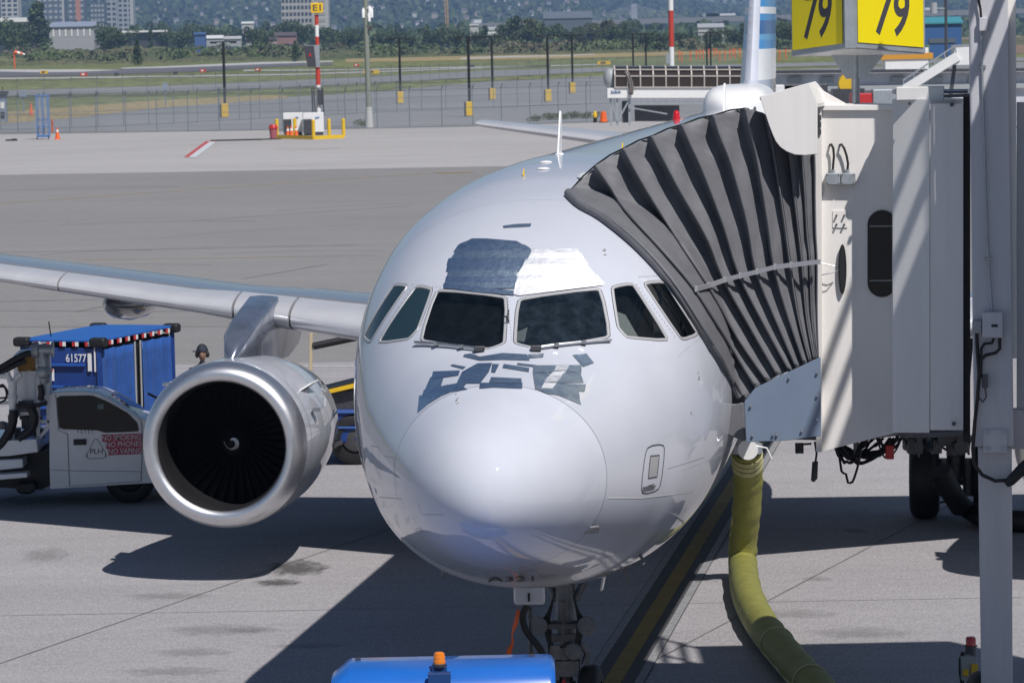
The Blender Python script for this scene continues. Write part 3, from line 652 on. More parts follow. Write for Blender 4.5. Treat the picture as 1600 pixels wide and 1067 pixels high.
# wings
def airfoil(n=17):
    up, lo = [], []
    for i in range(n):
        x = (1 - math.cos(math.pi * i / (n - 1))) / 2
        t = .6 * (.2969 * math.sqrt(x) - .126 * x - .3516 * x * x + .2843 * x ** 3 - .1036 * x ** 4); c = .018 * (1 - (2 * x - 1) ** 2)
        up.append((x, t + c)); lo.append((x, -t + c))
    return up, lo
UPF, LOF = airfoil(21)
def wing_le(t): return 16.05 + (t - 1.97) * .51
def wing_chord(t):
    te = 22.1 if t < 6.4 else 22.1 + (t - 6.4) * .30
    if t < 6.4: te = 22.5 + (t - 1.97) * .02
    else: te = 22.59 + (t - 6.4) * .29
    return te - wing_le(t)
def wing_z(t): return 3.02 + .098 * (t - 1.97)
def wing_pt(sg, t, x, y):                    # x along chord, y thickness unit
    c = wing_chord(t); tw = rad(.7 - .14 * (t - 2)); k = .86 if t < 6.4 else .70
    return wl((sg * t, wing_le(t) + c * x * math.cos(tw), wing_z(t) + (-x * math.sin(tw) + y * k) * c))
SL = .155
SPL = [i / 10 for i in range(11)]
def wing(sg):
    w = MB(); ts = [1.2, 1.97, 3, 4.2, 5.3, 6.4, 8, 10, 12, 14, 15.8, 17.0]
    rows = []
    for t in ts:
        a = [p for p in UPF if p[0] >= SL * .98]; b = [p for p in LOF if p[0] >= .10]
        rows.append([wing_pt(sg, t, x, y - .002) for x, y in reversed(a)] + [wing_pt(sg, t, x, y + .003) for x, y in b])
    w.grid(rows); w.poly(rows[-1]); wo = w.build('wing', M['wing'], ROOT, smooth=40)
    for t0, t1 in ((2.0, 5.28), (5.32, 6.18), (6.22, 9.1), (9.13, 12.1), (12.13, 15.9)):
        s_ = MB(); rows = []
        for i in range(5):
            t = t0 + (t1 - t0) * i / 4
            a = [p for p in UPF if p[0] < SL] + [(SL, .049)]; b = [p for p in LOF if 0 < p[0] < .12]
            rows.append([wing_pt(sg, t, x, y + (.004 if x > 0.001 else 0)) for x, y in reversed(a)] + [wing_pt(sg, t, x, y - .002) for x, y in b])
        s_.grid(rows); s_.poly(rows[0]); s_.poly(rows[-1]); s_.build('slat', M['slat'], wo, smooth=50)
    for t in (3.6, 8.6, 11.6):               # flap track fairings
        f = MB(); c = wing_chord(t); p = wing_pt(sg, t, .52, -.07)
        f.lathe(p - UA * .9 - Vector((0, 0, .10)), UA - Vector((0, 0, .06)), [(0, .01), (.25, .13), (.7, .22), (1.4, .26), (2.2, .22), (3.0, .12), (3.4, .02)], 16); f.build('flap_track_fairing', M['wing'], wo, smooth=60)
    return wo
WG = {sg: wing(sg) for sg in (-1, 1)}
# engines
ENG = {}
bl = None
def engine(sg):
    global bl
    o = wl((sg * 5.77, 15.3, 1.87)); ax = (UA + Vector((0, 0, -.02))).normalized()
    ob = MB(); ob.lathe(o, ax, [(.30, 1.115), (.5, 1.12), (.9, 1.128), (1.4, 1.12), (2.0, 1.095), (2.6, 1.04), (3.1, .98), (3.5, .93), (3.48, .9), (2.6, .95)], 80); nac = ob.build('nacelle', M['paint'], ROOT, smooth=50)
    lp = MB(); lp.lathe(o, ax, [(.30, 1.115), (.18, 1.098), (.09, 1.066), (.035, 1.03), (.008, .985), (0, .945), (.012, .905), (.03, .882), (.055, .866)], 96); lp.build('inlet_lip', M['alu'], nac, smooth=70)
    du = MB(); du.lathe(o, ax, [(.055, .866), (.10, .848), (.2, .832), (.3, .828), (.6, .85), (.95, .87), (1.5, .87)], 64); du.build('inlet_duct', M['duct'], nac, smooth=60)
    bk = MB(); bk.lathe(o, ax, [(1.25, .87), (1.26, 0)], 48); bk.build('fan_backing', M['dark'], nac, smooth=60)
    x = ax.cross(Vector((0, 0, 1))).normalized(); y = x.cross(ax)
    sp = MB(); sp.lathe(o, ax, [(.68, 0), (.70, .03), (.78, .10), (.9, .18), (1.02, .235), (1.12, .25)], 40); spo = sp.build('spinner', M['black'], nac, smooth=60)
    sw = MB(); rows = [[], []]
    for i in range(25):                      # white comma swirl on the spinner
        a = i / 24; an = 1.9 - 5.0 * a; r = .03 + .10 * a; wd = .006 + .018 * math.sin(math.pi * min(1, a * 1.1 + .05))
        for q, rr in ((0, r - wd), (1, r + wd)):
            zz_ = .69 + (rr * rr) * 7.0 * .8 - .012 if rr < .1 else .78 + (rr - .1) * 1.5 - .012
            rows[q].append(o + ax * (zz_ - .012) + (x * math.cos(an) + y * math.sin(an)) * rr)
    sw.grid(rows); sw.build('swirl', M['white'], spo, fix=False)
    NB = 36
    if bl is None:                           # one blade, twisted; the others share its mesh
        b = MB(); rows = []
        for i in range(6):
            r = .22 + .64 * i / 5; tw = rad(38 + 24 * i / 5); wd = .085 + .05 * i / 5
            rows.append([Vector((-math.sin(tw) * wd * .75 * -1, r, math.cos(tw) * wd)) * 1.0, Vector((.012, r, 0)), Vector((math.sin(tw) * wd * .75 * -1, r, -math.cos(tw) * wd))])
        b.grid(rows); bl = b
    m0 = None
    for k in range(NB):
        if m0 is None: bo = bl.build('fan_blade', M['blade'], nac, smooth=60, fix=False, local=True); m0 = bo
        else: bo = m0.copy(); COL.objects.link(bo); bo.parent = nac
        rt = Matrix.Rotation(2 * math.pi * k / NB, 4, 'Y'); base = MW(nac).inverted() @ (o + ax * 1.05)
        # blade local: y radial, z axial -> stand it in the disc (plane x,z of the aeroplane), axis = local y
        B = Matrix(((1, 0, 0, 0), (0, 0, 1, 0), (0, 1, 0, 0), (0, 0, 0, 1)))
        bo.matrix_local = Matrix.Translation(base) @ rt @ B
    for s2 in (-1, 1):                       # strakes
        st = MB(); an = rad(53)
        def on(al, r, da=0): a_ = math.pi / 2 - s2 * (an + da) ; return o + ax * al + (NA * math.cos(a_) + Vector((0, 0, 1)) * math.sin(a_)) * r
        st.prism([on(.85, 1.11), on(1.6, 1.10), on(1.62, 1.27), on(1.2, 1.25)], on(.75, 1.2, .015) - on(.75, 1.2)); st.build('strake', M['white'], nac)
    va = MB()
    for k in range(2):
        a_ = rad(20 + 120 * k); va.box(o + ax * .9 + (NA * math.cos(a_) + Vector((0, 0, 1)) * math.sin(a_)) * 1.2, (.1, .2, .03))
    va.build('latch', M['steel'], nac)
    # cowl joint lines
    cj = MB()
    for al, r in ((.56, 1.1235), (1.75, 1.109)): cj.lathe(o, ax, [(al, r + .0015), (al + .012, r + .0025)], 80)
    cj.build('cowl_joint', M['seal'], nac, smooth=60, fix=False)
    # exhaust core
    co = MB(); co.lathe(o, ax, [(2.7, .62), (3.4, .60), (4.2, .42), (4.25, .38), (4.0, .3), (4.8, .02)], 32); co.build('exhaust_core', M['dsteel'], nac, smooth=50)
    # pylon
    py = MB(); prof = [(.75, 1.12, .03), (.85, 1.28, .10), (1.15, 1.46, .17), (1.6, 1.60, .2), (2.2, 1.72, .22), (2.9, 1.86, .23), (3.6, 1.80, .22), (4.6, 1.62, .17), (5.6, 1.42, .05)]
    rows = []
    for al, zt, hw in prof:
        zb = max(.95, .6 + (al - 2.4) * .22) if al > 2.2 else .9
        c = o + ax * al
        rows.append([c + NA * (hw * u) + Vector((0, 0, zb + (zt - zb) * v)) for u, v in ((-1, 0), (-1.02, .5), (-1, .9), (-.75, .985), (0, 1), (.75, .985), (1, .9), (1.02, .5), (1, 0))])
    py.grid(rows, cu=True); py.poly(rows[0]); py.poly(rows[-1]); py.build('pylon', M['pylon'] if 'pylon' in M else M.setdefault('pylon', mat('pylon_paint', (.40, .42, .47), .2, .1, var=.15, vscale=5, coat=.7)), ROOT, smooth=40)
for sg in (-1, 1): engine(sg)
# tail
fin = MB(); rows = []; FS = -.2
FZ = [5.55, 5.9, 6.3, 6.88, 7.05, 7.16, 7.42, 7.55, 7.68, 7.9, 8.3, 9.2, 10.5, 11.76]
for z in FZ:
    le = 36.3 + (z - 6.0) * .80 - (.9 * max(0, 6.4 - z)); te = 42.9 + (z - 6.0) * .32; c = te - le
    rows.append([wl((FS + y * c * .75 * (1.5 if z < 5.8 else 1), le + c * x, z)) for x, y in [(x, y - .018 * (1 - (2 * x - 1) ** 2)) for x, y in reversed(UPF)]] + [wl((FS - y_ * c * .75 * (1.5 if z < 5.8 else 1), le + c * x, z)) for x, y_ in [(x, y - .018 * (1 - (2 * x - 1) ** 2)) for x, y in UPF][1:]])
bands = [0, 0, 1, 2, 4, 3, 2, 1, 2, 3, 1, 2, 3]
for i in range(len(rows) - 1):
    for j0, j1, lead in ((0, 18, 0), (18, 22, 1), (22, 40, 0)): fin.grid([rows[i][j0:j1 + 1], rows[i + 1][j0:j1 + 1]], m=0 if lead else bands[i])
fin.poly(rows[-1])
tb = [M['paint'], M['white'], mat('tail_light_blue', (.05, .27, .58), .3, coat=.6), mat('tail_dark_blue', (.03, .11, .30), .3, coat=.6), mat('tail_pale_blue', (.12, .36, .62), .3, coat=.6)]
fin.build('tail_fin', tb, ROOT, smooth=40)
mb = MB(); q, n = near(Vector((1.3, 37.6, 5.0))); 
mb.prism([wl(q + n * .01 + Vector(v)) for v in ((0, -.5, .0), (0, .5, 0), (-.05, .5, .14), (-.05, -.5, .14))], (wl(n * .01) - wl((0, 0, 0)))); mb.build('tail_marking', mat('tail_red', (.45, .03, .08), .4), ROOT)
for sg in (-1, 1):
    hs = MB(); rows = []
    for t in (.6, 2, 3.5, 5, 6.1, 6.22):
        le = 38.3 + (t - .6) * .62; c = 4.2 - (t - .6) * .47; c = c * (.7 if t > 6.2 else 1); z = 4.75 + .115 * t
        rows.append([wl((sg * t, le + c * x, z + (y - .018) * c * .75)) for x, y in reversed(UPF)] + [wl((sg * t, le + c * x, z + (y - .018) * c * .75)) for x, y in LOF[1:]])
    hs.grid(rows); hs.poly(rows[-1]); hs.build('tailplane', M['slat'], ROOT, smooth=40)

# landing gear
def wheel(parent, c, ax, r, wd, rim='steel'):
    t = MB(); t.lathe(c - ax * wd / 2, ax, [(0, r * .55), (.0, r * .8), (wd * .10, r * .95), (wd * .25, r), (wd * .75, r), (wd * .9, r * .95), (wd, r * .8), (wd, r * .55)], 40); to = t.build('tyre', M['black'], parent, smooth=50)
    h_ = MB(); h_.lathe(c - ax * wd * .42, ax, [(0, .02), (0, r * .3), (.03, r * .5), (wd * .4, r * .56), (wd * .84 - .03, r * .5), (wd * .84, r * .3), (wd * .84, .02)], 32); h_.build('rim', M[rim], parent, smooth=40)
NG = MB(); ng0 = (.08, 5.15)
def nl(t, s, z): return wl((ng0[0] + t, ng0[1] + s, z))
NG.tube([nl(0, .12, 1.95), nl(0, .05, 1.35), nl(0, .02, 1.0)], [.10, .10, .11], 16); NG.tube([nl(0, .02, 1.02), nl(0, 0, .36)], [.07, .07], 16)
NG.tube([nl(-.25, 0, .38), nl(.25, 0, .38)], .06, 12); NG.tube([nl(0, 0, .28), nl(0, 0, .60)], .10, 14)
NG.box(nl(0, -.02, .74), (.27, .22, .16)); NG.box(nl(0, -.06, .90), (.32, .16, .12))
ngo = NG.build('nose_gear', M['gear'], ROOT, smooth=40)
for s2 in (-1, 1):
    mb = MB(); mb.tube([nl(s2 * .36, .25, 1.96), nl(s2 * .10, .08, 1.42)], [.035, .045], 10); mb.build('drag_strut', M['gear'], ngo, smooth=40)
    mb = MB(); mb.lathe(nl(s2 * .25, -.12, 1.20), (-UA), [(0, .04), (.03, .085), (.08, .1), (.11, .095), (.115, .0)], 20); mb.tube([nl(s2 * .25, -.06, 1.2), nl(s2 * .08, 0, 1.2)], .025, 8); mb.build('taxi_light', M['gear'], ngo, smooth=40)
    mb = MB(); wheel(ngo, nl(s2 * .25, 0, .38), NA, .38, .22)
    mb = MB(); mb.prism([nl(s2 * .44, .0, 1.95), nl(s2 * .44, .34, 1.95), nl(s2 * .36, .2, 1.52), nl(s2 * .36, .05, 1.52)], NA * .02); mb.build('gear_door', M['paint'], ngo)
    mb = MB()
    for k in range(5): mb.tube([nl(s2 * (.10 + .015 * k), -.06 - .02 * k, 1.5 - .05 * k), nl(s2 * (.15 + .02 * k), -.10, 1.25), nl(s2 * (.12 + .01 * k), -.12, 1.0), nl(s2 * .14, -.08, .8 - .04 * k)], .011, 6)
    mb.build('hydraulic_lines', M['black'], ngo, smooth=40)
mb = MB(); mb.lathe(nl(.1, -.14, .93), -UA, [(0, .09), (.05, .09), (.06, .08), (.065, 0)], 20); mb.box(nl(-.09, -.14, .92), (.1, .08, .14)); mb.tube([nl(.18, -.1, 1.0), nl(.24, -.08, .9), nl(.2, -.08, .78)], .04, 8); mb.build('steering_unit', M['gear'], ngo, smooth=40)
mb = MB(); mb.tube([nl(.0, -.1, 1.44), nl(0, -.10, .62)], .03, 8); mb.box(nl(0, -.11, 1.18), (.34, .04, .05)); mb.box(nl(0, -.11, 1.06), (.26, .05, .08)); mb.build('torque_link', M['dsteel'], ngo, smooth=40)
mb = MB(); mb.poly([nl(-.03, -.19, .60), nl(.03, -.19, .60), nl(0, -.19, .66)]); mb.build('warning_triangle', M['red'], ngo, fix=False)
a, b = PA(802, 919, 4.15), PA(851, 946, 4.15)
mb = MB(); mb.prism([Vector((x, a.y, z)) for x, z in ((a.x, a.z + .25), (b.x, a.z + .25), (b.x, b.z), (a.x, b.z))], UA * .06); bx = mb.build('forward_gear_door', M['paint'], ROOT, bevel=.03)
c = (a + b) / 2; mb = MB(); mb.box(c - UA * .005, (.022, .01, .085)); mb.build('door_slot', M['dark'], bx)
for sg in (-1, 1):
    mt = lambda t, s, z: wl((sg * (3.8 + t), 21.97 + s, z))
    mb = MB(); mb.tube([mt(.1, 0, 2.9), mt(0, 0, 1.5), mt(0, 0, .58)], [.2, .17, .12], 16); mb.tube([mt(-.5, 0, .585), mt(.5, 0, .585)], .1, 12); mb.tube([mt(-1.6, 0, 2.5), mt(0, 0, 1.6)], .08, 10); mb.box(mt(0, -.15, 1.2), (.22, .14, .5))
    mg = mb.build('main_gear', M['dsteel'], ROOT, smooth=40)
    for q in (-.465, .465):
        wheel(mg, mt(q, 0, .585), NA, .585, .43)
        mb = MB(); mb.tube([mt(q * .42, -.12, .9), mt(q * .42, -.14, .35)], .1, 10); mb.tube([mt(q * .3, -.16, .42), mt(q * .3, -.18, .28), mt(q * .5, -.16, .25)], .018, 6); mb.build('brake_unit', M['dsteel'], mg, smooth=40)
    mb = MB(); mb.prism([mt(.55, -.6, 2.7), mt(.55, .7, 2.7), mt(.62, .5, 1.5), mt(.62, -.4, 1.5)], NA * .03); mb.build('gear_door', M['paint'], mg)
# entry door behind the canopy, cabin windows
wnd = None
for k in range(44):
    s = 8.4 + k * .533
    for sg in (-1, 1):
        p, n = near(Vector((sg * 2.2, s, 4.38)))
        mb = MB(); e = Vector((0, 1, 0)); up_ = n.cross(e) * (1 if n.cross(e).z > 0 else -1)
        mb.poly([wl(p + n * .004 + e * (.11 * math.cos(a)) + up_ * (.16 * math.sin(a))) for a in [2 * math.pi * i / 12 for i in range(12)]])
        mb.build('cabin_window', M['dglass'], ROOT, fix=False)
# ================================================================== THE BOARDING BRIDGE
S0 = 4.75                                   # plane of the cab wall that faces us
BR = thing('boarding_bridge', 'grey boarding bridge with pleated canopy pressed against the airliner', 'boarding bridge', L(4.6, 6.0, 0), -TH)
def cz(z, k=.5625): return z
def Z8(p): return [(1180 + x * .5622, 120 + y * .5622) for x, y in p]
def Zc(p): return [(880 + x * .525, 160 + y * .525) for x, y in p]
def pris(name, pts, s, depth, m, parent=BR, bevel=.006):
    mb = MB(); P = [PA(x, y, s) for x, y in pts]; mb.prism(P, UA * depth); return mb.build(name, m, parent, bevel=bevel)
RID = [Zc(p) for p in (
    [(22, 266), (60, 300), (130, 340), (240, 432), (340, 550), (440, 710), (545, 885)],
    [(98, 190), (140, 250), (190, 325), (300, 445), (392, 556), (482, 700), (578, 850)],
    [(182, 140), (220, 210), (270, 295), (350, 420), (432, 546), (520, 700), (610, 830)],
    [(266, 104), (305, 180), (350, 265), (430, 405), (480, 529), (570, 690), (640, 812)],
    [(356, 70), (385, 135), (420, 212), (480, 370), (527, 517), (610, 680), (676, 800)],
    [(450, 42), (470, 105), (502, 185), (550, 360), (577, 505), (640, 660), (696, 790)],
    [(545, 22), (560, 90), (580, 175), (610, 350), (630, 491), (672, 640), (720, 780)],
    [(606, 40), (622, 110), (640, 215), (660, 350), (678, 485), (702, 640), (735, 770)],
    [(670, 110), (680, 180), (688, 260), (702, 380), (713, 481), (726, 640), (748, 765)],
    [(712, 130), (716, 200), (722, 280), (728, 390), (736, 478), (742, 640), (756, 765)],
    [(750, 140), (752, 210), (752, 280), (754, 390), (758, 476), (758, 640), (762, 765)])]
def resample(pl, n):
    pl = [Vector((a, b, 0)) for a, b in pl]; out = []
    # Catmull-Rom through the points
    for i in range(n):
        u = i / (n - 1) * (len(pl) - 1); k = min(int(u), len(pl) - 2); t = u - k
        p0, p1, p2, p3 = pl[max(k - 1, 0)], pl[k], pl[k + 1], pl[min(k + 2, len(pl) - 1)]
        out.append(.5 * ((2 * p1) + (p2 - p0) * t + (2 * p0 - 5 * p1 + 4 * p2 - p3) * t * t + (3 * p1 - p0 - 3 * p2 + p3) * t ** 3))
    return out
NJ = 44
RS = [resample(p, NJ) for p in RID]
rng = random.Random(3)
for k in range(len(RS) - 1):
    rows = []; NV = 20
    ph = [rng.uniform(0, 6.28) for _ in range(6)]
    for i in range(NV + 1):
        v = i / NV; row = []; wide = [(RS[k + 1][j] - RS[k][j]).length for j in range(NJ)]
        for j in range(NJ):
            h = j / (NJ - 1)
            p = RS[k][j].lerp(RS[k + 1][j], v)
            # ridge is a soft roll over its hoop, then the cloth falls into a deep valley on the far side
            pv_ = (v / .78) ** .9 if v < .78 else 1 - ((v - .78) / .22) ** 1.1
            dep = max(0, pv_) * (.135 * min(1, wide[j] / 42) + .02)
            wr = .006 * math.sin(9 * h * 6.28 / 2 + ph[0] + 3 * v) + .006 * math.sin(23 * h + ph[1] + 7 * v) + .004 * abs(math.sin(41 * h + ph[2] - 9 * v))
            wr *= math.sin(math.pi * v) ** .5 if 0 < v < 1 else 0
            base = S0 - .42 + (.06 if k > 6 else 0)
            hh = hit(p.x, p.y)
            if hh: base = min(base, hh[0].y - .06 - .135 * min(1, wide[j] / 42))
            p3 = PA(p.x, p.y, base); row.append(p3 + UA * (dep + wr))
        top = row[0]; dip = .20 * math.sin(math.pi * v) ** .8 * min(1, wide[0] / 42)
        head = [top + UA * (1.2) - Vector((0, 0, 1.2)), top + UA * 1.2 - Vector((0, 0, dip)), top + UA * 1.05 - Vector((0, 0, dip + .03)), top + UA * .75 - Vector((0, 0, dip + .02)), top + UA * .35 - Vector((0, 0, dip + (0.01))), top + UA * .12 - Vector((0, 0, dip * .8 - .012)), top + UA * .04 - Vector((0, 0, dip * .5 - .004))]
        rows.append(head + row)
    mb = MB(); mb.grid(rows); fo = mb.build('canopy_fold', M['canvas'], BR, smooth=70)
    so_ = fo.modifiers.new('cloth', 'SOLIDIFY'); so_.thickness = .012; so_.offset = 1
def cbase(p):
    h = hit(p.x, p.y); return min(S0 - .42, h[0].y - .17) if h else S0 - .42
hoop = MB()
for k in range(7): hoop.tube([PA(p.x, p.y, cbase(p) - .01 + (.06 if k > 6 else 0)) for p in RS[k][::2]], .018, 8)
hoop.build('canopy_hoop_piping', M['canvas'], BR, smooth=60)
# front lip: padded roll along the skin of the aeroplane
lip = MB(); lip.tube([PA(p.x - 3, p.y + 2, cbase(p) + .03) for p in RS[0][::2]], .05, 10); lip.build('canopy_lip', M['canvas'], BR, smooth=60)
cord = MB(); tp = [PA(RS[k][0].x, RS[k][0].y - 2, S0 - .30) for k in range(7)]
cp = []
for a, b in zip(tp, tp[1:]): cp += [a, a.lerp(b, .5) + Vector((0, 0, .015))]
cord.tube(cp + [tp[-1]], .010, 6); cord.build('canopy_cord', M['black'], BR, smooth=60)
st = Zc([(395, 555), (432, 545), (480, 528), (527, 516), (577, 504), (630, 490), (678, 484), (713, 480), (736, 477), (766, 474)])
rows = [[], []]
for x, y in st: sb_ = cbase(Vector((x, y, 0))) - .05; rows[0].append(PA(x, y - 3.6, sb_)); rows[1].append(PA(x, y + 3.6, sb_))
mb = MB(); mb.grid(rows); sp_ = mb.build('canopy_strap', M['strap'], BR); so_ = sp_.modifiers.new('cloth', 'SOLIDIFY'); so_.thickness = .02
for x, y in st[:7]:
    mb = MB(); mb.box(PA(x, y, cbase(Vector((x, y, 0))) - .06), (.03, .02, .06)); mb.build('strap_buckle', M['grey'], sp_, bevel=.004)
# lower left skirt
pris('canopy_skirt', [(1128, 634), (1163, 628), (1165, 690), (1136, 680)], S0 - .40, .3, M['canvas'], bevel=.02)
pris('canopy_gusset', [(1108, 560), (1163, 620), (1163, 632), (1128, 640), (1118, 610)], S0 - .30, .2, M['canvas'], bevel=.02)
# hood
pris('canopy_hood', [(1187, 151), (1264, 130), (1277, 162), (1277, 241), (1258, 243), (1242, 242), (1229, 237), (1219, 230), (1212, 221), (1207, 210), (1202, 197), (1197, 182)], S0 - .62, .05, M['bridge'])
P = [PA(1264, 130, S0 - .60), PA(1323, 162, S0 + .5), PA(1277, 163, S0 - .60)]
hp2 = MB(); tA = PA(1264, 130, S0 - .585); tB = PA(1187, 151, S0 - .585); tC = PA(1277, 162, S0 - .585)
hp2.prism([tB, tA, tA + UA * 1.2, tB + UA * 1.2], (0, 0, -.04)); hp2.prism([tA, tC, tC + UA * 1.2 + NA * .1, tA + UA * 1.2], (0, 0, -.04)); hp2.build('canopy_hood_roof', M['bridge'], BR, bevel=.004)
pris('hood_gable', [(1266, 131), (1323, 163), (1318, 166), (1279, 166)], S0 + .02, .04, M['bridge'])
# edge post and cab wall
pris('cab_edge_post', [(1273, 165), (1283, 165), (1284, 706), (1275, 706)], S0 - .14, .5, M['bridge'])
cabw = pris('cab_wall', [(1283, 172), (1420, 172), (1420, 671), (1284, 705)], S0, .06, M['bridge'], bevel=.0)
pris('cab_roof_edge', [(1281, 164.5), (1420, 164.5), (1420, 173), (1281, 173)], S0 - .05, 1.0, M['bridge'])
a = PA(1284, 700, S0 + .06); b = PA(1420, 671, S0 + .06)
mb = MB(); mb.prism([PA(1190, 684, S0 + .09), PA(1284, 688, S0 + .09), PA(1284, 700, S0 + .09), PA(1420, 666, S0 + .09), PA(1500, 655, S0 + .09), PA(1500, 640, S0 + .09), PA(1284, 640, S0 + .09), PA(1190, 676, S0 + .09)], UA * .85); mb.build('cab_floor', M['dsteel'], BR)
mb = MB(); q = PA(1410, 172, S0 + .1); q2 = PA(1410, 690, S0 + .1)
mb.prism([PA(1330, 172, S0 + .95), PA(1500, 172, S0 + .95), PA(1500, 668, S0 + .95), PA(1330, 690, S0 + .95)], UA * .05); mb.build('cab_rear_wall', M['bridge2'], BR)
# wall windows
def stadium(cx, cy, hw, hh, n=10):
    return [(cx + hw * math.cos(a), cy - (hh - hw) + hw * math.sin(a)) for a in [math.pi + math.pi * i / n for i in range(n + 1)]] + [(cx + hw * math.cos(a), cy + (hh - hw) + hw * math.sin(a)) for a in [math.pi * i / n for i in range(n + 1)]]
for nm, cx, cy, hw, hh in (('oval_window', 1378, 396.5, 22.5, 68), ):
    fr = pris(nm + '_frame', stadium(cx, cy, hw, hh), S0 - .018, .02, M['black'], bevel=0)
    pris('window_pane', stadium(cx, cy, hw - 3.5, hh - 3.5), S0 - .021, .003, M['dglass'], fr, 0)
    for yy in (353, 438): pris('window_bar', [(cx - hw + 3, yy), (cx + hw, yy - .5), (cx + hw, yy + 1), (cx - hw + 3, yy + 1.5)], S0 - .028, .006, M['grey'], fr, 0)
mb = MB(); e = [(1316 + 6.5 * math.cos(a), 421 + 39 * math.sin(a)) for a in [2 * math.pi * i / 28 for i in range(28)]]
mb.prism([PA(x, y, S0 - .05) for x, y in e], UA * .05); rw = mb.build('round_window', M['black'], BR, bevel=.004)
mb = MB(); mb.prism([PA(1316 + 4 * math.cos(a), 421 + 34 * math.sin(a), S0 - .056) for a in [2 * math.pi * i / 28 for i in range(28)]], UA * .004); mb.build('window_pane', M['cglass'], rw)
mb = MB(); mb.tube([PA(1283, 411, S0 - .12), PA(1305, 416, S0 - .12), PA(1310, 422, S0 - .08), PA(1304, 425, S0 - .12), PA(1283, 430, S0 - .12)], .006, 6); mb.build('strap_tie', M['steel'], BR, smooth=40)
# junction boxes with looped cables, switch plate
for x0, x1 in ((1290, 1313), (1314, 1336)):
    jb = pris('junction_box', [(x0, 271), (x1, 271), (x1, 289), (x0, 289)], S0 - .10, .10, M['galv'], bevel=.008)
    for cx_, cy_ in ((x0 + 2.5, 273.5), (x1 - 2.5, 273.5), (x0 + 2.5, 286.5), (x1 - 2.5, 286.5)):
        mb = MB(); mb.box(PA(cx_, cy_, S0 - .10), (.010, .008, .010)); mb.build('screw', M['dsteel'], jb)
    mb = MB(); xx = 1301 if x0 == 1290 else 1324; sgn = 1 if x0 == 1290 else 1
    pts = [(xx, 268), (xx + 1, 256), (xx + 2 if x0 == 1290 else xx - 1, 244), (xx + 1 if x0 == 1290 else xx - 5, 232), (xx - 2 if x0 == 1290 else xx - 9, 226)]
    mb.tube([PA(x, y, S0 - .06) for x, y in pts] + [PA(pts[-1][0] - 3, 227, S0)], .012, 8); mb.build('looped_cable', M['black'], jb, smooth=60)
    mb = MB(); mb.tube([PA(xx, 272, S0 - .06), PA(xx, 265, S0 - .06)], .022, 8); mb.build('cable_gland', M['galv'], jb, smooth=40)
sw = pris('switch_plate', [(1301, 329), (1324, 329), (1324, 356), (1301, 356)], S0 - .012, .012, M['bridge'], bevel=.002)
for x in (1307, 1319):
    for y in (337, 351): mb = MB(); mb.tube([PA(x, y, S0 - .012), PA(x, y, S0 - .05)], .011, 6); mb.build('bolt', M['dsteel'], sw, smooth=30)
hg = MB()
for y in (184, 195, 206): hg.box(PA(1280.5, y, S0 - .15), (.03, .03, .05))
hg.build('hood_hinge', M['dsteel'], BR)
# bumper panel
bp_ = pris('bumper_panel', [(1163, 628), (1180, 606), (1282, 558), (1283, 681), (1228, 688), (1166, 691)], S0 - .72, .05, M['bumper'], bevel=.006)
for x, y in ((1173, 634), (1176, 680), (1208, 679), (1214, 679), (1253, 673), (1277, 582), (1277, 618), (1277, 655), (1233, 590)):
    mb = MB(); mb.tube([PA(x, y, S0 - .72), PA(x, y, S0 - .745)], .014, 8); mb.build('bolt', M['steel'], bp_, smooth=30)
# faceted side pod of the cab
y0, y1 = 156, 676
def pod(xa, sa, xb, sb, name, m, yt=y0, yb=y1):
    mb = MB(); a, b = PA(xa, yt, sa), PA(xb, yt, sb); c, d = PA(xa, yb, sa), PA(xb, yb, sb); mb.prism([a, b, d, c], UA * .05); return mb.build(name, m, BR, bevel=.004)
SA, SB = S0 - .57, S0 - .80
pod(1395, SA, 1452.5, SB, 'pod_side_panel', M['bridge2'])
pod(1453.5, SB, 1505, SB, 'pod_front_panel', M['bridge'], y0, 672)
pod(1505, SB + .12, 1516, SB + .12, 'rubber_seal', M['black'], 150, 690)
mb = MB(); a, b, c = PA(1395, 156, SA), PA(1452.5, 156, SB), PA(1505, 156, SB); mb.prism([a, b, c, c + UA * .9, a + UA * .62], (0, 0, -.04)); mb.build('pod_roof', M['bridge2'], BR)
mb = MB(); a, b, c = PA(1406, 676, SA), PA(1452.5, 676, SB), PA(1505, 672, SB); mb.prism([a, b, c, c + UA * .9, a + UA * .62], (0, 0, -.05)); mb.build('pod_floor', M['dsteel'], BR)
mb = MB(); mb.prism([PA(1394, 156, SA + .02), PA(1394, 676, SA + .02), PA(1394, 676, SA + .02) + UA * .56, PA(1394, 156, SA + .02) + UA * .56], NA * .04); mb.build('pod_return_panel', M['bridge2'], BR)
for x, y in ((1421, 162), (1487, 164), (1490, 662)):
    mb = MB(); mb.box(PA(x, y, SB - .02), (.03, .04, .03)); mb.build('pod_fixing', M['dsteel'], BR)
mb = MB(); mb.box(PA(1438, 146, SA), (.46, .3, .13), (NA, UA, Vector((0, 0, 1)))); ro = mb.build('roof_actuator', M['bridge2'], BR, bevel=.01)
mb = MB(); mb.tube([PA(1394, 143, SA), PA(1410, 143, SA)], [.02, .045], 10); mb.build('actuator_clevis', M['steel'], ro, smooth=40); mb = MB(); mb.tube([PA(1464, 143, SA), PA(1512, 143, SA)], .02, 8); mb.build('actuator_rod', M['steel'], ro, smooth=40)
mb = MB(); mb.bar(PA(1404, 154, SA - .1), PA(1516, 149, SA - .1), .05, .03); mb.build('roof_rail', M['dsteel'], BR)
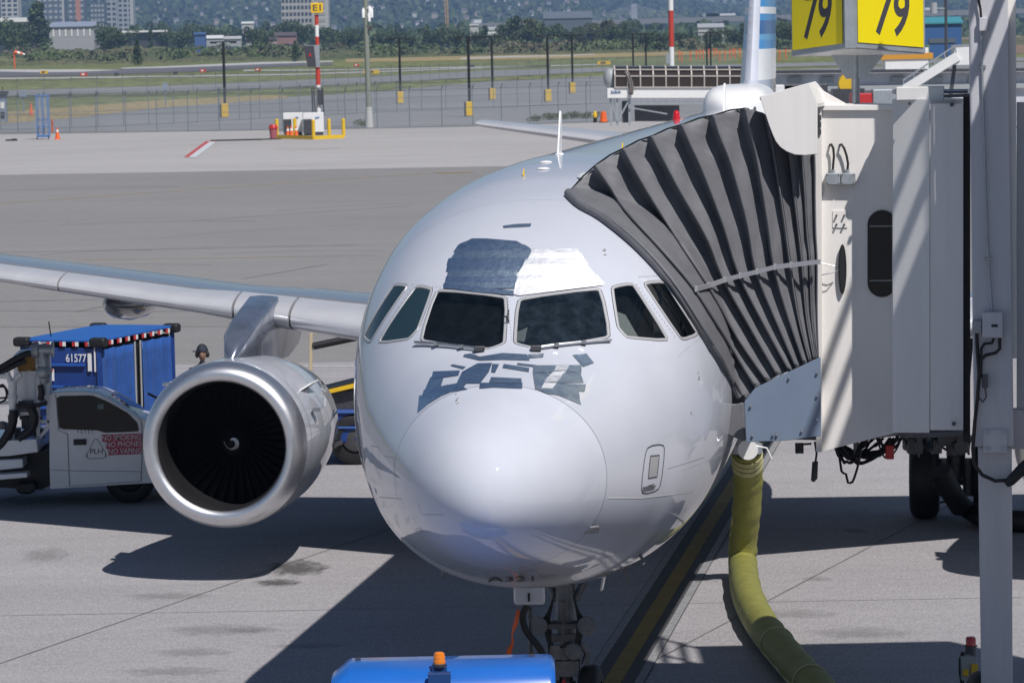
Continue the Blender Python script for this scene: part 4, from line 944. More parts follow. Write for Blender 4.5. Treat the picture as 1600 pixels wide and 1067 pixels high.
# lift column with its fittings
SC_ = S0 - 1.25
def colbox(x0, x1, y0_, y1_, s, d, name, m, x0b=None, x1b=None, parent=BR, bevel=.012):
    mb = MB(); P = [PA(x0, y0_, s), PA(x1, y0_, s), PA(x1b or x1, y1_, s), PA(x0b or x0, y1_, s)]; mb.prism(P, UA * d); return mb.build(name, m, parent, bevel=bevel)
co_ = colbox(1510, 1572, -260, 698, SC_, .42, 'lift_column', M['column'], 1522, 1584)
pz = [(1528, 698), (1581, 698), (1583, 1290), (1536, 1290)]
ci = MB(); P = [PA(x, y, SC_ + .06) for x, y in pz]; ci.prism(P, UA * .3); ci.build('inner_column', M['column'], BR, bevel=.012)
gq = G(1560, 1170); 
mb = MB(); c = PA(1560, 1290, SC_ + .2); mb.box((c.x, c.y, .35), (.5, .9, .2)); bgy = mb.build('bogie_beam', M['dsteel'], BR, bevel=.02)
for q in (-.75, .75): wheel(bgy, Vector((c.x, c.y + q, .42)), Vector((1, 0, 0)), .42, .35)
colbox(1573, 1587, -200, 560, SC_ + .1, .25, 'column_channel', M['bridge'], 1579, 1589, bevel=.006)
colbox(1588.5, 1660, 160, 640, SC_ + .35, .05, 'tunnel_end_panel', M['column'], bevel=.004)
colbox(1574, 1640, 640, 702, SC_ + .30, .2, 'tunnel_sill', M['column'], 1580, 1640)
pl = colbox(1536, 1574, 671, 707, SC_ - .03, .03, 'bolt_plate', M['column'], parent=BR, bevel=.004)
for x, y in ((1543, 676), (1567, 676), (1544, 700), (1568, 700)):
    mb = MB(); mb.tube([PA(x, y, SC_ - .03), PA(x, y, SC_ - .055)], .018, 8); mb.build('bolt', M['galv'], pl, smooth=30)
cdt = MB(); cdt.tube([PA(x, y, SC_ - .03) for x, y in ((1533, 48), (1536, 150), (1540, 300), (1544, 400), (1550, 487))], .011, 8); cdo = cdt.build('conduit', M['galv'], BR, smooth=40)
for y, x in ((105, 1535), (405, 1544)): mb = MB(); mb.box(PA(x, y, SC_ - .02), (.06, .04, .03)); mb.build('conduit_clip', M['steel'], cdo)
colbox(1530, 1543, 28, 49, SC_ - .07, .07, 'conduit_box', M['column'], bevel=.006)
mb = MB(); mb.tube([PA(x, y, SC_ - .04) for x, y in ((1533, 29), (1532, 15), (1529, 0), (1526, -20), (1524, -60))], .012, 8); mb.build('conduit_cable', M['black'], BR, smooth=50)
jb = colbox(1535, 1567, 488, 528, SC_ - .14, .14, 'column_junction_box', M['column'], bevel=.012)
colbox(1549, 1559, 507, 511, SC_ - .145, .005, 'box_badge', M['black'], parent=jb, bevel=0)
colbox(1519, 1534, 501, 521, SC_ - .10, .1, 'limit_switch', M['grey'], bevel=.008)
mb = MB()
mb.tube([PA(x, y, SC_ - .05) for x, y in ((1526, 520), (1527, 545), (1530, 585), (1527, 625), (1523, 660), (1520, 700), (1522, 725), (1535, 742), (1555, 751), (1575, 750), (1595, 742), (1640, 730))], .018, 8)
mb.tube([PA(x, y, SC_ - .06) for x, y in ((1553, 528), (1550, 536), (1538, 537), (1533, 545), (1533, 560))], .014, 8)
mb.tube([PA(x, y, SC_ - .06) for x, y in ((1562, 528), (1562, 545), (1556, 551), (1540, 555), (1533, 562), (1532, 590))], .016, 8)
mb.build('column_cables', M['black'], BR, smooth=60)
mb = MB(); mb.box(PA(1539, 595, SC_ - .07), (.05, .05, .13)); mb.tube([PA(1539, 605, SC_ - .06), PA(1541, 620, SC_ - .06), PA(1536, 628, SC_ - .06), PA(1530, 622, SC_ - .06)], .01, 6); mb.build('cable_connector', M['dsteel'], BR)
mb = MB(); mb.tube([PA(1640, 700, SC_), PA(1600, 730, SC_), PA(1578, 752, SC_ - .05), PA(1572, 757, SC_ - .05)], [.07, .06, .05, .03], 10); mb.build('cable_duct', M['black'], BR, smooth=50)
# under the cab: cable bundle, red plug, hanging pads
mb = MB(); rg = random.Random(5)
for k in range(16):
    xa = 1304 + rg.uniform(-6, 10); xb = 1362 + rg.uniform(-26, 46); dp = rg.uniform(14, 38) + (28 if k in (2,) else 0); s_ = S0 + .1 + rg.uniform(0, .4); ya = 694; yb = 684
    mb.tube([PA(xa + (xb - xa) * i / 12, ya + (yb - ya) * i / 12 + dp * math.sin(math.pi * (i / 12) ** rg.uniform(.8, 1.2)), s_) for i in range(13)], rg.choice([.01, .014, .018]), 6)
for k in range(5):
    xa = 1372 + rg.uniform(-5, 6); xb = 1402 + rg.uniform(-4, 16); dp = rg.uniform(12, 34)
    mb.tube([PA(xa + (xb - xa) * i / 10, 684 - 4 * i / 10 + dp * math.sin(math.pi * i / 10), S0 + .2) for i in range(11)], .011, 6)
mb.build('cable_bundle', M['black'], BR, smooth=60)
mb = MB(); mb.box(PA(1390, 706, S0 + .15), (.08, .1, .14)); mb.build('red_plug', M['red'], BR, bevel=.01)
mb = MB(); mb.tube([PA(1338, 690, S0 + .3), PA(1338, 716, S0 + .3)], .03, 8); mb.build('grey_pipe', M['grey'], BR, smooth=40)
mb = MB(); mb.prism([PA(x, y, S0 - .1) for x, y in ((1269, 722), (1278, 721), (1277, 748), (1272, 753), (1267, 751))], UA * .05); mb.tube([PA(1273, 690, S0 - .1), PA(1276, 708, S0 - .1), PA(1274, 723, S0 - .1)], .012, 6); mb.build('hanging_pad', M['black'], BR)
mb = MB(); mb.box(PA(1249, 700, S0 + .1), (.08, .08, .1)); mb.bar(PA(1252, 694, S0 + .1), PA(1268, 693, S0 + .1), .02); mb.build('floor_sensor', M['black'], BR)
mb = MB()
for k in range(26):
    x = rg.uniform(1424, 1524); y = rg.uniform(672, 700); mb.box(PA(x, y, S0 + rg.uniform(.3, 1.6)), (rg.uniform(.04, .2), .2, rg.uniform(.05, .16)))
for k in range(8):
    x = 1405 + k * 15; mb.tube([PA(x, 676, S0 + .6), PA(x + rg.uniform(-8, 20), 690, S0 + .6), PA(x + rg.uniform(0, 30), rg.uniform(700, 722), S0 + .7)], .014, 6)
mb.build('underfloor_machinery', M['dsteel'], BR)
mb = MB(); mb.tube([PD(1470, 735, 51.5), PD(1480, 758, 51.6), PD(1500, 790, 51.8), G(1522, 818) + Vector((0, 0, .17)), G(1550, 829) + Vector((0, 0, .16)), G(1600, 832) + Vector((0, 0, .16)), G(1680, 822) + Vector((0, 0, .16))], .16, 14)
tag(mb.build('air_duct', M['black'], None, smooth=60, loc=G(1540, 826)), 'black ribbed duct sagging to the ground behind the lift column', 'hose')
# tunnel that runs back to the terminal on the right, with the rail of its service landing
a = PA(1640, 300, S0 - .4); tx = a.x + .25
def edge_for(px, py, s, xr):                # the edge running towards the terminal whose shadow crosses that spot
    p = PA(px, py, s); k = (xr - p.x) / SUN.x; return p + SUN * k
pc = edge_for(1453, 345, SB, tx); ztn = pc.z
tn = MB(); tn.box((tx + 1.5, a.y - 11.2, (3.3 + ztn) / 2), (3.0, 24, ztn - 3.3)); tn.build('bridge_tunnel', M['bridge2'], BR, bevel=.0)
rails = [edge_for(1424, 345, (SA + SB) / 2, tx + .05), edge_for(1405, 289, SA - .05, tx + .05)]
mb = MB()
for p in rails: mb.bar((tx + .05, a.y - 12, p.z), (tx + .05, a.y + .7, p.z), .07)
for k in range(5): mb.bar((tx + .05, a.y + .6 - 1.15 * k, ztn), (tx + .05, a.y + .6 - 1.15 * k, rails[1].z), .05)
mb.build('landing_rail', M['galv'], BR)

# gate sign on the roof of the bridge
GS = thing('gate_sign', 'yellow two sided gate number sign on a steel post', 'sign', PA(1337, 168, 5.45))
sg_ = 5.0
def signpt(x, y, ds): return PA(x, y, sg_ + ds)
mb = MB(); mb.tube([signpt(1337, 78, .45), signpt(1337, 172, .45)], .042, 12); mb.build('sign_post', M['galv'], GS, smooth=40)
mb = MB(); mb.prism([signpt(1297, 84, .42), signpt(1384, 83, .42), signpt(1352, 122, .42), signpt(1322, 124, .42)], UA * .02); mb.build('post_bracket', M['galv'], GS)
def board(c0, c1, side):
    # c0: corner end, c1: outer end: (x, ybottom, depth)
    mb = MB(); tp_ = -60
    a0 = signpt(c0[0], c0[1], c0[2]); a1 = signpt(c1[0], c1[1], c1[2]); hgt = Vector((0, 0, 1.05))
    nrm = (a1 - a0).cross(Vector((0, 0, 1))).normalized()
    if nrm.dot(EYE - a0) < 0: nrm = -nrm
    mb.prism([a0, a1, a1 + hgt, a0 + hgt], -nrm * .04); bo = mb.build('sign_board', M['galv'], GS, bevel=.004)
    e = (a1 - a0); f0, f1 = a0 + e * .03 + nrm * .004, a1 - e * .03 + nrm * .004; lo = Vector((0, 0, .055))
    mb = MB(); mb.prism([f0 + lo, f1 + lo, f1 + hgt - lo, f0 + hgt - lo], nrm * .006); fo = mb.build('sign_face', M['signy'], bo)
    return a0, a1, nrm, e, bo
for c0, c1, d0, d1 in (((1320, 76.5, 0), (1237, 88, .50), 1258, 1302), ((1337, 75, 0), (1446, 83.5, .30), 1368, 1421)):
    a0, a1, nrm, e, bo = board(c0, c1, 0)
    left, right = (a1, a0) if c1[0] < c0[0] else (a0, a1)
    u = (d0 - min(c0[0], c1[0])) / abs(c1[0] - c0[0]); v = (d1 - min(c0[0], c1[0])) / abs(c1[0] - c0[0])
    up = Vector((0, 0, .485)); bs = Vector((0, 0, .14)); A = left.lerp(right, u) + nrm * .0115 + bs; B = left.lerp(right, v) + nrm * .0115 + bs
    mb = MB(); letters(mb, '79', A, B, A + up, 0, .018, .18); mb.build('sign_numerals', M['line'], bo, fix=False)
mb = MB(); c = signpt(1328.5, 75, -.02); mb.box(c + Vector((0, 0, .52)), (.115, .06, 1.06)); mb.build('sign_corner_post', M['galv'], GS, bevel=.008)
mb = MB(); mb.prism([signpt(1320, 78, .03), signpt(1337, 77, .03), signpt(1445, 85, .32), signpt(1337, 84, .9), signpt(1239, 89, .52)], (0, 0, .02)); mb.build('sign_base_plate', M['white'], GS)
for x, y in ((1243, -1),): pass

# ================================================================== HOSE, BEACON POST, TUG
hs = [(1167, 702, 46.2, None), (1168, 725, 46.4, None), (1169, 750, 46.6, None), (1166, 800, 46.9, None), (1161, 845, 47.2, None)]
pts = [PD(x, y, Y) for x, y, Y, _ in hs] + [G(x, y, .2) for x, y in ((1161, 885), (1166, 920), (1178, 952), (1198, 985), (1228, 1022), (1262, 1060), (1300, 1100), (1345, 1145))]
def smooth_path(p, n=6):
    o = []
    for i in range(len(p) - 1):
        a, b, c, d = p[max(i - 1, 0)], p[i], p[i + 1], p[min(i + 2, len(p) - 1)]
        for k in range(n):
            t = k / n; o.append(.5 * ((2 * b) + (c - a) * t + (2 * a - 5 * b + 4 * c - d) * t * t + (3 * b - a - 3 * c + d) * t ** 3))
    return o + [p[-1]]
sp = smooth_path(pts, 7); rr = [.19 + .006 * math.sin(1.9 * i) + .004 * math.sin(5.1 * i) for i in range(len(sp))]
HO = thing('air_conditioning_hose', 'yellow green air hose curving from airliner belly across the concrete', 'hose', sp[-1])
mb = MB(); mb.tube(sp, rr, 20); mb.build('hose', M['hose'], HO, smooth=70)
for i in (3, 5, 7, 60, 71):
    if i < len(sp) - 2:
        d = (sp[i + 1] - sp[i - 1]).normalized(); mb = MB(); mb.lathe(sp[i] - d * .035, d, [(0, .190), (.0, .203), (.035, .208), (.07, .203), (.07, .19)], 20); mb.build('hose_cuff', M['hoseband'], HO, smooth=60)
sm = MB(); off = [p + Vector((-.17, .0, -.07)) for p in sp]; sm.tube(off[20:], .022, 6); sm.build('hose_seam', M['hoseband'], HO, smooth=60)
mb = MB(); d = sp[0]; mb.lathe(d + Vector((0, 0, -.05)), (0, 0, 1), [(0, .2), (.12, .2), (.13, .16), (.32, .16)], 20); mb.build('hose_coupling', M['galv'], HO, smooth=40)
mb = MB(); c = d + Vector((.0, -.21, .02)); mb.lathe(c, -UA, [(0, .13), (.015, .13), (.016, 0)], 20); mb.tube([c + Vector((.1, -.02, .05)), c + Vector((.24, -.02, .02)), c + Vector((.3, -.02, -.12))], .012, 6); mb.build('hose_tag', M['white'], HO, smooth=40)

bpz = G(1514, 1105)
BP = thing('beacon_post', 'small floor post with red beacon beside the bridge column', 'beacon post', bpz)
def bz(x, y): return PD(x, y, bpz.y)
mb = MB(); mb.box(Vector((bpz.x, bpz.y, .02)), (.3, .3, .04)); mb.bar((bpz.x, bpz.y, .04), bz(1514, 1018), .05); mb.build('post', M['galv'], BP)
mb = MB(); mb.box(bz(1513, 1042), (.17, .14, .26)); mb.build('control_box', M['grey'], BP, bevel=.01)
mb = MB(); mb.box(bz(1521, 1047) - Vector((0, .08, 0)), (.07, .03, .17)); mb.build('warning_plate', M['yellow'], BP)
mb = MB(); mb.box(bz(1507, 1048) - Vector((0, .09, 0)), (.06, .05, .07)); mb.build('push_button_box', M['yellow'], BP, bevel=.008)
mb = MB(); mb.tube([bz(1505, 1018), bz(1501, 1030), bz(1501, 1050), bz(1505, 1075), bz(1508, 1105)], .022, 8); mb.build('cable', M['black'], BP, smooth=60)
mb = MB(); mb.lathe(bz(1517, 1012), (0, 0, 1), [(-.06, .06), (.02, .06), (.02, .07), (.03, .07)], 16, close=True); mb.build('beacon_base', M['dsteel'], BP, smooth=30)
mb = MB(); mb.lathe(bz(1517, 1009), (0, 0, 1), [(0, .055), (.08, .055), (.10, .045), (.105, 0)], 16); mb.build('beacon_lens', M['redlens'], BP, smooth=50)

Yt = 32.25
TG = thing('tow_tractor', 'bright blue tow tractor with amber beacon under the airliner nose', 'tow tractor', (-.62, 30.9, 0))
ra, rb = PD(520, 1027, Yt), PD(866, 1027, Yt); zr = ra.z; xl, xr = ra.x, rb.x
sec = [(Yt, zr - .30), (Yt, zr - .02), (Yt - .03, zr), (Yt - .30, zr + .005), (Yt - .50, zr - .01), (Yt - .62, zr - .05), (Yt - .72, zr - .16), (Yt - .76, zr - .34)]
rows = [[Vector((x, y + (.10 if x < xl + .05 else 0) * -1, z - dz)) for y, z in sec] for x, dz in ((xl, .16), (xl + .01, .11), (xl + .15, .006), (xl + .18, .0), (xr - .06, 0), (xr - .03, .01), (xr, .05))]
mb = MB(); mb.grid(rows); mb.poly(rows[0]); mb.poly(rows[-1]); mb.build('roof', M['blue'], TG, smooth=35)
mb = MB(); mb.box(((xl + xr) / 2, Yt - 1.9, .62), (xr - xl, 4.2, .62)); mb.build('body', M['blue'], TG, bevel=.06)
mb = MB(); mb.box(((xl + xr) / 2, Yt - .36, 1.14), (xr - xl - .12, .66, .46)); mb.build('cab_glazing', M['dglass'], TG, bevel=.03)
mb = MB(); mb.box(((xl + xr) / 2, Yt - 1.6, 1.0), (.9, .6, .2)); mb.build('driver_seat', M['black'], TG, bevel=.05)
for sx in (xl + .1, xr - .1):
    for sy in (-.7, -3.2): wheel(TG, Vector((sx, Yt + sy, .45)), Vector((1, 0, 0)), .45, .3)
for px in (560, 831):
    mb = MB(); p = PD(px, 1034, Yt - .1); mb.box((p.x, Yt - .16, zr + .012), (.05, .03, .02)); mb.build('roof_lug', M['dsteel'], TG)
pb = PD(687, 1043, Yt - .55)
mb = MB(); mb.box((pb.x, Yt - .58, zr - .02), (.13, .10, .05)); mb.box((pb.x, Yt - .76, zr - .10), (.20, .12, .16)); mb.box((pb.x + .02, Yt - .84, zr - .16), (.10, .05, .06)); bk_ = mb.build('beacon_bracket', mat('bracket_dark_blue', (.012, .05, .17), .4), TG, bevel=.006)
mb = MB(); mb.lathe((pb.x, Yt - .60, zr + .005), (0, 0, 1), [(0, .062), (.025, .066), (.03, .058)], 18, close=True); mb.build('beacon_ring', M['dsteel'], bk_, smooth=30)
mb = MB(); mb.lathe((pb.x, Yt - .60, zr + .03), (0, 0, 1), [(0, .056), (.03, .056), (.035, .052), (.065, .052), (.07, .05), (.095, .046), (.105, .03), (.107, 0)], 18); mb.build('beacon_lens', M['amber'], bk_, smooth=30)
# ground power cable and streamer under the nose
GA = PA(823, 946, 4.2)
mb = MB(); mb.tube(smooth_path([GA, PA(816, 962, 4.2), PA(822, 985, 4.2), PA(838, 1005, 4.2), PA(848, 1022, 4.2), PA(852, 1045, 4.2), PA(840, 1090, 4.2), PA(835, 1150, 4.2)], 4), .035, 8)
tag(mb.build('power_cable', M['black'], None, smooth=60, loc=PA(835, 1150, 4.2)), 'black power cable hanging from the nose gear bay', 'cable')
mb = MB(); mb.tube([PA(829, 948, 4.25), PA(829, 1140, 4.25)], .02, 8); mb.box(PA(829, 963, 4.25), (.05, .04, .03))
tag(mb.build('tow_bar_pin', M['dsteel'], None, smooth=40, loc=PA(829, 1140, 4.25)), 'thin steel rod standing beside the hanging power cable', 'rod')
mb = MB(); rows = [[], []]
for i, (x, y) in enumerate(((810, 952), (805, 975), (800, 990), (801, 1003), (796, 1015), (793, 1040), (790, 1070))):
    d = .016 + .01 * math.sin(i * 2.0); rows[0].append(PA(x, y, 4.1) - NA * d + UA * .02 * math.sin(i)); rows[1].append(PA(x, y, 4.1) + NA * d - UA * .02 * math.sin(i))
mb.grid(rows); so2 = mb.build('streamer', M['orange'], None, smooth=60, loc=PA(800, 990, 4.1)); so2.modifiers.new('cloth', 'SOLIDIFY').thickness = .003
tag(so2, 'faded orange streamer dangling under the airliner nose', 'streamer')

# ================================================================== SERVICE TRUCK
Yk = 56.2
TK = thing('hydrant_truck', 'white hydrant pumper truck half hidden behind the engine', 'truck', G(150, 792))
def T(x, y, d=0.0): return PD(x, y, Yk + d)
def tp(name, pts, d0, d1, m, parent=TK, bevel=.01, smooth=None):
    mb = MB(); P = [T(x, y, 0) + Vector((0, d0, 0)) for x, y in pts]; mb.prism(P, (0, d1 - d0, 0)); return mb.build(name, m, parent, bevel=bevel, smooth=smooth)
Z5 = lambda p: [(x * .3, 480 + y * .3) for x, y in p]
cab = Z5([(258, 462), (268, 448), (300, 441), (440, 438), (500, 446), (560, 472), (640, 520), (720, 572), (760, 588), (900, 610), (960, 640), (985, 700), (990, 900), (940, 905), (262, 945), (258, 820)])
mb = MB(); secs = [[T(x, y) + Vector((0, d, dz - (.02 if d == 0 else 0) * 0)) for x, y in cab] for d, dz in ((0, 0), (.10, .012), (1.0, .0), (1.8, -.10), (1.92, -.15))]
mb.grid(secs, cu=True); mb.poly(secs[0]); mb.poly(secs[-1]); cabo = mb.build('cab', M['twhite'], TK, smooth=30)
win = Z5([(296, 462), (480, 458), (560, 490), (660, 545), (715, 600), (724, 645), (640, 650), (545, 652), (505, 640), (310, 634), (302, 560)])
wo = tp('side_window', [tuple(p) for p in [(q[0], q[1]) for q in chaikin([Vector((a, b, 0)) for a, b in win], 1, .1)]], -.012, .01, M['dglass'], bevel=0)
tp('window_reflection' if 0 else 'pane_reflection', Z5([(508, 505), (540, 502), (540, 528), (510, 530)]), -.016, -.012, mat('reflection_grey', (.10, .16, .17), .4), wo, 0)  # flat grey patch painting a reflection on the side window
dl = MB()
for pts in (Z5([(286, 440), (292, 470), (305, 640), (352, 660), (362, 930)]), Z5([(362, 930), (735, 905), (742, 660), (735, 590), (700, 540)]), Z5([(262, 845), (362, 850), (740, 855)])):
    P = [T(x, y) + Vector((0, -.006, 0)) for x, y in pts]
    for a, b in zip(P, P[1:]): dl.bar(a, b, .012, .006)
dl.build('door_seam', mat('seam_grey', (.22, .22, .23), .6), cabo)
hd = tp('door_handle', Z5([(383, 687), (450, 685), (450, 716), (384, 717)]), -.03, 0, M['black'], bevel=.01)
tp('roof_trim', Z5([(262, 452), (300, 444), (440, 441), (510, 450), (600, 498), (716, 570), (714, 578), (596, 508), (508, 460), (440, 449), (300, 452), (264, 460)]), -.02, .02, M['twhite'], bevel=.004)
for x in (345, 372, 395, 448): mb = MB(); mb.ball(T(x * .3, 480 + 420 * .3, .9), (.07, .1, .035), 10, 6); mb.build('roof_marker_lamp', M['black'], TK, smooth=60)
mr = MB(); q = [(238, 620), (250, 609), (259, 611), (257, 620), (247, 631), (240, 627)]
cw = Z5([(720, 560), (790, 545), (860, 570), (800, 580)])
wsr = [[T(x, y) + Vector((0, d, dz + .006)) for x, y in Z5([(560, 472), (640, 520), (716, 570)])] for d, dz in ((.14, .012), (1.0, .0), (1.74, -.093))]
mb = MB(); mb.grid(wsr); mb.build('windscreen', M['dglass'], TK, smooth=40)
sgn = tp('warning_panel_upper', Z5([(528, 663), (738, 656), (740, 694), (532, 700)]), -.008, 0, M['signred'], bevel=0)
sgn2 = tp('warning_panel_middle', Z5([(548, 696), (740, 691), (741, 729), (552, 735)]), -.012, 0, M['signred'], bevel=0)
sgn3 = tp('warning_panel_lower', Z5([(560, 731), (742, 726), (743, 763), (565, 770)]), -.008, 0, M['signred'], bevel=0)
for par, txt, x0, x1, y in ((sgn, 'NO SMOKING', 532, 734, 692), (sgn2, 'NO PHONES', 552, 738, 726), (sgn3, 'NO VAPING', 566, 738, 762)):
    mb = MB(); A, B, C = [T(*Z5([p])[0]) + Vector((0, -.016, 0)) for p in ((x0, y + 2), (x1, y - 4), (x0, y - 26))]
    letters(mb, txt, A, B, C, 0, .006); mb.build('lettering', mat('letter_white', (.68, .60, .62), .5), par, fix=False)
tri = Z5([(492, 686), (505, 686), (552, 762), (550, 780), (535, 786), (466, 788), (452, 780), (452, 765)]); mb = MB()
P = [T(x, y) + Vector((0, -.005, 0)) for x, y in tri]
for a, b in zip(P, P[1:] + P[:1]): mb.bar(a, b, .018, .004)
mb.build('logo_triangle', M['line'], TK)
mb = MB(); A, B, C = [T(*Z5([p])[0]) + Vector((0, -.006, 0)) for p in ((470, 762), (534, 762), (470, 737))]; letters(mb, 'PLH', A, B, C, 0, .0); mb.build('logo_lettering', M['line'], TK, fix=False)
mb = MB()
for k in range(5): mb.box(T(*Z5([(405 + k * 19, 647)])[0]) + Vector((0, -.003, 0)), (.02, .004, .08 if k % 2 else .05))
mb.build('faded_lettering', mat('faded_grey', (.40, .40, .43), .6), TK)
# deck and pumping gear behind the cab
tp('deck', Z5([(-80, 695), (195, 680), (205, 748), (60, 768), (-80, 775)]), -.15, 1.9, M['twhite'], bevel=.01)
tp('toolbox', Z5([(-60, 792), (125, 783), (128, 830), (-60, 850)]), -.15, .5, M['twhite'], bevel=.02)
tp('side_step', Z5([(-60, 862), (155, 848), (158, 872), (-60, 890)]), -.35, .0, M['twhite'], bevel=.01)
tp('chassis', Z5([(-80, 770), (255, 760), (255, 900), (780, 880), (990, 880), (990, 915), (240, 945), (200, 965), (-80, 950)]), .35, 1.6, M['black'], bevel=0)
tp('fuel_tank', Z5([(75, 920), (180, 915), (185, 960), (150, 978), (95, 978), (75, 955)]), .1, .6, M['black'], bevel=.04)
fr = MB()
for a, b in (((193, 300), (193, 690)), ((245, 200), (245, 640)), ((193, 600), (255, 600)), ((250, 625), (200, 685)), ((60, 640), (60, 700)), ((-20, 505), (75, 497)), ((150, 345), (193, 345)), ((193, 470), (245, 470)), ((100, 560), (193, 555))):
    A, B = [T(*Z5([p])[0]) + Vector((0, .15, 0)) for p in (a, b)]; fr.bar(A, B, .055)
fr.build('pipe_frame', M['twhite'], TK, bevel=.004)
pz_ = lambda l, d=-.1: [T(*Z5([p])[0]) + Vector((0, d, 0)) for p in l]
wp = MB(); wp.tube(pz_([(70, 500), (70, 385)]), .068, 12); wp.tube(pz_([(72, 395), (95, 358), (115, 345)]), .05, 12); wp.tube(pz_([(68, 395), (45, 355), (42, 335)]), .05, 12); wp.tube(pz_([(42, 352), (-30, 352)]), .052, 12)
for y in (458, 470, 385): wp.lathe(pz_([(70, y)])[0], (0, 0, 1), [(-.01, .085), (.02, .085)], 14, close=True)
wp.tube(pz_([(70, 500), (70, 530)]), .05, 12); wp.build('white_manifold', M['white'], TK, smooth=40)
tk2 = MB(); tk2.lathe(pz_([(148, 370)], .5)[0], (0, 0, 1), [(-.45, .3), (.32, .3), (.4, .2), (.42, 0)], 20); tk2.build('filter_vessel', M['twhite'], TK, smooth=40)
pm = MB(); pm.lathe(pz_([(195, 225)], .1)[0], (1, 0, 0), [(-.1, .12), (0, .13), (.02, .09), (.2, .08), (.21, .12), (.24, .12)], 16, close=True); pm.tube(pz_([(215, 240), (228, 290), (225, 345), (232, 400)], .1), [.08, .09, .1, .06], 12); pm.ball(pz_([(225, 340)], .1)[0], .13, 12, 8)
pm.build('pump', M['galv'], TK, smooth=40)
hm = MB()
for l, r in (([(-30, 335), (30, 300), (80, 270), (130, 245), (165, 235)], .05), ([(-30, 350), (40, 322), (100, 290), (140, 275)], .04), ([(75, 530), (72, 590), (50, 650), (10, 710), (-40, 745)], .07), ([(90, 535), (85, 600), (60, 670), (20, 720)], .03), ([(100, 490), (160, 505), (220, 500), (250, 488)], .025), ([(90, 500), (150, 515), (215, 508), (250, 497)], .02), ([(-10, 420), (20, 400), (40, 440), (30, 480), (-20, 500)], .018), ([(-10, 410), (35, 415), (45, 460), (0, 470)], .015), ([(165, 520), (185, 570), (165, 630), (100, 680)], .07), ([(215, 400), (222, 440), (215, 480)], .05)):
    hm.tube(smooth_path(pz_(l, -.12), 4), r, 8)
hm.build('delivery_hoses', M['black'], TK, smooth=60)
mb = MB(); mb.box(pz_([(128, 300)], .3)[0], (.28, .2, .25)); mb.build('amber_unit', mat('dull_amber', (.28, .14, .02), .5), TK, bevel=.02)
mb = MB(); mb.tube(pz_([(220, 95), (232, 175)], .8), .01, 6); mb.build('aerial', M['black'], TK)
vm = MB()
for k in range(22): vm.box(pz_([(rng.uniform(-20, 190), rng.uniform(520, 690))], rng.uniform(.2, 1.0))[0], (rng.uniform(.05, .25), .2, rng.uniform(.05, .2)))
vm.build('valve_gear', M['dsteel'], TK, bevel=.01)
for x, dd in ((205, .4), (205, 1.8), (-60, .4), (-60, 1.8)):
    g = PD(x, 784, Yk + dd); wheel(TK, Vector((g.x, Yk + dd, .40)), Vector((0, 1, 0)), .40, .26, 'black')
lm = MB(); lm.bar(T(232, 615, -.1), T(246, 622, -.35), .03); lm.build('mirror_arm', M['black'], TK)

# ================================================================== BAGGAGE CART
ca, cb = PD(154, 535, 60.4), PD(268.5, 513.5, 63.2)       # near corner and far right corner of its roof
d = Vector((cb.x - ca.x, cb.y - ca.y, 0)); ln_ = d.length; d.normalize(); e = Vector((-d.y, d.x, 0)); wd_ = 1.42; zt_ = ca.z; zb_ = .62
C0 = Vector((ca.x, ca.y, 0))
CT = thing('baggage_cart', 'blue canopied baggage cart behind the white truck', 'baggage cart', C0 + d * 1.4 + e * .7)
cpt = lambda a, b, z: C0 + d * a + e * b + Vector((0, 0, z))
mb = MB(); mb.prism([cpt(-.03, -.03, zt_), cpt(ln_ + .03, -.03, zt_), cpt(ln_ + .03, wd_ + .03, zt_), cpt(-.03, wd_ + .03, zt_)], (0, 0, .05)); mb.build('canopy', M['cartroof'], CT, bevel=.02)
mb = MB(); mb.prism([cpt(.0, 0, zb_), cpt(.0, wd_, zb_), cpt(.0, wd_, zt_ - .1), cpt(.0, 0, zt_ - .1)], d * .05); fw = mb.build('end_wall', M['cartblue'], CT, bevel=.01)
for z in (1.85, 1.48, 1.12):
    mb = MB(); mb.bar(cpt(-.03, .25, z), cpt(-.03, wd_ - .1, z), .06, .045); mb.build('end_rib', mat('rib_blue', (.02, .09, .36), .4) if z == 1.85 else bpy.data.materials['rib_blue'], fw, bevel=.008)
for a, b in ((0, 0), (0, wd_), (ln_, 0), (ln_, wd_)):
    mb = MB(); mb.bar(cpt(a, b, zb_), cpt(a, b, zt_), .08); mb.build('corner_post', M['cartblue'], CT, bevel=.01)
    mb = MB(); mb.box(cpt(a, b, zt_ + .0), (.30, .2, .16), (e, d, Vector((0, 0, 1)))); mb.build('corner_bumper', M['black'], CT, bevel=.05)
mb = MB(); mb.bar(cpt(ln_ / 2 - .1, -.02, zb_), cpt(ln_ / 2 - .1, -.02, zt_ - .1), .028); mb.bar(cpt(ln_ / 2 + .12, -.02, zb_), cpt(ln_ / 2 + .12, -.02, zt_ - .1), .028); mb.build('door_post', M['grey'], CT, bevel=.004)
for a0, a1 in ((.08, ln_ / 2 - .12), (ln_ / 2 + .2, ln_ - .06)):
    rows = []
    for i in range(41):
        u = i / 40; wv = .03 * math.sin(u * 22) + .018 * math.sin(u * 47 + 1)
        rows.append([cpt(a0 + (a1 - a0) * u, -.01 - wv * (.3 + .9 * (1 - v)), zb_ + (zt_ - .12 - .02 * abs(math.sin(u * 9)) - zb_) * v) for v in [k / 8 for k in range(9)]])
    mb = MB(); mb.grid(rows); c_ = mb.build('curtain', M['curtain'], CT, smooth=70); c_.modifiers.new('cloth', 'SOLIDIFY').thickness = .006
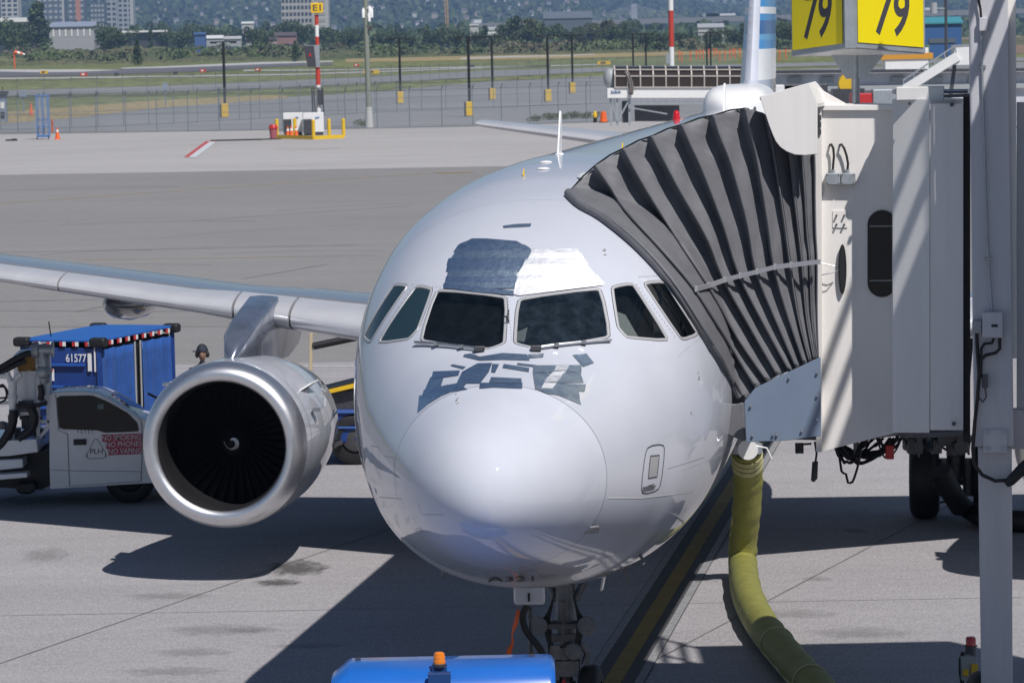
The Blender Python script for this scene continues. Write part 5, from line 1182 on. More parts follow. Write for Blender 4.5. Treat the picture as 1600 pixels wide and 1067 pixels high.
mb = MB(); mb.prism([cpt(.05, .06, zb_), cpt(ln_, .06, zb_), cpt(ln_, wd_, zb_), cpt(.05, wd_, zb_)], (0, 0, zt_ - zb_ - .1)); mb.build('load_space', M['dark'], CT)
for side in (0, 1):
    for k in range(9 if side else 6):
        u0, u1 = (k / (9 if side else 6), (k + .48) / (9 if side else 6))
        q = (lambda u, z: cpt(ln_ * u, -.035, z)) if side else (lambda u, z: cpt(-.035, wd_ * (1 - u), z))
        for j, (m_, uu) in enumerate((('red', u0), ('white', (u0 + u1) / 2))):
            mb = MB(); a_, b_ = q(uu, zt_ - .03), q(uu + (u1 - u0) / 2, zt_ - .03); mb.bar(a_, b_, .012, .075, 0)
            if not (side == 0 and m_ == 'white' and 0): mb.build('reflector', M[m_], CT)
mb = MB(); A, B, C = cpt(-.032, .60, 1.90), cpt(-.032, .22, 1.90), cpt(-.032, .60, 2.04); letters(mb, '61577', A, B, C, 0, .01); mb.build('fleet_number', M['white'], fw, fix=False)
mb = MB(); A, B, C = cpt(-.058, 1.10, 1.36), cpt(-.058, .72, 1.36), cpt(-.058, 1.10, 1.43); letters(mb, 'American', A, B, C, 0, 0); A, B, C = cpt(-.058, 1.02, 1.26), cpt(-.058, .72, 1.26), cpt(-.058, 1.02, 1.33); letters(mb, 'Airlines', A, B, C, 0, .004)
mb.poly([cpt(-.058, .68, 1.43), cpt(-.058, .62, 1.43), cpt(-.058, .5, 1.24), cpt(-.058, .56, 1.24)]); mb.build('operator_lettering', mat('faded_white', (.45, .47, .55), .5), fw, fix=False)
mb = MB(); mb.box(cpt(-.031, .98, 1.68), (.3, .012, .2), (e, d, Vector((0, 0, 1)))); pl_ = mb.build('load_placard', M['white'], fw)
mb = MB(); mb.box(cpt(-.038, .95, 1.76), (.22, .004, .03), (e, d, Vector((0, 0, 1)))); mb.box(cpt(-.038, .9, 1.66), (.06, .004, .12), (e, d, Vector((0, 0, 1))), 1); mb.build('placard_print', [M['red'], M['cartroof']], pl_)
mb = MB(); mb.box(cpt(-.03, .06, 1.95), (.02, .03, .42), (e, d, Vector((0, 0, 1)))); mb.box(cpt(-.03, .16, 1.9), (.06, .03, .3), (e, d, Vector((0, 0, 1)))); mb.build('reflector_strip', M['white'], fw)
mb = MB(); mb.prism([cpt(-.1, -.05, .45), cpt(ln_ + .1, -.05, .45), cpt(ln_ + .1, wd_ + .05, .45), cpt(-.1, wd_ + .05, .45)], (0, 0, .17)); mb.build('chassis', M['dsteel'], CT, bevel=.02)
for a in (.5, ln_ - .5):
    for b in (.1, wd_ - .1): wheel(CT, cpt(a, b, .22), e, .22, .14)

# ================================================================== BELT LOADER, DOLLY, GROUND WORKER
Yb = 61.0
BL = thing('belt_loader', 'yellow sided belt loader glimpsed between engine and fuselage', 'belt loader', G(520, 760))
B_ = lambda x, y, dd=0: PD(x, y, Yb + dd)
mb = MB(); mb.bar(B_(486, 520), B_(485, 600), .06); mb.bar(B_(487, 521), B_(556, 511), .05); mb.build('hand_rail', mat('rail_beige', (.50, .42, .28), .5), BL, bevel=.01)
mb = MB(); mb.tube([B_(489, 541), B_(600, 518)], .062, 12); mb.build('padded_rail', M['black'], BL, smooth=40)
mb = MB(); mb.prism([B_(500, 610), B_(640, 575), B_(640, 583), B_(500, 617)], (0, .9, 0)); mb.build('belt', M['black'], BL)
mb = MB(); mb.prism([B_(500, 612, -.06), B_(640, 578, -.06), B_(640, 586, -.06), B_(500, 618, -.06)], (0, .05, 0)); mb.build('side_rail', M['yellow'], BL)
mb = MB(); mb.prism([B_(496, 640), B_(660, 640), B_(660, 692), B_(496, 692)], (0, 1.6, 0)); bod = mb.build('body', M['cartblue'], BL, bevel=.03)
mb = MB(); A, B, C = B_(509, 650, -.01), B_(522, 650, -.01), B_(509, 640.5, -.01); letters(mb, '47', A, B, C, 0, .01); mb.build('fleet_number', M['white'], bod, fix=False)
mb = MB(); mb.bar(B_(500, 644, -.03), B_(660, 643, -.03), .04, .03); mb.bar(B_(500, 668, -.03), B_(660, 667, -.03), .04, .03); mb.build('body_trim', mat('trim_blue', (.05, .13, .40), .4), bod)
mb = MB(); mb.prism([B_(505, 615, .1), B_(640, 600, .1), B_(640, 640, .1), B_(505, 640, .1)], (0, 1.2, 0)); mb.build('lift_frame', M['dsteel'], BL)
mb = MB(); mb.bar(B_(512, 700, -.1), B_(535, 690, -.1), .07); mb.bar(B_(524, 693, -.1), B_(524, 700, -.1), .05); mb.build('tow_hitch', M['dsteel'], BL)
for x in (556, 640):
    for dd in (.1, 1.4): g = PD(x, 700, Yb + dd); wheel(BL, Vector((g.x, g.y, .45)), Vector((0, 1, 0)), .45, .25, 'dsteel')

def skin_body(name, verts, edges, radii, m, parent, sub=2, root=0):
    me = bpy.data.meshes.new(name); me.from_pydata([tuple(MW(parent).inverted() @ Vector(v)) for v in verts], edges, []); o = bpy.data.objects.new(name, me); COL.objects.link(o); o.parent = parent
    WM[o.name] = MW(parent)
    sk = o.modifiers.new('skin', 'SKIN'); sk.use_smooth_shade = True
    for i, r in enumerate(radii): me.skin_vertices[0].data[i].radius = (r, r) if not isinstance(r, tuple) else r; me.skin_vertices[0].data[i].use_root = (i == root)
    ss = o.modifiers.new('sub', 'SUBSURF'); ss.levels = ss.render_levels = sub; me.materials.append(m); return o
hw_ = PD(316, 553, 64.0); px_, py_, hz = hw_.x, hw_.y, hw_.z   # head centre
PE = thing('person', 'ground worker in dark cap and ear defenders behind the engine', 'person', (px_, py_, 0))
W = lambda x, y, z: Vector((px_ + x, py_ + y, z))
vs = [W(0, 0, hz - .72), W(0, .01, hz - .5), W(0, .01, hz - .30), W(0, 0, hz - .19), W(0, -.01, hz - .10), W(.2, 0, hz - .29), W(.27, -.02, hz - .58), W(.26, -.12, hz - .82), W(-.2, 0, hz - .29), W(-.27, -.02, hz - .58), W(-.26, -.12, hz - .82), W(.1, 0, hz - .82), W(.11, -.02, .5), W(.11, .02, .10), W(.12, -.14, .05), W(-.1, 0, hz - .82), W(-.11, -.02, .5), W(-.11, .02, .10), W(-.12, -.14, .05)]
ed = [(0, 1), (1, 2), (2, 3), (3, 4), (2, 5), (5, 6), (6, 7), (2, 8), (8, 9), (9, 10), (0, 11), (11, 12), (12, 13), (13, 14), (0, 15), (15, 16), (16, 17), (17, 18)]
rd = [(.16, .12), (.15, .11), (.16, .12), .06, .055, .07, .05, .035, .07, .05, .035, .09, .065, .05, .045, .09, .065, .05, .045]
skin_body('clothed_body', vs, ed, rd, M['navy'], PE)
hdm = MB(); rows = []
for i in range(17):
    v = math.pi * i / 16; row = []
    for j in range(24):
        u = 2 * math.pi * j / 24; x = math.sin(v) * math.cos(u); y = math.sin(v) * math.sin(u); z = math.cos(v)
        k = 1 + (.10 if (y < -.85 and abs(z) < .2) else 0) - (.10 * max(0, -z) * (1 if y > 0 else .4))
        row.append(W(.075 * x * k, .098 * y * k, hz + .125 * z))
    rows.append(row)
hdm.grid(rows, cu=True); hdm.prism([W(-.018, -.09, hz - .035), W(.018, -.09, hz - .035), W(.008, -.09, hz + .03), W(-.008, -.09, hz + .03)], (0, -.03, -.004)); hdm.ball(W(.078, .01, hz), (.014, .025, .034)); hdm.ball(W(-.078, .01, hz), (.014, .025, .034)); hdm.prism([W(-.025, -.097, hz - .07), W(.025, -.097, hz - .07), W(.02, -.097, hz - .06), W(-.02, -.097, hz - .06)], (0, -.006, 0)); hdm.build('head', M['skin'], PE, smooth=60)
eyes = MB(); [eyes.ball(W(sx * .03, -.088, hz + .015), .012, 8, 6) for sx in (-1, 1)]; eyes.build('eyes', M['black'], PE, smooth=60)
cpm = MB(); rows = [[W(.092 * math.sin(v) * math.cos(u), .115 * math.sin(v) * math.sin(u), hz + .05 + .11 * math.cos(v)) for u in [2 * math.pi * j / 20 for j in range(20)]] for v in [math.pi / 2 * i / 7 for i in range(8)]]
cpm.grid(rows, cu=True); cpm.prism([W(-.05, -.03, hz + .05), W(-.14, -.10, hz + .045), W(-.17, -.06, hz + .045), W(-.16, -.0, hz + .045), W(-.07, .04, hz + .05)], (0, 0, .014)); cpm.build('cap', M['navy'], PE, smooth=50)
em = MB()
for sx in (-1, 1): em.ball(W(sx * .095, 0, hz - .01), (.035, .05, .06), 12, 8)
em.tube([W(.10 * math.cos(a), .0, hz + .02 + .155 * math.sin(a)) for a in [math.pi * i / 12 for i in range(13)]], .012, 6); em.build('ear_defenders', M['black'], PE, smooth=60)
for sx in (-1, 1):
    hm_ = MB(); b = W(sx * .26, -.13, hz - .86); hm_.ball(b + Vector((0, 0, -.03)), (.02, .04, .05), 10, 8)
    for k in range(4): hm_.tube([b + Vector((0, -.03 + .02 * k, -.06)), b + Vector((-sx * .005, -.032 + .02 * k, -.10)), b + Vector((-sx * .02, -.03 + .02 * k, -.13 + .006 * abs(k - 1.5)))], [.009, .0085, .007], 6)
    hm_.tube([b + Vector((0, -.035, -.02)), b + Vector((-sx * .012, -.06, -.05)), b + Vector((-sx * .018, -.062, -.08))], [.011, .01, .008], 6); hm_.build('hand', M['skin'], PE, smooth=60)
# ================================================================== AIRFIELD FURNITURE
def F(px, D, z=0.0): return Vector(((px - 800 + 9.6) / FPX * D, D, z))
def ZT(px, py, D): return H + (hor(px) - py) * D / FPX
# floodlight-style poles with yellow base blocks
LP = None
def lamp_pole(loc, label, hgt=7.4):
    global LP
    if LP is None:
        LP = thing('marker_pole', label, 'pole', loc, 0, 'black T-bar poles across the service road'); b = Vector(loc)
        mb = MB(); mb.tube([b + Vector((0, 0, .3)), b + Vector((0, 0, 7.3))], .13, 8); mb.build('shaft', M['black'], LP, smooth=40)
        mb = MB(); mb.box(b + Vector((0, 0, 7.3)), (2.6, .12, .10)); [mb.box(b + Vector((x, 0, 7.24)), (.6, .3, .16)) for x in (-.95, .95)]; mb.build('cross_arm', M['black'], LP)
        mb = MB(); mb.box(b + Vector((0, 0, .75)), (.66, .7, 1.3)); mb.build('base_block', M['yellow'], LP, bevel=.06)
        mb = MB(); mb.box(b + Vector((-.38, 0, .72)), (.24, .6, 1.3)); mb.build('base_plate', M['dsteel'], LP)
        return LP
    return dup(LP, loc, 0, label)
for px, py, lab in ((352, 185, 'black T-bar pole standing alone left of the E1 mast'), (626, 163, 'black T-bar pole just right of the wooden utility pole'), (734, 183, 'black T-bar pole nearest to the left tailplane tip'), (770, 157, 'black T-bar pole close behind the one by the tailplane tip'),
                    (857, 160, 'black T-bar pole above the tall white aerial on the fuselage'), (895, 147, 'black T-bar pole with a red and white marker at its base')):
    g = G(px, py); lamp_pole(g, lab)
for px, D, lab in ((988, 520, 'black T-bar pole rising behind the dark glass gangway, left of its pair'), (1008, 540, 'black T-bar pole rising behind the gangway, just left of the red white mast'), (1103, 560, 'black T-bar pole left of the tail fin, left of its close pair'), (1109, 580, 'black T-bar pole left of the tail fin, right of its close pair')):
    lamp_pole(F(px, D), lab)
# fences
def fence(base_px, hgt, gap, label, ext=.28):
    P = [G(*q) for q in base_px]; root = thing('chain_link_fence', label, 'fence', P[0]); pts = []
    seg = [(b - a).length for a, b in zip(P, P[1:])]; tot = sum(seg); n = int(tot / gap)
    def at(d):
        for a, b, l in zip(P, P[1:], seg):
            if d <= l + 1e-6: return a.lerp(b, d / l)
            d -= l
        return P[-1]
    post = None
    for i in range(n + 1):
        p = at(tot * i / n)
        if post is None:
            mb = MB(); mb.tube([p, p + Vector((0, 0, hgt))], .042, 6); mb.tube([p + Vector((0, 0, hgt)), p + Vector((.12, -ext, .35 + hgt))], .035, 5); post = mb.build('post', M['fpost'], root, smooth=40); p00 = p
        else:
            o = post.copy(); COL.objects.link(o); o.parent = root; o.location = p - p00
    AT = [at(tot * k / n) for k in range(n + 1)]
    for z in (hgt - .03, hgt * .5, .08):
        rl = MB(); rl.tube([q + Vector((0, 0, z)) for q in AT], .02, 4); rl.build('rail', M['fpost'], root)
    for z in (.12, .24, .35):
        rl = MB(); rl.tube([q + Vector((.04, -ext * z / .35, hgt + z)) for q in AT], .009, 4); rl.build('barbed_wire', M['fpost'], root)
    mb = MB()
    for a, b in zip(P, P[1:]): mb.poly([a + Vector((0, .04, .05)), b + Vector((0, .04, .05)), b + Vector((0, .04, hgt)), a + Vector((0, .04, hgt))])
    mb.build('wire_mesh', M['fmesh'], root, fix=False); return root
M['fpost'] = mat('fence_post_grey', (.20, .23, .26), .6, .2); M['fmesh'] = film_mat('chain_link_wire', (.24, .27, .30), .17)
fence([(-60, 211), (0, 209), (165, 208), (420, 204), (560, 202), (720, 198), (960, 190)], 3.1, 2.6, 'grey chain link fence along the back of the pale outer apron')
fence([(-60, 205), (90, 202), (300, 192), (450, 184), (600, 176), (800, 168), (960, 162)], 2.8, 3.4, 'second chain link fence line across the grey service yard')
fence([(-60, 160), (200, 150), (450, 140), (560, 134), (760, 122), (950, 113), (1150, 107)], 2.6, 5.5, 'far chain link fence beyond the service yard beside the taxiway')
# E1 mast
g = G(499, 206); D = g.y
mz = lambda py: ZT(499, py, D)
E1 = thing('sign_mast', 'red and white banded mast carrying the yellow E1 sign', 'mast', g)
mb = MB(); zs = [0, mz(185), mz(133), mz(105), mz(75), mz(58), mz(40), mz(24), mz(5)]
for i in range(len(zs) - 1): mb.tube([g + Vector((0, 0, zs[i])), g + Vector((0, 0, zs[i + 1]))], .19 if i < 3 else .16, 10, m=i % 2)
mb.build('shaft', [M['red_band'] if 'red_band' in M else M.setdefault('red_band', mat('mast_red', (.50, .05, .03), .5)), M['white']], E1, smooth=40)
k = D / FPX
mb = MB(); mb.box(g + Vector((.06, -.3, mz(13.5))), (19 * k, .12, 15.5 * k)); sb = mb.build('stand_sign', mat('stand_sign_yellow', (.80, .50, .01), .4), E1, bevel=.03)
mb = MB(); c = g + Vector((.06, -.365, mz(18.2))); letters(mb, 'E1', c + Vector((-6.3 * k, 0, 0)), c + Vector((6.3 * k, 0, 0)), c + Vector((-6.3 * k, 0, 9.6 * k)), 0, .02); mb.build('sign_letters', M['line'], sb, fix=False)
mb = MB(); mb.prism([g + Vector((a * k, -.3, mz(y))) for a, y in ((-21, 72), (-5, 72), (-2, 105), (-15, 105))], (0, -.3, 0)); mb.build('display_front', M['line'], E1)
mb = MB(); mb.prism([g + Vector((a * k, -.29, mz(y))) for a, y in ((-20, 71), (3, 71), (3, 105.5), (-2, 105.5))], (0, .9, 0)); mb.build('display_housing', M['galv'], E1)
mb = MB(); mb.box(g + Vector((-11 * k, -.63, mz(86))), (3 * k, .04, 5 * k)); mb.build('display_digit', M['red'], E1)
fr = MB()
for a, b in (((-10, 138), (7, 138)), ((-10, 138), (-9, 180)), ((7, 138), (8, 180)), ((-9, 180), (8, 180)), ((-7, 140), (-5, 178))): fr.bar(g + Vector((a[0] * k, -.3, mz(a[1]))), g + Vector((b[0] * k, -.3, mz(b[1]))), .10)
fr.build('notice_frame', M['dsteel'], E1)
mb = MB(); mb.box(g + Vector((3 * k, -.28, mz(152))), (8 * k, .06, 24 * k)); mb.build('notice_board', M['dsteel'], E1)
# ground power units behind the yellow rail
gpu = []
for i, (x0, x1, lab) in enumerate(((443, 473, 'pale ground power cabinet left of its twin behind yellow rails'), (474, 506, 'pale ground power cabinet under the E1 mast behind yellow rails'))):
    b = G((x0 + x1) / 2, 212); k = b.y / FPX; t = thing('power_cabinet', lab, 'cabinet', b, 0, 'ground power cabinets under the mast'); w_ = (x1 - x0) * k
    mb = MB(); mb.box(b + Vector((0, .5, 1.0)), (w_, .9, 1.5)); mb.build('housing', M['white'], t, bevel=.04)
    mb = MB(); mb.box(b + Vector((-w_ * .28, .0, .7)), (w_ * .42, .12, 1.1)); mb.box(b + Vector((-w_ * .28, -.02, 1.12)), (w_ * .38, .1, .2)); mb.build('louvre_panel', M['dsteel'], t)
    mb = MB(); mb.box(b + Vector((0, .5, .12)), (w_ * .9, .8, .25)); mb.build('skid', M['dsteel'], t)
    mb = MB(); mb.bar(b + Vector((w_ * .1, .03, 1.35)), b + Vector((w_ * .3, .03, 1.4)), .1, .05); mb.build('maker_plate', M['cartroof'], t)
br_ = thing('guard_rail', 'yellow steel guard rail around the ground power cabinets', 'guard rail', G(490, 214))
for px, py in ((433, 214), (461, 212.5), (490, 215.5), (514.5, 214), (537, 213.5)):
    b = G(px, py); mb = MB(); mb.tube([b, b + Vector((0, 0, 1.28))], .14, 10); mb.ball(b + Vector((0, 0, 1.28)), (.14, .14, .08), 10, 6); mb.build('rail_post', M['yellow'], br_, smooth=50)
for a, b in (((433, 214), (490, 215.5)), ((490, 215.5), (537, 213.5))):
    mb = MB(); mb.bar(G(*a, .8), G(*b, .8), .12, .25); mb.build('rail_beam', M['yellow'], br_)
b = G(427.5, 217); t = thing('waste_bin', 'red lidded waste bin at the left end of the yellow rail', 'bin', b)
mb = MB(); mb.lathe(b, (0, 0, 1), [(0, .26), (.75, .32)], 14, close=True); mb.build('bin_body', mat('faded_red_plastic', (.36, .10, .12), .6), t, smooth=40)
mb = MB(); mb.lathe(b + Vector((0, 0, .75)), (0, 0, 1), [(0, .36), (.08, .36), (.3, .25), (.34, 0)], 14); mb.build('bin_lid', M['red'], t, smooth=40)
CN = None
def cone(g_, lab, grp='orange traffic cones near the yellow rail', s=1.0):
    global CN
    if CN is None:
        CN = thing('traffic_cone', lab, 'cone', g_, 0, grp)
        mb = MB(); mb.lathe(g_, (0, 0, 1), [(.04, .20), (.9, .04), (.92, 0)], 12); mb.build('cone_body', M['orange'], CN, smooth=40)
        mb = MB(); mb.box(g_ + Vector((0, 0, .02)), (.5, .5, .05)); mb.build('cone_base', M['orange'], CN)
        mb = MB(); mb.lathe(g_, (0, 0, 1), [(.58, .105), (.74, .075)], 12); mb.build('cone_collar', M['white'], CN, smooth=40); return CN
    return dup(CN, g_, 0, lab, sc=s)
cone(G(450, 217), 'orange cone, leftmost of three before the power cabinet'); cone(G(455.5, 217), 'orange cone, middle of three before the power cabinet', s=1.05); cone(G(463, 216), 'orange cone, rightmost of three before the power cabinet'); cone(G(90, 218), 'lone orange cone on the apron beside the blue trolley')
b = G(82, 208); t = MB(); t.tube([b, b + Vector((0, 0, 1.1))], .08, 8); tag(t.build('delineator_post', M['orange'], None, smooth=40, loc=b), 'thin orange delineator post behind the lone cone', 'post')
b = G(49, 181); t = MB(); t.lathe(b, (0, 0, 1), [(0, .22), (1.3, .05)], 10); tag(t.build('channel_marker', M['orange'], None, loc=b), 'tall orange marker on the dry grass by the sentry hut', 'marker')
# blue trolley cage
b = G(68, 218); k = b.y / FPX; t = thing('cage_trolley', 'tall pale blue wire cage trolley on the outer apron', 'trolley', b); bl_ = mat('trolley_blue', (.10, .20, .42), .5)
wd2 = 18 * k; ht = 70 * k
fr = MB()
for x in (-wd2 / 2, 0, wd2 / 2):
    for y in (-.4, .4): fr.bar(b + Vector((x, y, .15)), b + Vector((x, y, ht)), .06)
for z in (.2, 1.0, 1.6, ht - .1):
    for y in (-.4, .4): fr.bar(b + Vector((-wd2 / 2, y, z)), b + Vector((wd2 / 2, y, z)), .05)
fr.bar(b + Vector((-wd2 / 2, -.4, .2)), b + Vector((wd2 / 2, -.4, 1.6)), .05); fr.build('cage_frame', bl_, t)
mb = MB(); mb.box(b + Vector((0, 0, ht * .62)), (wd2, .7, ht * .7)); mb.build('cage_mesh', film_mat('cage_wire', (.30, .36, .46), .28), t)
mb = MB(); mb.box(b + Vector((0, 0, .3)), (wd2, .8, .12)); mb.build('trolley_bed', bl_, t)
for x in (-wd2 / 2, wd2 / 2): wheel(t, b + Vector((x, -.4, .12)), Vector((1, 0, 0)), .12, .07)
b = G(18, 220.5); mb = MB(); mb.box(b + Vector((0, 0, .06)), (.9, .25, .12)); mb.box(b + Vector((.2, 0, .12)), (.35, .2, .1)); tag(mb.build('wheel_chock', M['black'], None, bevel=.02, loc=b), 'black wheel chock lying on the apron at far left', 'chock')
mb = MB(); mb.bar(G(329, 220, .06), G(410, 218, .06), .16, .1); mb.bar(G(410, 218, .05), G(440, 217, .05), .1, .08); tag(mb.build('black_hose', M['black'], None, loc=G(329, 220)), 'black hose laid straight from the waste bin to the red marking', 'hose')
b = G(4, 192); k = b.y / FPX; t = thing('sentry_hut', 'small dark roofed hut at the left edge by the fence', 'hut', b)
mb = MB(); mb.box(b + Vector((0, 0, .5 * 44 * k)), (14 * k, 1.2, 44 * k)); mb.build('wall', mat('hut_blue_grey', (.20, .25, .33), .6), t)
mb = MB(); mb.box(b + Vector((0, 0, 46 * k)), (18 * k, 1.6, 5 * k)); mb.build('roof', M['dsteel'], t)
for z, nm in ((27, 'window'), (12, 'window')): mb = MB(); mb.box(b + Vector((2 * k, -.62, z * k)), (6 * k, .06, 10 * k)); mb.build(nm, M['white'] if z == 27 else M['dglass'], t)
mb = MB(); mb.tube([b + Vector((.1, 0, 46 * k)), b + Vector((.1, 0, 56 * k))], .04, 6); mb.build('aerial', M['dsteel'], t)
for px, py, w_, h_ in ((37, 176, 10, 35), (259, 166, 8, 36)):
    b = G(px, py); k = b.y / FPX; t = thing('fence_sign', 'blue grey notice board on a post %s' % ('near the sentry hut' if px == 37 else 'in the grass before the dry strip'), 'sign', b, 0, 'notice boards along the grass')
    mb = MB(); mb.bar(b, b + Vector((0, 0, h_ * k)), .18); mb.build('post', M['fpost'], t); mb = MB(); mb.box(b + Vector((0, -.15, (h_ - 6) * k)), (w_ * k, .08, 12 * k)); mb.build('panel', mat('notice_blue_grey', (.22, .27, .36), .6), t)
# wooden utility pole, tall mast
b = G(577, 200); D = b.y; t = thing('utility_pole', 'greenish wooden utility pole with white base and insulators', 'utility pole', b)
mb = MB(); mb.tube([b, b + Vector((-.1, 0, ZT(575, -60, D)))], [.24, .17], 12); mb.build('shaft', M['wood'], t, smooth=40)
mb = MB(); mb.lathe(b, (0, 0, 1), [(0, .36), (1.7, .26)], 12, close=True); mb.build('base_collar', mat('base_concrete', (.5, .5, .48), .8), t, smooth=40)
mb = MB()
for px, y in ((581, 18), (584, 22), (580, 28), (571, 22)): p = Vector((b.x + (px - 576) * D / FPX, b.y - .2, ZT(575, y, D))); mb.lathe(p, (0, 0, 1), [(-.35, .13), (.3, .13), (.4, .05)], 10, close=True)
mb.bar(Vector((b.x - .3, b.y - .1, ZT(575, 14, D))), Vector((b.x + .6, b.y - .1, ZT(575, 13, D))), .08); mb.build('insulator', M['white'], t, smooth=40)
mb = MB(); mb.bar(Vector((b.x, b.y - .25, ZT(575, 40, D))), Vector((b.x + .5, b.y - .25, ZT(575, 44, D))), .05); mb.box(Vector((b.x + .3, b.y - .25, ZT(575, 46, D))), (.3, .2, .3)); mb.build('bracket', M['dsteel'], t)
D = 470; b = F(1048, D); t = thing('obstruction_mast', 'tall red and white banded mast behind the dark gangway', 'mast', b)
zb = [0, ZT(1048, 74, D), ZT(1048, 17.5, D), ZT(1048, -40, D)]
for i in range(3):
    mb = MB(); mb.tube([b + Vector((0, 0, zb[i])), b + Vector((0, 0, zb[i + 1]))], .34, 12); mb.build('mast_band', M['white'] if i % 2 == 0 else M['red_band'], t, smooth=40)
mb = MB(); mb.box(b + Vector((-.5, -.1, ZT(1048, 92, D))), (.45, .4, 1.3)); mb.build('control_cabinet', M['galv'], t)
# dark glazed gangway on a truss, far right of centre
D = 262.0; gb = F(1060, D); GW = thing('glazed_gangway', 'raised gangway with dark arched glazing on a grey truss', 'gangway', gb)
gx = lambda px: (px - 800 + 9.6 - (0)) * D / FPX
gz = lambda px, py: ZT(px, py, D)
def gpt(px, py, dd=0.0): return Vector((gx(px), D + dd, gz(px, py)))
prof = [(0, 136.5), (-.15, 118), (.1, 109), (.7, 104.5), (1.8, 103.5)]
gl = mat('gangway_brown_glass', (.035, .026, .022), .12, 0, spec=.6)
nb = 11; xs = [959 + (1178 - 959) * i / nb for i in range(nb + 1)]
for i in range(nb):
    for (d0, y0_), (d1, y1_) in zip(prof[:-1], prof[1:]):
        mb = MB(); mb.poly([gpt(xs[i], y0_, d0), gpt(xs[i + 1], y0_ - .0, d0), gpt(xs[i + 1], y1_, d1), gpt(xs[i], y1_, d1)]); mb.build('glass_panel', gl, GW, fix=False)
fr = MB()
for x in xs:
    P = [gpt(x, y, d_ - .06) for d_, y in prof]
    for a, b in zip(P, P[1:]): fr.bar(a, b, .09)
for d_, y in ((-.1, 119), (0.04, 109), (0, 136.5)): fr.bar(gpt(959, y, d_ - .07), gpt(1178, y, d_ - .07), .08)
fr.build('glazing_bars', mat('glazing_bar_beige', (.50, .46, .42), .5), GW)
mb = MB(); mb.prism([gpt(947, 137.5), gpt(1180, 137.5), gpt(1180, 153), gpt(947, 153)], (0, 3, 0)); fa = mb.build('fascia', M['white'], GW)
mb = MB()
for kx in range(5): mb.box(gpt(954 + kx * 3, 143 + (kx % 2), -.02), (.11, .02, .12))
mb.bar(gpt(952, 146, -.02), gpt(968, 145, -.02), .03, .05); mb.build('fascia_lettering', mat('fascia_print', (.15, .2, .32), .5), fa)
tr = MB()
for x in (952, 962, 981): tr.bar(gpt(x, 154, .3), gpt(x, 196, .3), .16)
tr.bar(gpt(962, 190, .2), gpt(981, 156, .2), .12); tr.bar(gpt(953, 156, .2), gpt(962, 188, .2), .1)
tr.bar(gpt(981, 156, .1), gpt(1180, 156, .1), .12); tr.bar(gpt(985, 162, .1), gpt(1120, 162, .1), .1)
for x in range(985, 1110, 10): tr.bar(gpt(x, 162, .1), gpt(x + 5, 156, .1), .08); tr.bar(gpt(x + 5, 156, .1), gpt(x + 10, 162, .1), .08)
tr.bar(gpt(981, 168, .1), gpt(1040, 178, .1), .1); tr.build('truss', M['galv'], GW)
mb = MB(); mb.prism([gpt(970, 158, .8), gpt(981, 158, .8), gpt(981, 192, .8), gpt(970, 192, .8)], (0, .3, 0)); mb.prism([gpt(990, 165, 1.2), gpt(1060, 165, 1.2), gpt(1060, 190, 1.2), gpt(990, 190, 1.2)], (0, .3, 0)); mb.build('under_screen', M['dsteel'], GW)
mb = MB(); rows = [[gpt(977 + 7.5 * math.sin(u * 2.2) + 7 * (v - .5) , 112 + 36 * u, -.25 - .05 * math.sin(v * 9)) for v in (0, .25, .5, .75, 1)] for u in [i / 8 for i in range(9)]]
mb.grid(rows); so3 = mb.build('torn_canvas', mat('torn_canvas_grey', (.17, .15, .14), .8), GW, smooth=60); so3.modifiers.new('cloth', 'SOLIDIFY').thickness = .02
mb = MB(); mb.ball(gpt(952, 123, .6), (.5, .5, .75), 12, 8); mb.build('end_cover', M['grey'], GW, smooth=60)
b = G(930, 192); t = thing('fire_hydrant', 'yellow hydrant with black base left of the orange barrel', 'hydrant', b); k = b.y / FPX
mb = MB(); mb.lathe(b, (0, 0, 1), [(0, .16), (8 * k, .16)], 10, close=True); mb.build('hydrant_base', M['black'], t); mb = MB(); mb.lathe(b + Vector((0, 0, 8 * k)), (0, 0, 1), [(0, .14), (8 * k, .13), (10 * k, .05)], 10, close=True); mb.bar(b + Vector((-.22, 0, 13 * k)), b + Vector((.22, 0, 13 * k)), .1); mb.build('hydrant_body', M['yellow'], t, smooth=40)
b = G(943, 192); t = thing('traffic_barrel', 'ribbed orange traffic barrel beside the gangway truss', 'barrel', b); mb = MB(); mb.lathe(b, (0, 0, 1), [(0, .34), (.25, .31), (.27, .27), (.5, .28), (.52, .25), (.75, .25), (.77, .21), (.92, .2), (.95, 0)], 14); mb.build('barrel_body', M['orange'], t, smooth=30); mb = MB(); mb.lathe(b, (0, 0, 1), [(0, .42), (.06, .42), (.07, .3)], 14); mb.build('barrel_base', M['black'], t)
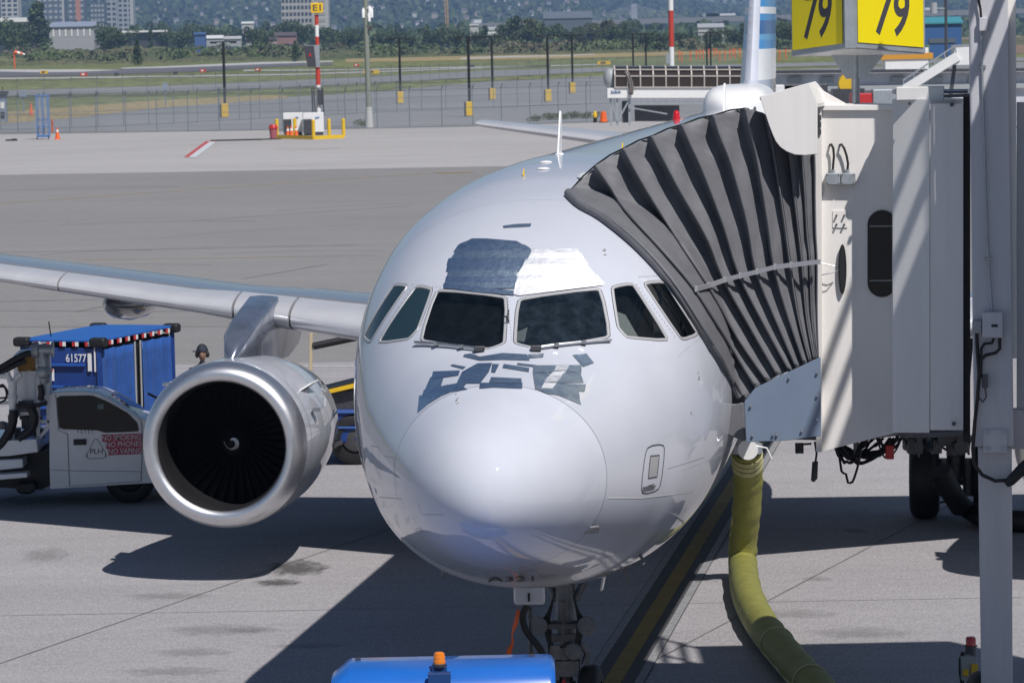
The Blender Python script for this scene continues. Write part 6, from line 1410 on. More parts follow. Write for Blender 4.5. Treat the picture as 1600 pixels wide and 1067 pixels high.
# runway and taxiway signs
SG = {}
def air_sign(px, py, wpx, hpx, col, lab):
    b = G(px, py); k = b.y / FPX; t = thing('taxiway_sign', lab, 'airfield sign', b, 0, 'small airfield signs beyond the fences')
    mb = MB(); mb.box(b + Vector((0, 0, (hpx * .55) * k)), (wpx * k, .5, hpx * .9 * k)); bo = mb.build('sign_box', col, t)
    mb = MB(); [mb.box(b + Vector((x * wpx * k, 0, hpx * .08 * k)), (.15, .2, hpx * .2 * k)) for x in (-.35, .35)]; mb.build('sign_leg', M['dsteel'], t)
    mb = MB(); mb.box(b + Vector((-wpx * .08 * k, -.3, hpx * .6 * k)), (wpx * .4 * k, .06, hpx * .4 * k)); mb.build('sign_face', M['white'] if col is M['orange'] or col is M['red_band'] else M['line'], bo)
for a in ((69, 116, 12, 5, M['yellow'], 'yellow and black airfield sign on the runway edge at left'), (131, 120, 11, 6, M['red_band'], 'red airfield sign right of the yellow runway edge sign'), (317, 114, 9, 5.5, M['red_band'], 'red airfield sign left of the first T-bar pole top'), (403, 112, 9, 5, M['red_band'], 'red airfield sign between first T-bar pole and E1 mast'), (557, 105, 8, 5, M['red_band'], 'small red airfield sign left of the wooden utility pole'), (581, 116, 24, 6, M['yellow'], 'long yellow and black sign crossing behind the utility pole'), (944, 102, 20, 6, M['yellow'], 'yellow and black sign left of the dark gangway roof')): air_sign(*a)
for px, py in ((182, 119), (274, 117), (738, 106)): b = G(px, py); mb = MB(); mb.box(b + Vector((0, 0, .35)), (1.0, .8, .7)); tag(mb.build('light_box', M['dsteel'], None, loc=b), 'small dark light box on the grass %s' % ('left of the first red sign' if px == 182 else 'near the first T-bar pole' if px == 274 else 'right of the utility pole'), 'light box', 'dark light boxes by the runway')
b = G(23, 108); k = b.y / FPX; t = thing('windsock', 'orange and white windsock on a thin pole at far left', 'windsock', b)
mb = MB(); mb.tube([b, b + Vector((0, 0, 27 * k))], .25, 8); mb.build('pole', M['orange'], t)
for i, m_ in enumerate(('orange', 'white', 'orange', 'white')):
    mb = MB(); mb.tube([b + Vector(((1 + 4 * i) * k, 0, (26 - 1.1 * i) * k)), b + Vector(((5 + 4 * i) * k, 0, (24.9 - 1.1 * i) * k))], [(3.2 - .5 * i) * k, (2.8 - .5 * i) * k], 10); mb.build('sock_band', M[m_], t, smooth=50)
AP = None
for i, px in enumerate((1064, 1077, 1087, 1097, 1106, 1114, 1123, 1131, 1139, 1147, 1154, 1161, 1216, 1226, 1060, 1092, 1118, 1144)):
    b = F(px, 900 + (i * 37) % 220); b.z = 0
    if AP is None:
        AP = MB(); AP.tube([b, b + Vector((0, 0, 2.6))], .15, 6); AP.box(b + Vector((0, 0, 2.4)), (.6, .2, .2)); AP = AP.build('approach_light', M['orange'], None, loc=b); tag(AP, 'short orange approach light post beyond the grass', 'approach light', 'orange approach light posts left of the tail fin')
    else: o = AP.copy(); COL.objects.link(o); o.location = b
# vehicles and buildings glimpsed right of the tail
D = 210.0
def rpt(px, py, dd=0.0): return Vector(((px - 800 + 9.3) * (D + dd) / FPX, D + dd, ZT(px, py, D + dd)))
b = rpt(1200, 175); t = thing('service_building', 'long low grey service building behind the gate sign', 'building', Vector((rpt(1340, 160).x, D + 14, 0)))
mb = MB(); a0, a1 = rpt(1205, 112, 14), rpt(1700, 112, 14); mb.prism([Vector((a0.x, a0.y, 0)), Vector((a1.x, a1.y, 0)), a1, a0], (0, 8, 0)); wl_ = mb.build('wall', mat('service_wall', (.56, .57, .62), .7, var=.25, vscale=.5), t)
mb = MB(); a0, a1 = rpt(1200, 113, 13.6), rpt(1710, 108, 13.6); mb.bar(a0, a1, .5, .2); mb.build('roof_edge', M['dsteel'], t)
mb = MB(); a0, a1 = rpt(1205, 140, 13.8), rpt(1700, 132, 13.8); mb.bar(a0, a1, .3, .3); mb.build('wall_band', M['grey'], t)
for i, px in enumerate((1240, 1290, 1400, 1460, 1520)):
    mb = MB(); a0 = rpt(px, 125, 13.9); mb.box(a0, (.8, .1, .35)); mb.build('window', M['grey'], wl_)
def van(px, py, L_, hgt, col, lab, cat='van', dd=0.0, cabcol=None, name='service_van'):
    g_ = rpt(px, py, dd); b = Vector((g_.x, g_.y, 0)); t = thing(name, lab, cat, b, 0); h0 = max(0, hgt)
    mb = MB(); mb.prism([b + Vector(q) for q in ((-L_ / 2, -.9, .4), (L_ / 2, -.9, .4), (L_ / 2, -.9, h0 * .58), (L_ * .36, -.9, h0 * .64), (L_ * .22, -.9, h0), (-L_ / 2, -.9, h0))], (0, 1.8, 0)); mb.build('body', col, t, bevel=.08)
    mb = MB(); mb.prism([b + Vector(q) for q in ((L_ * .1, -.92, h0 * .66), (L_ * .33, -.92, h0 * .66), (L_ * .21, -.92, h0 * .93), (L_ * .1, -.92, h0 * .93))], (0, 1.84, 0)); mb.build('window', M['dglass'], t)
    for x in (-.32, .32): wheel(t, b + Vector((x * L_, -.85, .36)), Vector((0, 1, 0)), .36, .25)
    return t
van(1215, 160, 4.6, 3.5, M['white'], 'white van right of the airliner tail base', dd=6)
van(1295, 170, 5.0, 2.9, M['grey'], 'grey van behind the sign post bracket', dd=4)
van(1360, 172, 4.4, 2.2, M['twhite'], 'white pickup right of the gate sign post', dd=-2)
van(1452, 168, 4.8, 2.4, M['twhite'], 'white van below the passenger stairs', dd=2)
t = thing('catering_truck', 'truck with white box body and orange roof behind the gate sign', 'truck', Vector((rpt(1412, 150).x, D + 40, 0)))
c = rpt(1412, 98, 40); mb = MB(); mb.box(c, (3.0, 2.2, 2.0)); mb.build('box_body', M['white'], t, bevel=.04); mb = MB(); mb.box(rpt(1412, 88, 40), (3.6, 2.4, .4)); mb.build('roof', mat('truck_orange', (.6, .28, .03), .5), t)
mb = MB(); mb.box(Vector((c.x, c.y, 1.0)), (3.4, 2, 1.2)); mb.build('chassis', M['dsteel'], t); mb = MB(); mb.box(rpt(1390, 98, 40), (.9, 2.1, 1.9)); mb.build('cab', M['dsteel'], t, bevel=.05)
t = thing('drum_trailer', 'yellow drum on a trailer left of the sign post', 'trailer', Vector((rpt(1320, 150).x, D - 6, 0))); c = rpt(1322, 131, -6)
mb = MB(); mb.lathe(c + Vector((0, -.5, 0)), (0, 1, 0), [(0, .0), (.0, .55), (1.0, .55), (1.0, 0)], 18); mb.build('drum', M['yellow'], t, smooth=30); mb = MB(); mb.box(Vector((c.x, c.y, .5 * c.z)), (1.8, 1.2, c.z - .55)); mb.build('trailer_bed', M['dsteel'], t)
t = thing('passenger_stairs', 'white mobile passenger stairs right of the gate sign', 'mobile stairs', Vector((rpt(1450, 160).x, D - 10, 0)))
for dy in (0, 1.6):
    mb = MB(); mb.bar(rpt(1410, 140, -10 + dy), rpt(1494, 88, -10 + dy), .22, .5); mb.build('stringer', M['white'], t)
    mb = MB(); mb.bar(rpt(1408, 126, -10 + dy), rpt(1490, 72, -10 + dy), .08); mb.bar(rpt(1490, 72, -10 + dy), rpt(1520, 70, -10 + dy), .08)
    for k in range(6): u = k / 5; mb.bar(rpt(1410 + 82 * u, 140 - 52 * u, -10 + dy), rpt(1409 + 81 * u, 126 - 54 * u, -10 + dy), .06)
    mb.build('handrail', M['galv'], t)
for k in range(12):
    u = k / 11; mb = MB(); p = rpt(1410 + 84 * u, 139 - 51 * u, -9.2); mb.box(p, (.32, 1.5, .06)); mb.build('step', M['grey'], t)
mb = MB(); mb.box(rpt(1503, 86, -9.2), (1.2, 1.6, 1.1)); mb.build('platform', M['white'], t); mb = MB(); p = rpt(1470, 120, -9.2); mb.bar(Vector((p.x, p.y, .4)), rpt(1490, 95, -9.2), .2); mb.box(Vector((p.x, p.y, .5)), (4, 1.6, .5)); mb.build('chassis', M['dsteel'], t)
for px, py, s_, m_, lab in ((1205, 150, (2.2, 1.2, 1.2), 'white', 'white cart at the foot of the tail'), (1345, 160, (1.4, 1, 1.0), 'red', 'red topped cart behind the cab roof'), (1255, 150, (2.4, 1.2, 1.3), 'dsteel', 'dark tug behind the canopy hood'), (1385, 155, (1.8, 1.2, 1.1), 'galv', 'grey dolly behind the actuator')):
    c = rpt(px, py, -14); t = thing('ramp_cart', lab, 'cart', Vector((c.x, c.y, 0))); mb = MB(); mb.box(Vector((c.x, c.y, max(.9, c.z))), s_); mb.build('cart_body', M[m_], t, bevel=.06); mb = MB(); mb.box(Vector((c.x, c.y, .55 * max(.9, c.z))), (s_[0] * 1.1, s_[1], .3)); mb.build('cart_deck', M['dsteel'], t)
    for dx in (-.35, .35): wheel(t, Vector((c.x + dx * s_[0], c.y - .5, .25)), Vector((0, 1, 0)), .25, .15)
b = F(1476, 300); t = thing('utility_pole', 'thin dark utility pole with transformer right of the gate sign', 'utility pole', b)
mb = MB(); mb.tube([b, b + Vector((0, 0, ZT(1476, -30, 300)))], .12, 8); mb.build('shaft', M['dsteel'], t); mb = MB(); mb.lathe(Vector((F(1457, 300).x, 300, ZT(1457, 22, 300))), (0, 0, 1), [(0, .3), (.9, .3)], 12, close=True); mb.bar(Vector((F(1457, 300).x, 300, ZT(1457, 14, 300))), Vector((b.x, 300, ZT(1476, 14, 300))), .1); mb.build('transformer', M['grey'], t)
b = F(1446, 280); mb = MB(); mb.tube([b, b + Vector((0, 0, ZT(1446, 70, 280)))], .2, 8); tag(mb.build('green_post', mat('post_green', (.10, .17, .12), .6), None, loc=b), 'short green post right of the gate sign', 'post')

# ================================================================== FAR LAND: trees, houses, towers, hills
TREE = {}
def make_tree(kind, r):
    """unit tree: 1 m high; scaled per copy"""
    t = thing('tree', 'tree', 'tree', (0, 0, 0))
    mb = MB(); mb.tube([(0, 0, 0), (.01, 0, .2), (.0, .01, .45), (.01, 0, .75)], [.03, .024, .016, .006], 7)
    for k in range(7):
        a = r.uniform(0, 6.28); z0 = r.uniform(.18, .55); l = r.uniform(.12, .26); mb.tube([(0, 0, z0), (l * .6 * math.cos(a), l * .6 * math.sin(a), z0 + .08), (l * math.cos(a), l * math.sin(a), z0 + .2)], [.012, .008, .003], 5)
    mb.build('trunk', M['bark'], t, smooth=50)
    cr = MB(); blobs = []
    if kind == 'poplar': blobs = [(r.uniform(-.05, .05), r.uniform(-.05, .05), .22 + .1 * i, .17 - .012 * i) for i in range(8)]
    elif kind == 'conifer': blobs = [(0, 0, .14 + .085 * i, .20 * (1 - i / 10.5)) for i in range(10)]
    elif kind == 'bush': blobs = [(r.uniform(-.7, .7), r.uniform(-.4, .4), r.uniform(.2, .55), r.uniform(.25, .42)) for i in range(9)]
    else: blobs = [(r.gauss(0, .17), r.gauss(0, .17), r.uniform(.38, .82), r.uniform(.13, .23)) for i in range(13)]
    per = 120 if kind != 'bush' else 60
    for bx, by, bz_, br in blobs:
        base = r.choice([0, 0, 1, 2, 1] if kind != 'bush' else [1, 3, 3, 1, 0])
        for _ in range(per):
            th_, u = r.uniform(0, 6.28), r.uniform(-1, 1); q = math.sqrt(1 - u * u); rr = br * r.uniform(.45, 1.08) ** .6
            p = Vector((bx + rr * q * math.cos(th_), by + rr * q * math.sin(th_), max(.03, bz_ + rr * u * .85)))
            s = r.uniform(.018, .042) * (1.7 if kind == 'bush' else 1); n = Vector((r.gauss(0, 1), r.gauss(0, 1), r.gauss(.5, 1))).normalized(); x = n.orthogonal().normalized(); y = n.cross(x)
            m = base if r.random() < .7 else r.choice([0, 1, 2, 3])
            cr.poly([p + x * s, p + y * s * .7, p - x * s, p - y * s * .8], m)
    cr.build('crown', [M['leaf0'], M['leaf1'], M['leaf2'], M['leaf3']] if kind != 'olive' else [M['leaf4'], M['leaf1'], M['leaf4'], M['leaf3']], t, fix=False); return t
rt = random.Random(11)
for kd, n in (('broad', 3), ('poplar', 2), ('conifer', 2), ('bush', 3), ('olive', 2)): TREE[kd] = [make_tree(kd, rt) for _ in range(n)]
USED = set()
def tree(px, py, D, kd, label, group, wide=1.0):
    src = TREE[kd][rt.randrange(len(TREE[kd]))]; b = F(px, D); h = max(.8, ZT(px, py, D)); b.z = 0
    rz = rt.uniform(0, 6.28); sc = (h * wide, h * wide, h)
    if src.name not in USED:
        USED.add(src.name); src.location = b; src.rotation_euler = (0, 0, rz); src.scale = sc; tag(src, label, None, group); o = src
    else: o = dup(src, b, rz, label, group, sc)
    if kd == 'bush': o.name = 'bush'; o['category'] = 'bush'
    return o
BIG = [(12, 24, 1900, 'broad', .8), (62, 3, 1850, 'poplar', 1.25), (45, 26, 1880, 'broad', .8), (28, 36, 1700, 'broad', .9), (95, 22, 2300, 'broad', .9), (172, 34, 1700, 'broad', 1.05), (128, 42, 2500, 'broad', 1), (186, 42, 1690, 'broad', .9), (216, 58, 1300, 'conifer', 1.1), (238, 47, 1900, 'poplar', .8), (262, 40, 2000, 'broad', .8), (285, 44, 1900, 'broad', .9), (300, 32, 2400, 'broad', 1), (322, 36, 2300, 'broad', 1), (345, 40, 2400, 'broad', 1), (396, 42, 1800, 'broad', .95), (412, 48, 1700, 'broad', 1), (436, 24, 2100, 'broad', .9), (455, 28, 2050, 'broad', .85), (474, 34, 2000, 'broad', .9), (462, 62, 1300, 'conifer', 1.2), (524, 42, 1900, 'broad', 1.1), (548, 46, 1800, 'broad', 1), (596, 44, 1800, 'broad', 1.1), (560, 40, 2300, 'broad', 1), (618, 42, 1750, 'broad', 1), (640, 48, 1700, 'broad', 1), (668, 36, 1900, 'conifer', 1.2), (690, 40, 1750, 'broad', 1.1), (715, 44, 1700, 'broad', 1), (742, 42, 1800, 'broad', .9), (760, 40, 1750, 'poplar', 1), (798, 18, 1750, 'broad', .75), (806, 26, 1700, 'poplar', 1.2), (826, 24, 1650, 'olive', .95), (842, 32, 1650, 'broad', .9), (868, 34, 1900, 'broad', 1), (888, 40, 1700, 'broad', 1), (905, 38, 1800, 'olive', .9), (925, 32, 1750, 'olive', 1), (945, 28, 1700, 'olive', 1), (958, 34, 1650, 'broad', .9), (974, 30, 1800, 'broad', .8), (990, 42, 1700, 'broad', 1), (1012, 44, 1500, 'broad', 1.1), (1030, 46, 1450, 'broad', 1.1), (1062, 48, 1600, 'broad', 1), (1080, 46, 1500, 'conifer', 1), (1120, 42, 1500, 'broad', 1), (1145, 38, 1550, 'broad', 1.1), (1160, 36, 1500, 'poplar', 1), (1218, 34, 1500, 'broad', 1.1), (1232, 30, 1450, 'broad', 1.1), (506, 40, 2000, 'broad', .9), (378, 34, 2500, 'broad', 1), (250, 30, 2600, 'broad', 1), (778, 46, 1700, 'broad', 1)]
KN = {'broad': 'round crowned', 'poplar': 'tall narrow', 'conifer': 'pointed dark', 'olive': 'pale olive leaved'}
def where(px):
    for x, s in ((40, 'at the far left edge'), (100, 'left of the grey hangar'), (160, 'behind the grey hangar'), (215, 'right of the grey hangar'), (290, 'by the parked lorries'), (350, 'above the first T-bar pole'), (430, 'behind the white container'), (480, 'below the office block'), (560, 'right of the E1 mast'), (700, 'right of the utility pole'), (785, 'before the viaduct'), (850, 'above the tailplane'), (930, 'left of the gangway poles'), (1045, 'left of the tall mast'), (1170, 'left of the tail fin'), (9999, 'right of the tail fin')):
        if px < x: return s
ORD = ['first', 'second', 'third', 'fourth', 'fifth', 'sixth', 'seventh', 'eighth', 'ninth']
CNT = {}
for i, (px, py, D, kd, wd) in enumerate(sorted(BIG)):
    CNT[where(px)] = CNT.get(where(px), -1) + 1
    tree(px, py, D, kd, '%s tree, %s from left in the far treeline %s' % (KN[kd], ORD[CNT[where(px)]], where(px)), 'trees of the far treeline %s' % where(px), wd)
for i, (px, py) in enumerate(((546, 196), (562, 198), (590, 199), (604, 199), (838, 190), (855, 188), (872, 187), (890, 186), (908, 186), (925, 185))):
    b = G(px, py); tree(px, py - (13 if i < 4 else 9), b.y, 'bush', 'weedy green shrub, %s from left at the fence foot %s' % (ORD[i if i < 4 else i - 4], 'by the utility pole' if i < 4 else 'before the gangway truss'), 'weeds along the fence %s' % ('by the utility pole' if i < 4 else 'before the gangway truss'), 1.3)
mb = MB(); rv = random.Random(2)                                # far wood that reads as one mass
for k in range(9000):
    px = rv.uniform(-60, 1700); D = rv.uniform(2500, 3400); top = 52 - px * .012 + 5 * math.sin(px * .05) + 3 * math.sin(px * .17); z = rv.uniform(0, ZT(px, top, D)); p = F(px, D, max(1, z)); s = rv.uniform(1.5, 3.6)
    n = Vector((rv.gauss(0, 1), rv.gauss(-.5, 1), rv.gauss(.5, 1))).normalized(); x = n.orthogonal().normalized(); y = n.cross(x); mb.poly([p + x * s, p + y * s, p - x * s, p - y * s], rv.choice([0, 0, 1, 2]))
tag(mb.build('far_wood', [M['leaf0'], M['leaf1'], M['leaf2']], None, fix=False), kind='stuff')
mb = MB()
rows = []; rb = random.Random(8)
for j in range(9):
    D = 1420 + 60 * j; row = []
    for i in range(181):
        px = -90 + 1800 * i / 180; hh = (7.4 if px < 150 else 7.4 - 4.2 * min(1, (px - 150) / 500)); k = math.sin(math.pi * j / 8) ** .7
        row.append(Vector(((px - 790) / FPX * D, D, -.4 + k * hh * (.62 + .28 * math.sin(px * .021 + j) + .2 * math.sin(px * .057 + 2 * j) + .1 * rb.uniform(-1, 1)))))
    rows.append(row)
bk = MB(); bk.grid(rows); tag(bk.build('scrub_bank', M['bank'], None, smooth=80), kind='structure')
CL = [(rv.uniform(-40, 1260), rv.choice([rv.uniform(1440, 1560), rv.uniform(1550, 1950)]), rv.uniform(2.0, 5.5), rv.choice([1, 3, 3, 0, 4])) for _ in range(150)]
for k in range(15000):
    if k < 1500: px = rv.uniform(-60, 1700); D = rv.uniform(1500, 1800); p = F(px, D, rv.uniform(.0, 1.3)); s = rv.uniform(.5, 1.2); mm = rv.choice([1, 3, 3, 4, 4])
    else:
        cx_, D, hh_, mm = CL[k % 150]; th_ = rv.uniform(0, 6.28); u_ = rv.random(); p = F(cx_, D); p = p + Vector((hh_ * 1.5 * math.cos(th_) * math.sqrt(1 - u_ * u_), hh_ * math.sin(th_) * math.sqrt(1 - u_ * u_), hh_ * .85 * u_ + (1.2 if D < 1560 else 2.5))); s = rv.uniform(.4, .9)
    n = Vector((rv.gauss(0, 1), rv.gauss(-.5, 1), rv.gauss(.8, 1))).normalized(); x = n.orthogonal().normalized(); y = n.cross(x); mb.poly([p + x * s, p + y * s, p - x * s, p - y * s], mm)
tag(mb.build('scrub', [M['leaf0'], M['leaf1'], M['leaf2'], M['leaf3'], M['leaf4']], None, fix=False), kind='stuff')
# grey hangar
def fblock(name, lab, cat, x0, x1, ytop, D, depth, m, base=0.0, group=None):
    a, b = F(x0, D), F(x1, D); zt = ZT((x0 + x1) / 2, ytop, D); t = thing(name, lab, cat, Vector(((a.x + b.x) / 2, D, base)), 0, group)
    mb = MB(); mb.box(Vector(((a.x + b.x) / 2, D + depth / 2, (zt + base) / 2)), (b.x - a.x, depth, zt - base)); mb.build('wall', m, t); return t, a.x, b.x, zt
hm = mat('hangar_cladding', (.34, .34, .36), .6, var=.05, vscale=.05)
t, xa, xb, zt = fblock('hangar', 'long grey metal hangar behind trees at upper left', 'hangar', 80, 150, 43, 2000, 40, hm)
mb = MB(); mb.prism([Vector((xa - .5, 1999, zt)), Vector((xb + .5, 1999, zt)), Vector((xb + .5, 2020, zt + 2.6)), Vector((xa - .5, 2020, zt + 2.6))], (0, 0, .4)); mb.build('roof', mat('hangar_roof', (.30, .33, .42), .5), t)
for k in range(7): mb = MB(); mb.box(Vector((xa + (xb - xa) * (k + .7) / 7.4, 1999.8, zt - 3.2)), (.8, .2, 4)); mb.build('light_panel', M['white'], t)
t, xa, xb, zt = fblock('hangar', 'grey hangar end with white roof at the far left edge', 'hangar', -30, 48, 36, 2050, 40, hm); mb = MB(); mb.box(Vector(((xa + xb) / 2, 2060, zt + 1.2)), (xb - xa + 2, 44, 2.4)); mb.build('roof', M['white'], t)
t, xa, xb, zt = fblock('open_shed', 'dark open fronted shed with white roof edge right of the hangar', 'shed', 197, 262, 51, 2000, 20, M['dsteel']); mb = MB(); mb.box(Vector(((xa + xb) / 2, 2009, zt + .4)), (xb - xa + 2, 24, 1)); mb.build('roof', M['white'], t); mb = MB(); mb.box(Vector((xa, 1999, zt / 2)), (1.4, 1.4, zt)); mb.build('post', M['white'], t)
# towers
def tower(x0, x1, ytop, D, m, wm, lab, rows_, cols, stripe=None, name='tower_block', grp='tower blocks on the skyline'):
    t, xa, xb, zt = fblock(name, lab, 'tower block', x0, x1, ytop, D, 25, m, 0, grp)
    wmesh = None; w_ = (xb - xa) / cols
    for r in range(rows_):
        zz0 = zt - (r + .7) * (zt - 12) / rows_ if rows_ else 0
        for c in range(cols):
            x = xa + (c + .5) * w_
            if wmesh is None:
                mb = MB(); mb.box(Vector((x, D - .1, zz0)), (w_ * .62, .5, (zt - 12) / rows_ * .5)); wmesh = mb.build('window', wm, t); x_0, z_0 = x, zz0
            else:
                o = wmesh.copy(); COL.objects.link(o); o.parent = t; o.location = (x - x_0, 0, zz0 - z_0)
    if stripe: mb = MB(); mb.box(Vector((xa + (xb - xa) * stripe[0], D - .4, zt / 2)), ((xb - xa) * stripe[1], .8, zt)); mb.build('balcony_strip', stripe[2], t)
    return t
tg = [mat('tower_grey', (.36, .37, .39), .6), mat('tower_dark', (.10, .12, .15), .5), mat('tower_pale', (.46, .46, .46), .6), mat('tower_terracotta', (.50, .22, .14), .6)]
wd_m = mat('tower_window', (.05, .06, .08), .2)
tower(6, 33, -30, 3600, tg[2], wd_m, 'pale grey tower block at the far left edge', 14, 3)
tower(-30, 4, -30, 3650, tg[1], tg[0], 'dark tower block cut by the left edge', 10, 3)
tower(62, 104, -40, 3900, tg[1], tg[0], 'wide dark tower block above the hangar', 12, 5, (.97, .08, tg[2]))
tower(110, 136, -40, 4000, tg[1], tg[0], 'dark tower block with terracotta strip above the hangar', 12, 3, (.62, .3, tg[3]))
tower(145, 167, 5, 3800, tg[1], tg[0], 'short dark tower block right of the terracotta striped tower', 8, 4)
tower(170, 186, -30, 4100, tg[0], wd_m, 'slim grey tower block right of the short dark tower', 12, 2)
tower(188, 211, -40, 3900, tg[0], wd_m, 'grey tower block with white edge, rightmost of the left towers', 14, 3, (.92, .2, tg[2]))
tower(442, 490, -25, 3000, mat('office_beige', (.42, .40, .38), .7), wd_m, 'beige office block with window grid behind the E1 mast', 8, 8, name='office_block', grp='office block')
tower(489, 515, -25, 3010, mat('office_side', (.46, .45, .42), .7), mat('office_louvre', (.34, .33, .31), .7), 'pale side wing of the office block right of the E1 mast', 8, 1, name='office_block', grp='office wing')
# lorries, containers and houses by the treeline
def shed(x0, x1, yt, yb, D, m, mr, lab, cat='building', name='low_building'):
    t, xa, xb, zt = fblock(name, lab, cat, x0, x1, yt, D, 8, m); mb = MB(); cx = (xa + xb) / 2
    mb.prism([Vector((xa - .4, D - .6, zt)), Vector((xb + .4, D - .6, zt)), Vector((xb + .2, D + 4, zt + (xb - xa) * .14)), Vector((xa - .2, D + 4, zt + (xb - xa) * .14))], (0, 0, .4)); mb.build('roof', mr, t)
    mb = MB(); mb.box(Vector(((xa + xb) / 2, D - .1, zt * .5)), ((xb - xa) * .7, .3, zt * .14)); mb.build('window_band', tg[1], t)
    return t
shed(386, 409, 62, 78, 1950, tg[2], tg[2], 'white and teal container beside the low brown houses', 'container', 'container'); 
rfb = mat('brown_roof', (.10, .08, .08), .7); wlb = mat('house_beige', (.50, .45, .38), .7)
shed(410, 434, 63, 78, 1960, mat('house_mauve', (.34, .27, .27), .7), rfb, 'low brown roofed house right of the white container', 'house', 'house'); shed(430, 464, 57, 74, 1980, mat('house_red', (.28, .15, .14), .7), rfb, 'larger brown roofed house below the office block', 'house', 'house')
shed(322, 350, 61, 74, 1970, tg[0], M['white'], 'white roofed warehouse left of the first T-bar pole top'); shed(352, 378, 62, 72, 1990, tg[0], tg[2], 'pale warehouse behind the first T-bar pole top'); shed(306, 322, 55, 62, 1700, mat('shed_blue', (.06, .12, .30), .6), bpy.data.materials['shed_blue'], 'blue roofed shed among trees left of centre')
shed(760, 792, 48, 62, 2100, M['white'], tg[0], 'white building among trees left of the tall trees'); shed(735, 748, 41, 60, 2200, tg[2], tg[2], 'narrow pale building under the viaduct'); shed(850, 925, 30, 46, 2400, tg[1], tg[1], 'long dark roofed terminal building behind the olive trees'); shed(1090, 1130, 44, 60, 2000, tg[2], tg[0], 'pale building under the viaduct left of the tail fin'); shed(380, 398, 38, 50, 2500, tg[2], M['white'], 'white gabled building below the hillside houses'); shed(1440, 1500, 38, 60, 900, mat('depot_blue', (.03, .10, .28), .6), mat('depot_teal', (.05, .25, .30), .6), 'blue depot building right of the gate sign')
CR_ = None
for i in range(12):
    px = rt.choice([rt.uniform(320, 385), rt.uniform(470, 512), rt.uniform(196, 215)]); D = rt.uniform(1750, 2000); b = F(px, D)
    if CR_ is None:
        CR_ = MB(); CR_.prism([b + Vector(q) for q in ((-2.2, 0, .35), (2.2, 0, .35), (2.2, 0, 1.0), (1.3, 0, 1.05), (.8, 0, 1.6), (-1.2, 0, 1.6), (-1.8, 0, 1.05), (-2.2, 0, 1.0))], (0, 1.8, 0)); CR_ = CR_.build('parked_car', M['white'], None, loc=b, bevel=.1); tag(CR_, 'tiny pale car parked by the far sheds', 'car', 'pale cars parked by the far sheds')
    else: o = CR_.copy(); COL.objects.link(o); o.location = b
# viaduct and cable-stayed bridge
vz = 3200; VB = thing('viaduct', 'grey viaduct crossing behind the treeline', 'viaduct', F(900, vz))
mb = MB(); a, b = F(690, vz), F(1700, vz); a.z = ZT(690, 43, vz); b.z = ZT(1240, 28, vz) + 2; mb.bar(a, b, 12, 4.5); mb.build('deck', mat('viaduct_concrete', (.22, .22, .24), .8), VB)
for k in range(22): mb = MB(); p = a.lerp(b, (k + .5) / 22); mb.box(Vector((p.x, p.y, p.z / 2)), (3, 5, p.z)); mb.build('pier', bpy.data.materials['viaduct_concrete'], VB)
for i in range(14):
    p = a.lerp(b, rt.uniform(.02, .98)); mb = MB(); mb.box(p + Vector((0, -4, 4)), (rt.uniform(4, 14), 2.5, rt.uniform(1.6, 3.6))); tag(mb.build('distant_lorry', M[rt.choice(['white', 'grey', 'red', 'twhite'])], None, loc=p), 'tiny vehicle on the far viaduct', 'vehicle', 'vehicles on the far viaduct')
bd = 5200; CB = thing('cable_bridge', 'hazy cable stayed bridge with pale pylon in the distance', 'bridge', F(991, bd)); c = F(991, bd); zt = ZT(991, 7, bd); zd = ZT(991, 34, bd)
mb = MB(); mb.prism([c + Vector((-6, 0, 0)), c + Vector((6, 0, 0)), c + Vector((4, 0, zt)), c + Vector((-4, 0, zt))], (0, 8, 0)); mb.build('pylon', tg[0], CB); mb = MB(); mb.box(c + Vector((0, 0, zd)), (190, 14, 4)); mb.build('deck', tg[0], CB)
mb = MB()
for k in range(1, 9):
    for s_ in (-1, 1): mb.tube([c + Vector((0, 0, zt - k * 1.4)), c + Vector((s_ * 10.5 * (9 - k + .5), 0, zd))], .2, 4)
mb.build('stay_cables', tg[2], CB)
CRN = thing('construction_crane', 'thin orange construction crane mast above the treeline', 'crane', F(700, 2600)); mb = MB(); c = F(700, 2600); zt = ZT(700, -20, 2600); [mb.bar(c + Vector((dx, dy, 0)), c + Vector((dx - .8, dy, zt)), .5) for dx in (-.9, .9) for dy in (-.9, .9)]
for k in range(24): z = zt * k / 24; mb.bar(c + Vector((-.9, -.9, z)), c + Vector((.9, -.9, z + zt / 24)), .3)
mb.build('mast', mat('crane_orange', (.55, .33, .14), .6), CRN); mb = MB(); mb.box(c + Vector((5, 0, zt)), (40, 1.5, 1.5)); mb.build('jib', bpy.data.materials['crane_orange'], CRN)
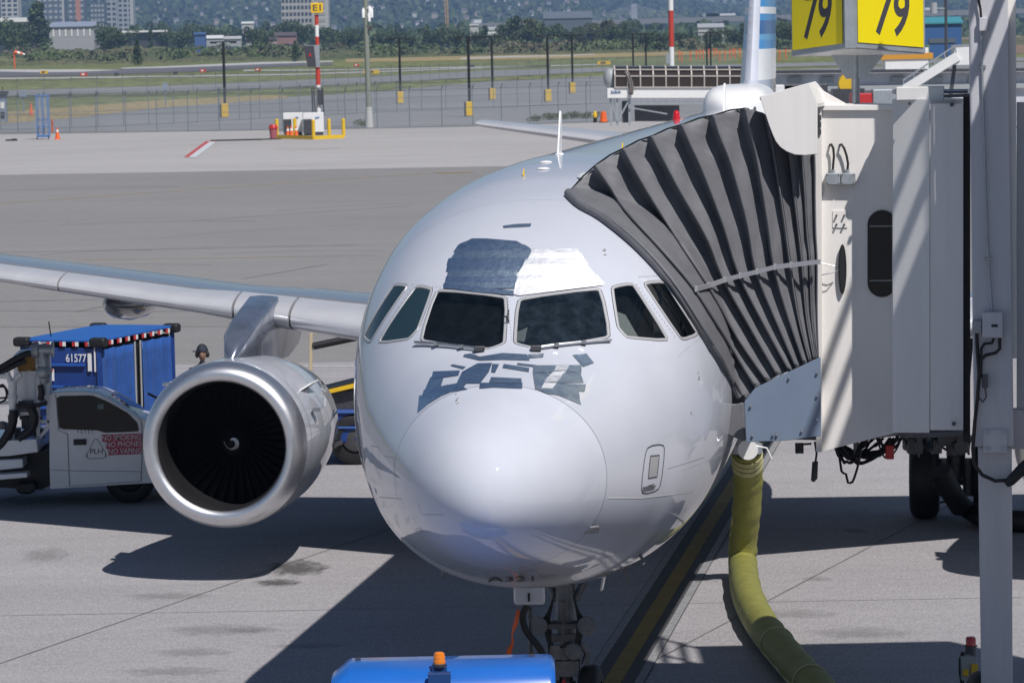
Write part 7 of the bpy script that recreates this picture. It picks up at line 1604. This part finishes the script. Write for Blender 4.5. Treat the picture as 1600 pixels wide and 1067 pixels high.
# hills
def hill_z(x, y):
    px = 800 + x / y * FPX; u = (y - 4200) / 3600
    top = 150 - 75 * (1 / (1 + math.exp(-(px - 820) / 90))) + 14 * math.sin(px * .009 + 1) + 7 * math.sin(px * .031)
    k = max(0, min(1.15, u)); return top * (k ** 1.25) + 5 * math.sin(x * .011 + y * .004) * k - 1.0
rows = [[Vector((x * (.55 + .45 * j / 30), 4150 + 4400 * j / 30, 0)) for x in np.linspace(-2600, 2600, 140)] for j in range(31)]
for r in rows:
    for p in r: p.z = hill_z(p.x, p.y)
mb = MB(); mb.grid(rows); tag(mb.build('hills', M['hill'], None, smooth=80), kind='structure')
mb = MB()
for k in range(16000):
    y = rv.uniform(4400, 8400); px = rv.uniform(-80, 1680); x = (px - 800) / FPX * y; p = Vector((x, y, hill_z(x, y) + rv.uniform(1, 9))); s = rv.uniform(2.5, 6)
    n = Vector((rv.gauss(0, 1), rv.gauss(-.8, 1), rv.gauss(.5, 1))).normalized(); a_ = n.orthogonal().normalized(); b_ = n.cross(a_); mb.poly([p + a_ * s, p + b_ * s, p - a_ * s, p - b_ * s], rv.choice([0, 2, 2, 1]))
tag(mb.build('hillside_forest', [M['leaf0'], M['leaf1'], M['leaf2']], None, fix=False), kind='stuff')
HS = []
hm_ = [mat('house_white', (.62, .61, .60), .7), mat('house_grey', (.40, .40, .41), .7), mat('house_tan', (.46, .38, .32), .7), mat('house_roof', (.13, .12, .13), .8)]
for i in range(230):
    px = rv.uniform(215, 1000) if i < 200 else rv.uniform(-20, 215); y = rv.uniform(4700, 7600); x = (px - 800) / FPX * y; b = Vector((x, y, hill_z(x, y) + 4.5))
    if len(HS) < 3:
        w_ = 8 + 2 * len(HS); mb = MB(); mb.box(b + Vector((0, 0, 2)), (w_, 9, 9)); mb.prism([b + Vector((-w_ / 2 - 1, -5, 6)), b + Vector((w_ / 2 + 1, -5, 6)), b + Vector((w_ / 2 - 1, 0, 9.5)), b + Vector((-w_ / 2 + 1, 0, 9.5))], (0, 1.2, 0), 1)
        o = mb.build('hillside_house', [hm_[len(HS)], hm_[3]], None, loc=b); tag(o, 'tiny pale house on the far wooded hillside', 'house', 'houses on the far hillside'); HS.append(o)
    else:
        o = HS[i % 3].copy(); COL.objects.link(o); o.location = b; s = rv.uniform(.35, .8); o.scale = (s, s, s * rv.uniform(.8, 1.3))
for px, w_, top in ((1000, 26, 2), (1128, 14, 4), (935, 10, 3), (1010, 10, 1), (1140, 8, 8), (968, 12, 5)):
    y = 9300; c = F(px, y); zt = ZT(px, top, y); mb = MB(); mb.box(Vector((c.x, y, zt / 2)), (w_ * 1.65, 30, zt)); tag(mb.build('distant_tower', tg[0], None, loc=Vector((c.x, y, 0))), 'faint hazy tower on the horizon, %s from left' % ORD[sorted([1000, 1128, 935, 1010, 1140, 968]).index(px)], 'tower', 'faint towers on the horizon')
# ---- air
mb = MB(); mb.box((0, 5000, 108.5), (15000, 10800, 221)); hz_ = mb.build('haze', [], None); tag(hz_, kind='stuff')
hmat = bpy.data.materials.new('haze_air'); hmat.use_nodes = True; nt = hmat.node_tree; nt.nodes.remove(nt.nodes['Principled BSDF'])
pv = nt.nodes.new('ShaderNodeVolumePrincipled'); pv.inputs['Color'].default_value = (.42, .64, 1, 1); pv.inputs['Density'].default_value = 1.3e-4; pv.inputs['Anisotropy'].default_value = .2
nt.links.new(pv.outputs[0], nt.nodes['Material Output'].inputs['Volume']); hz_.data.materials.append(hmat)
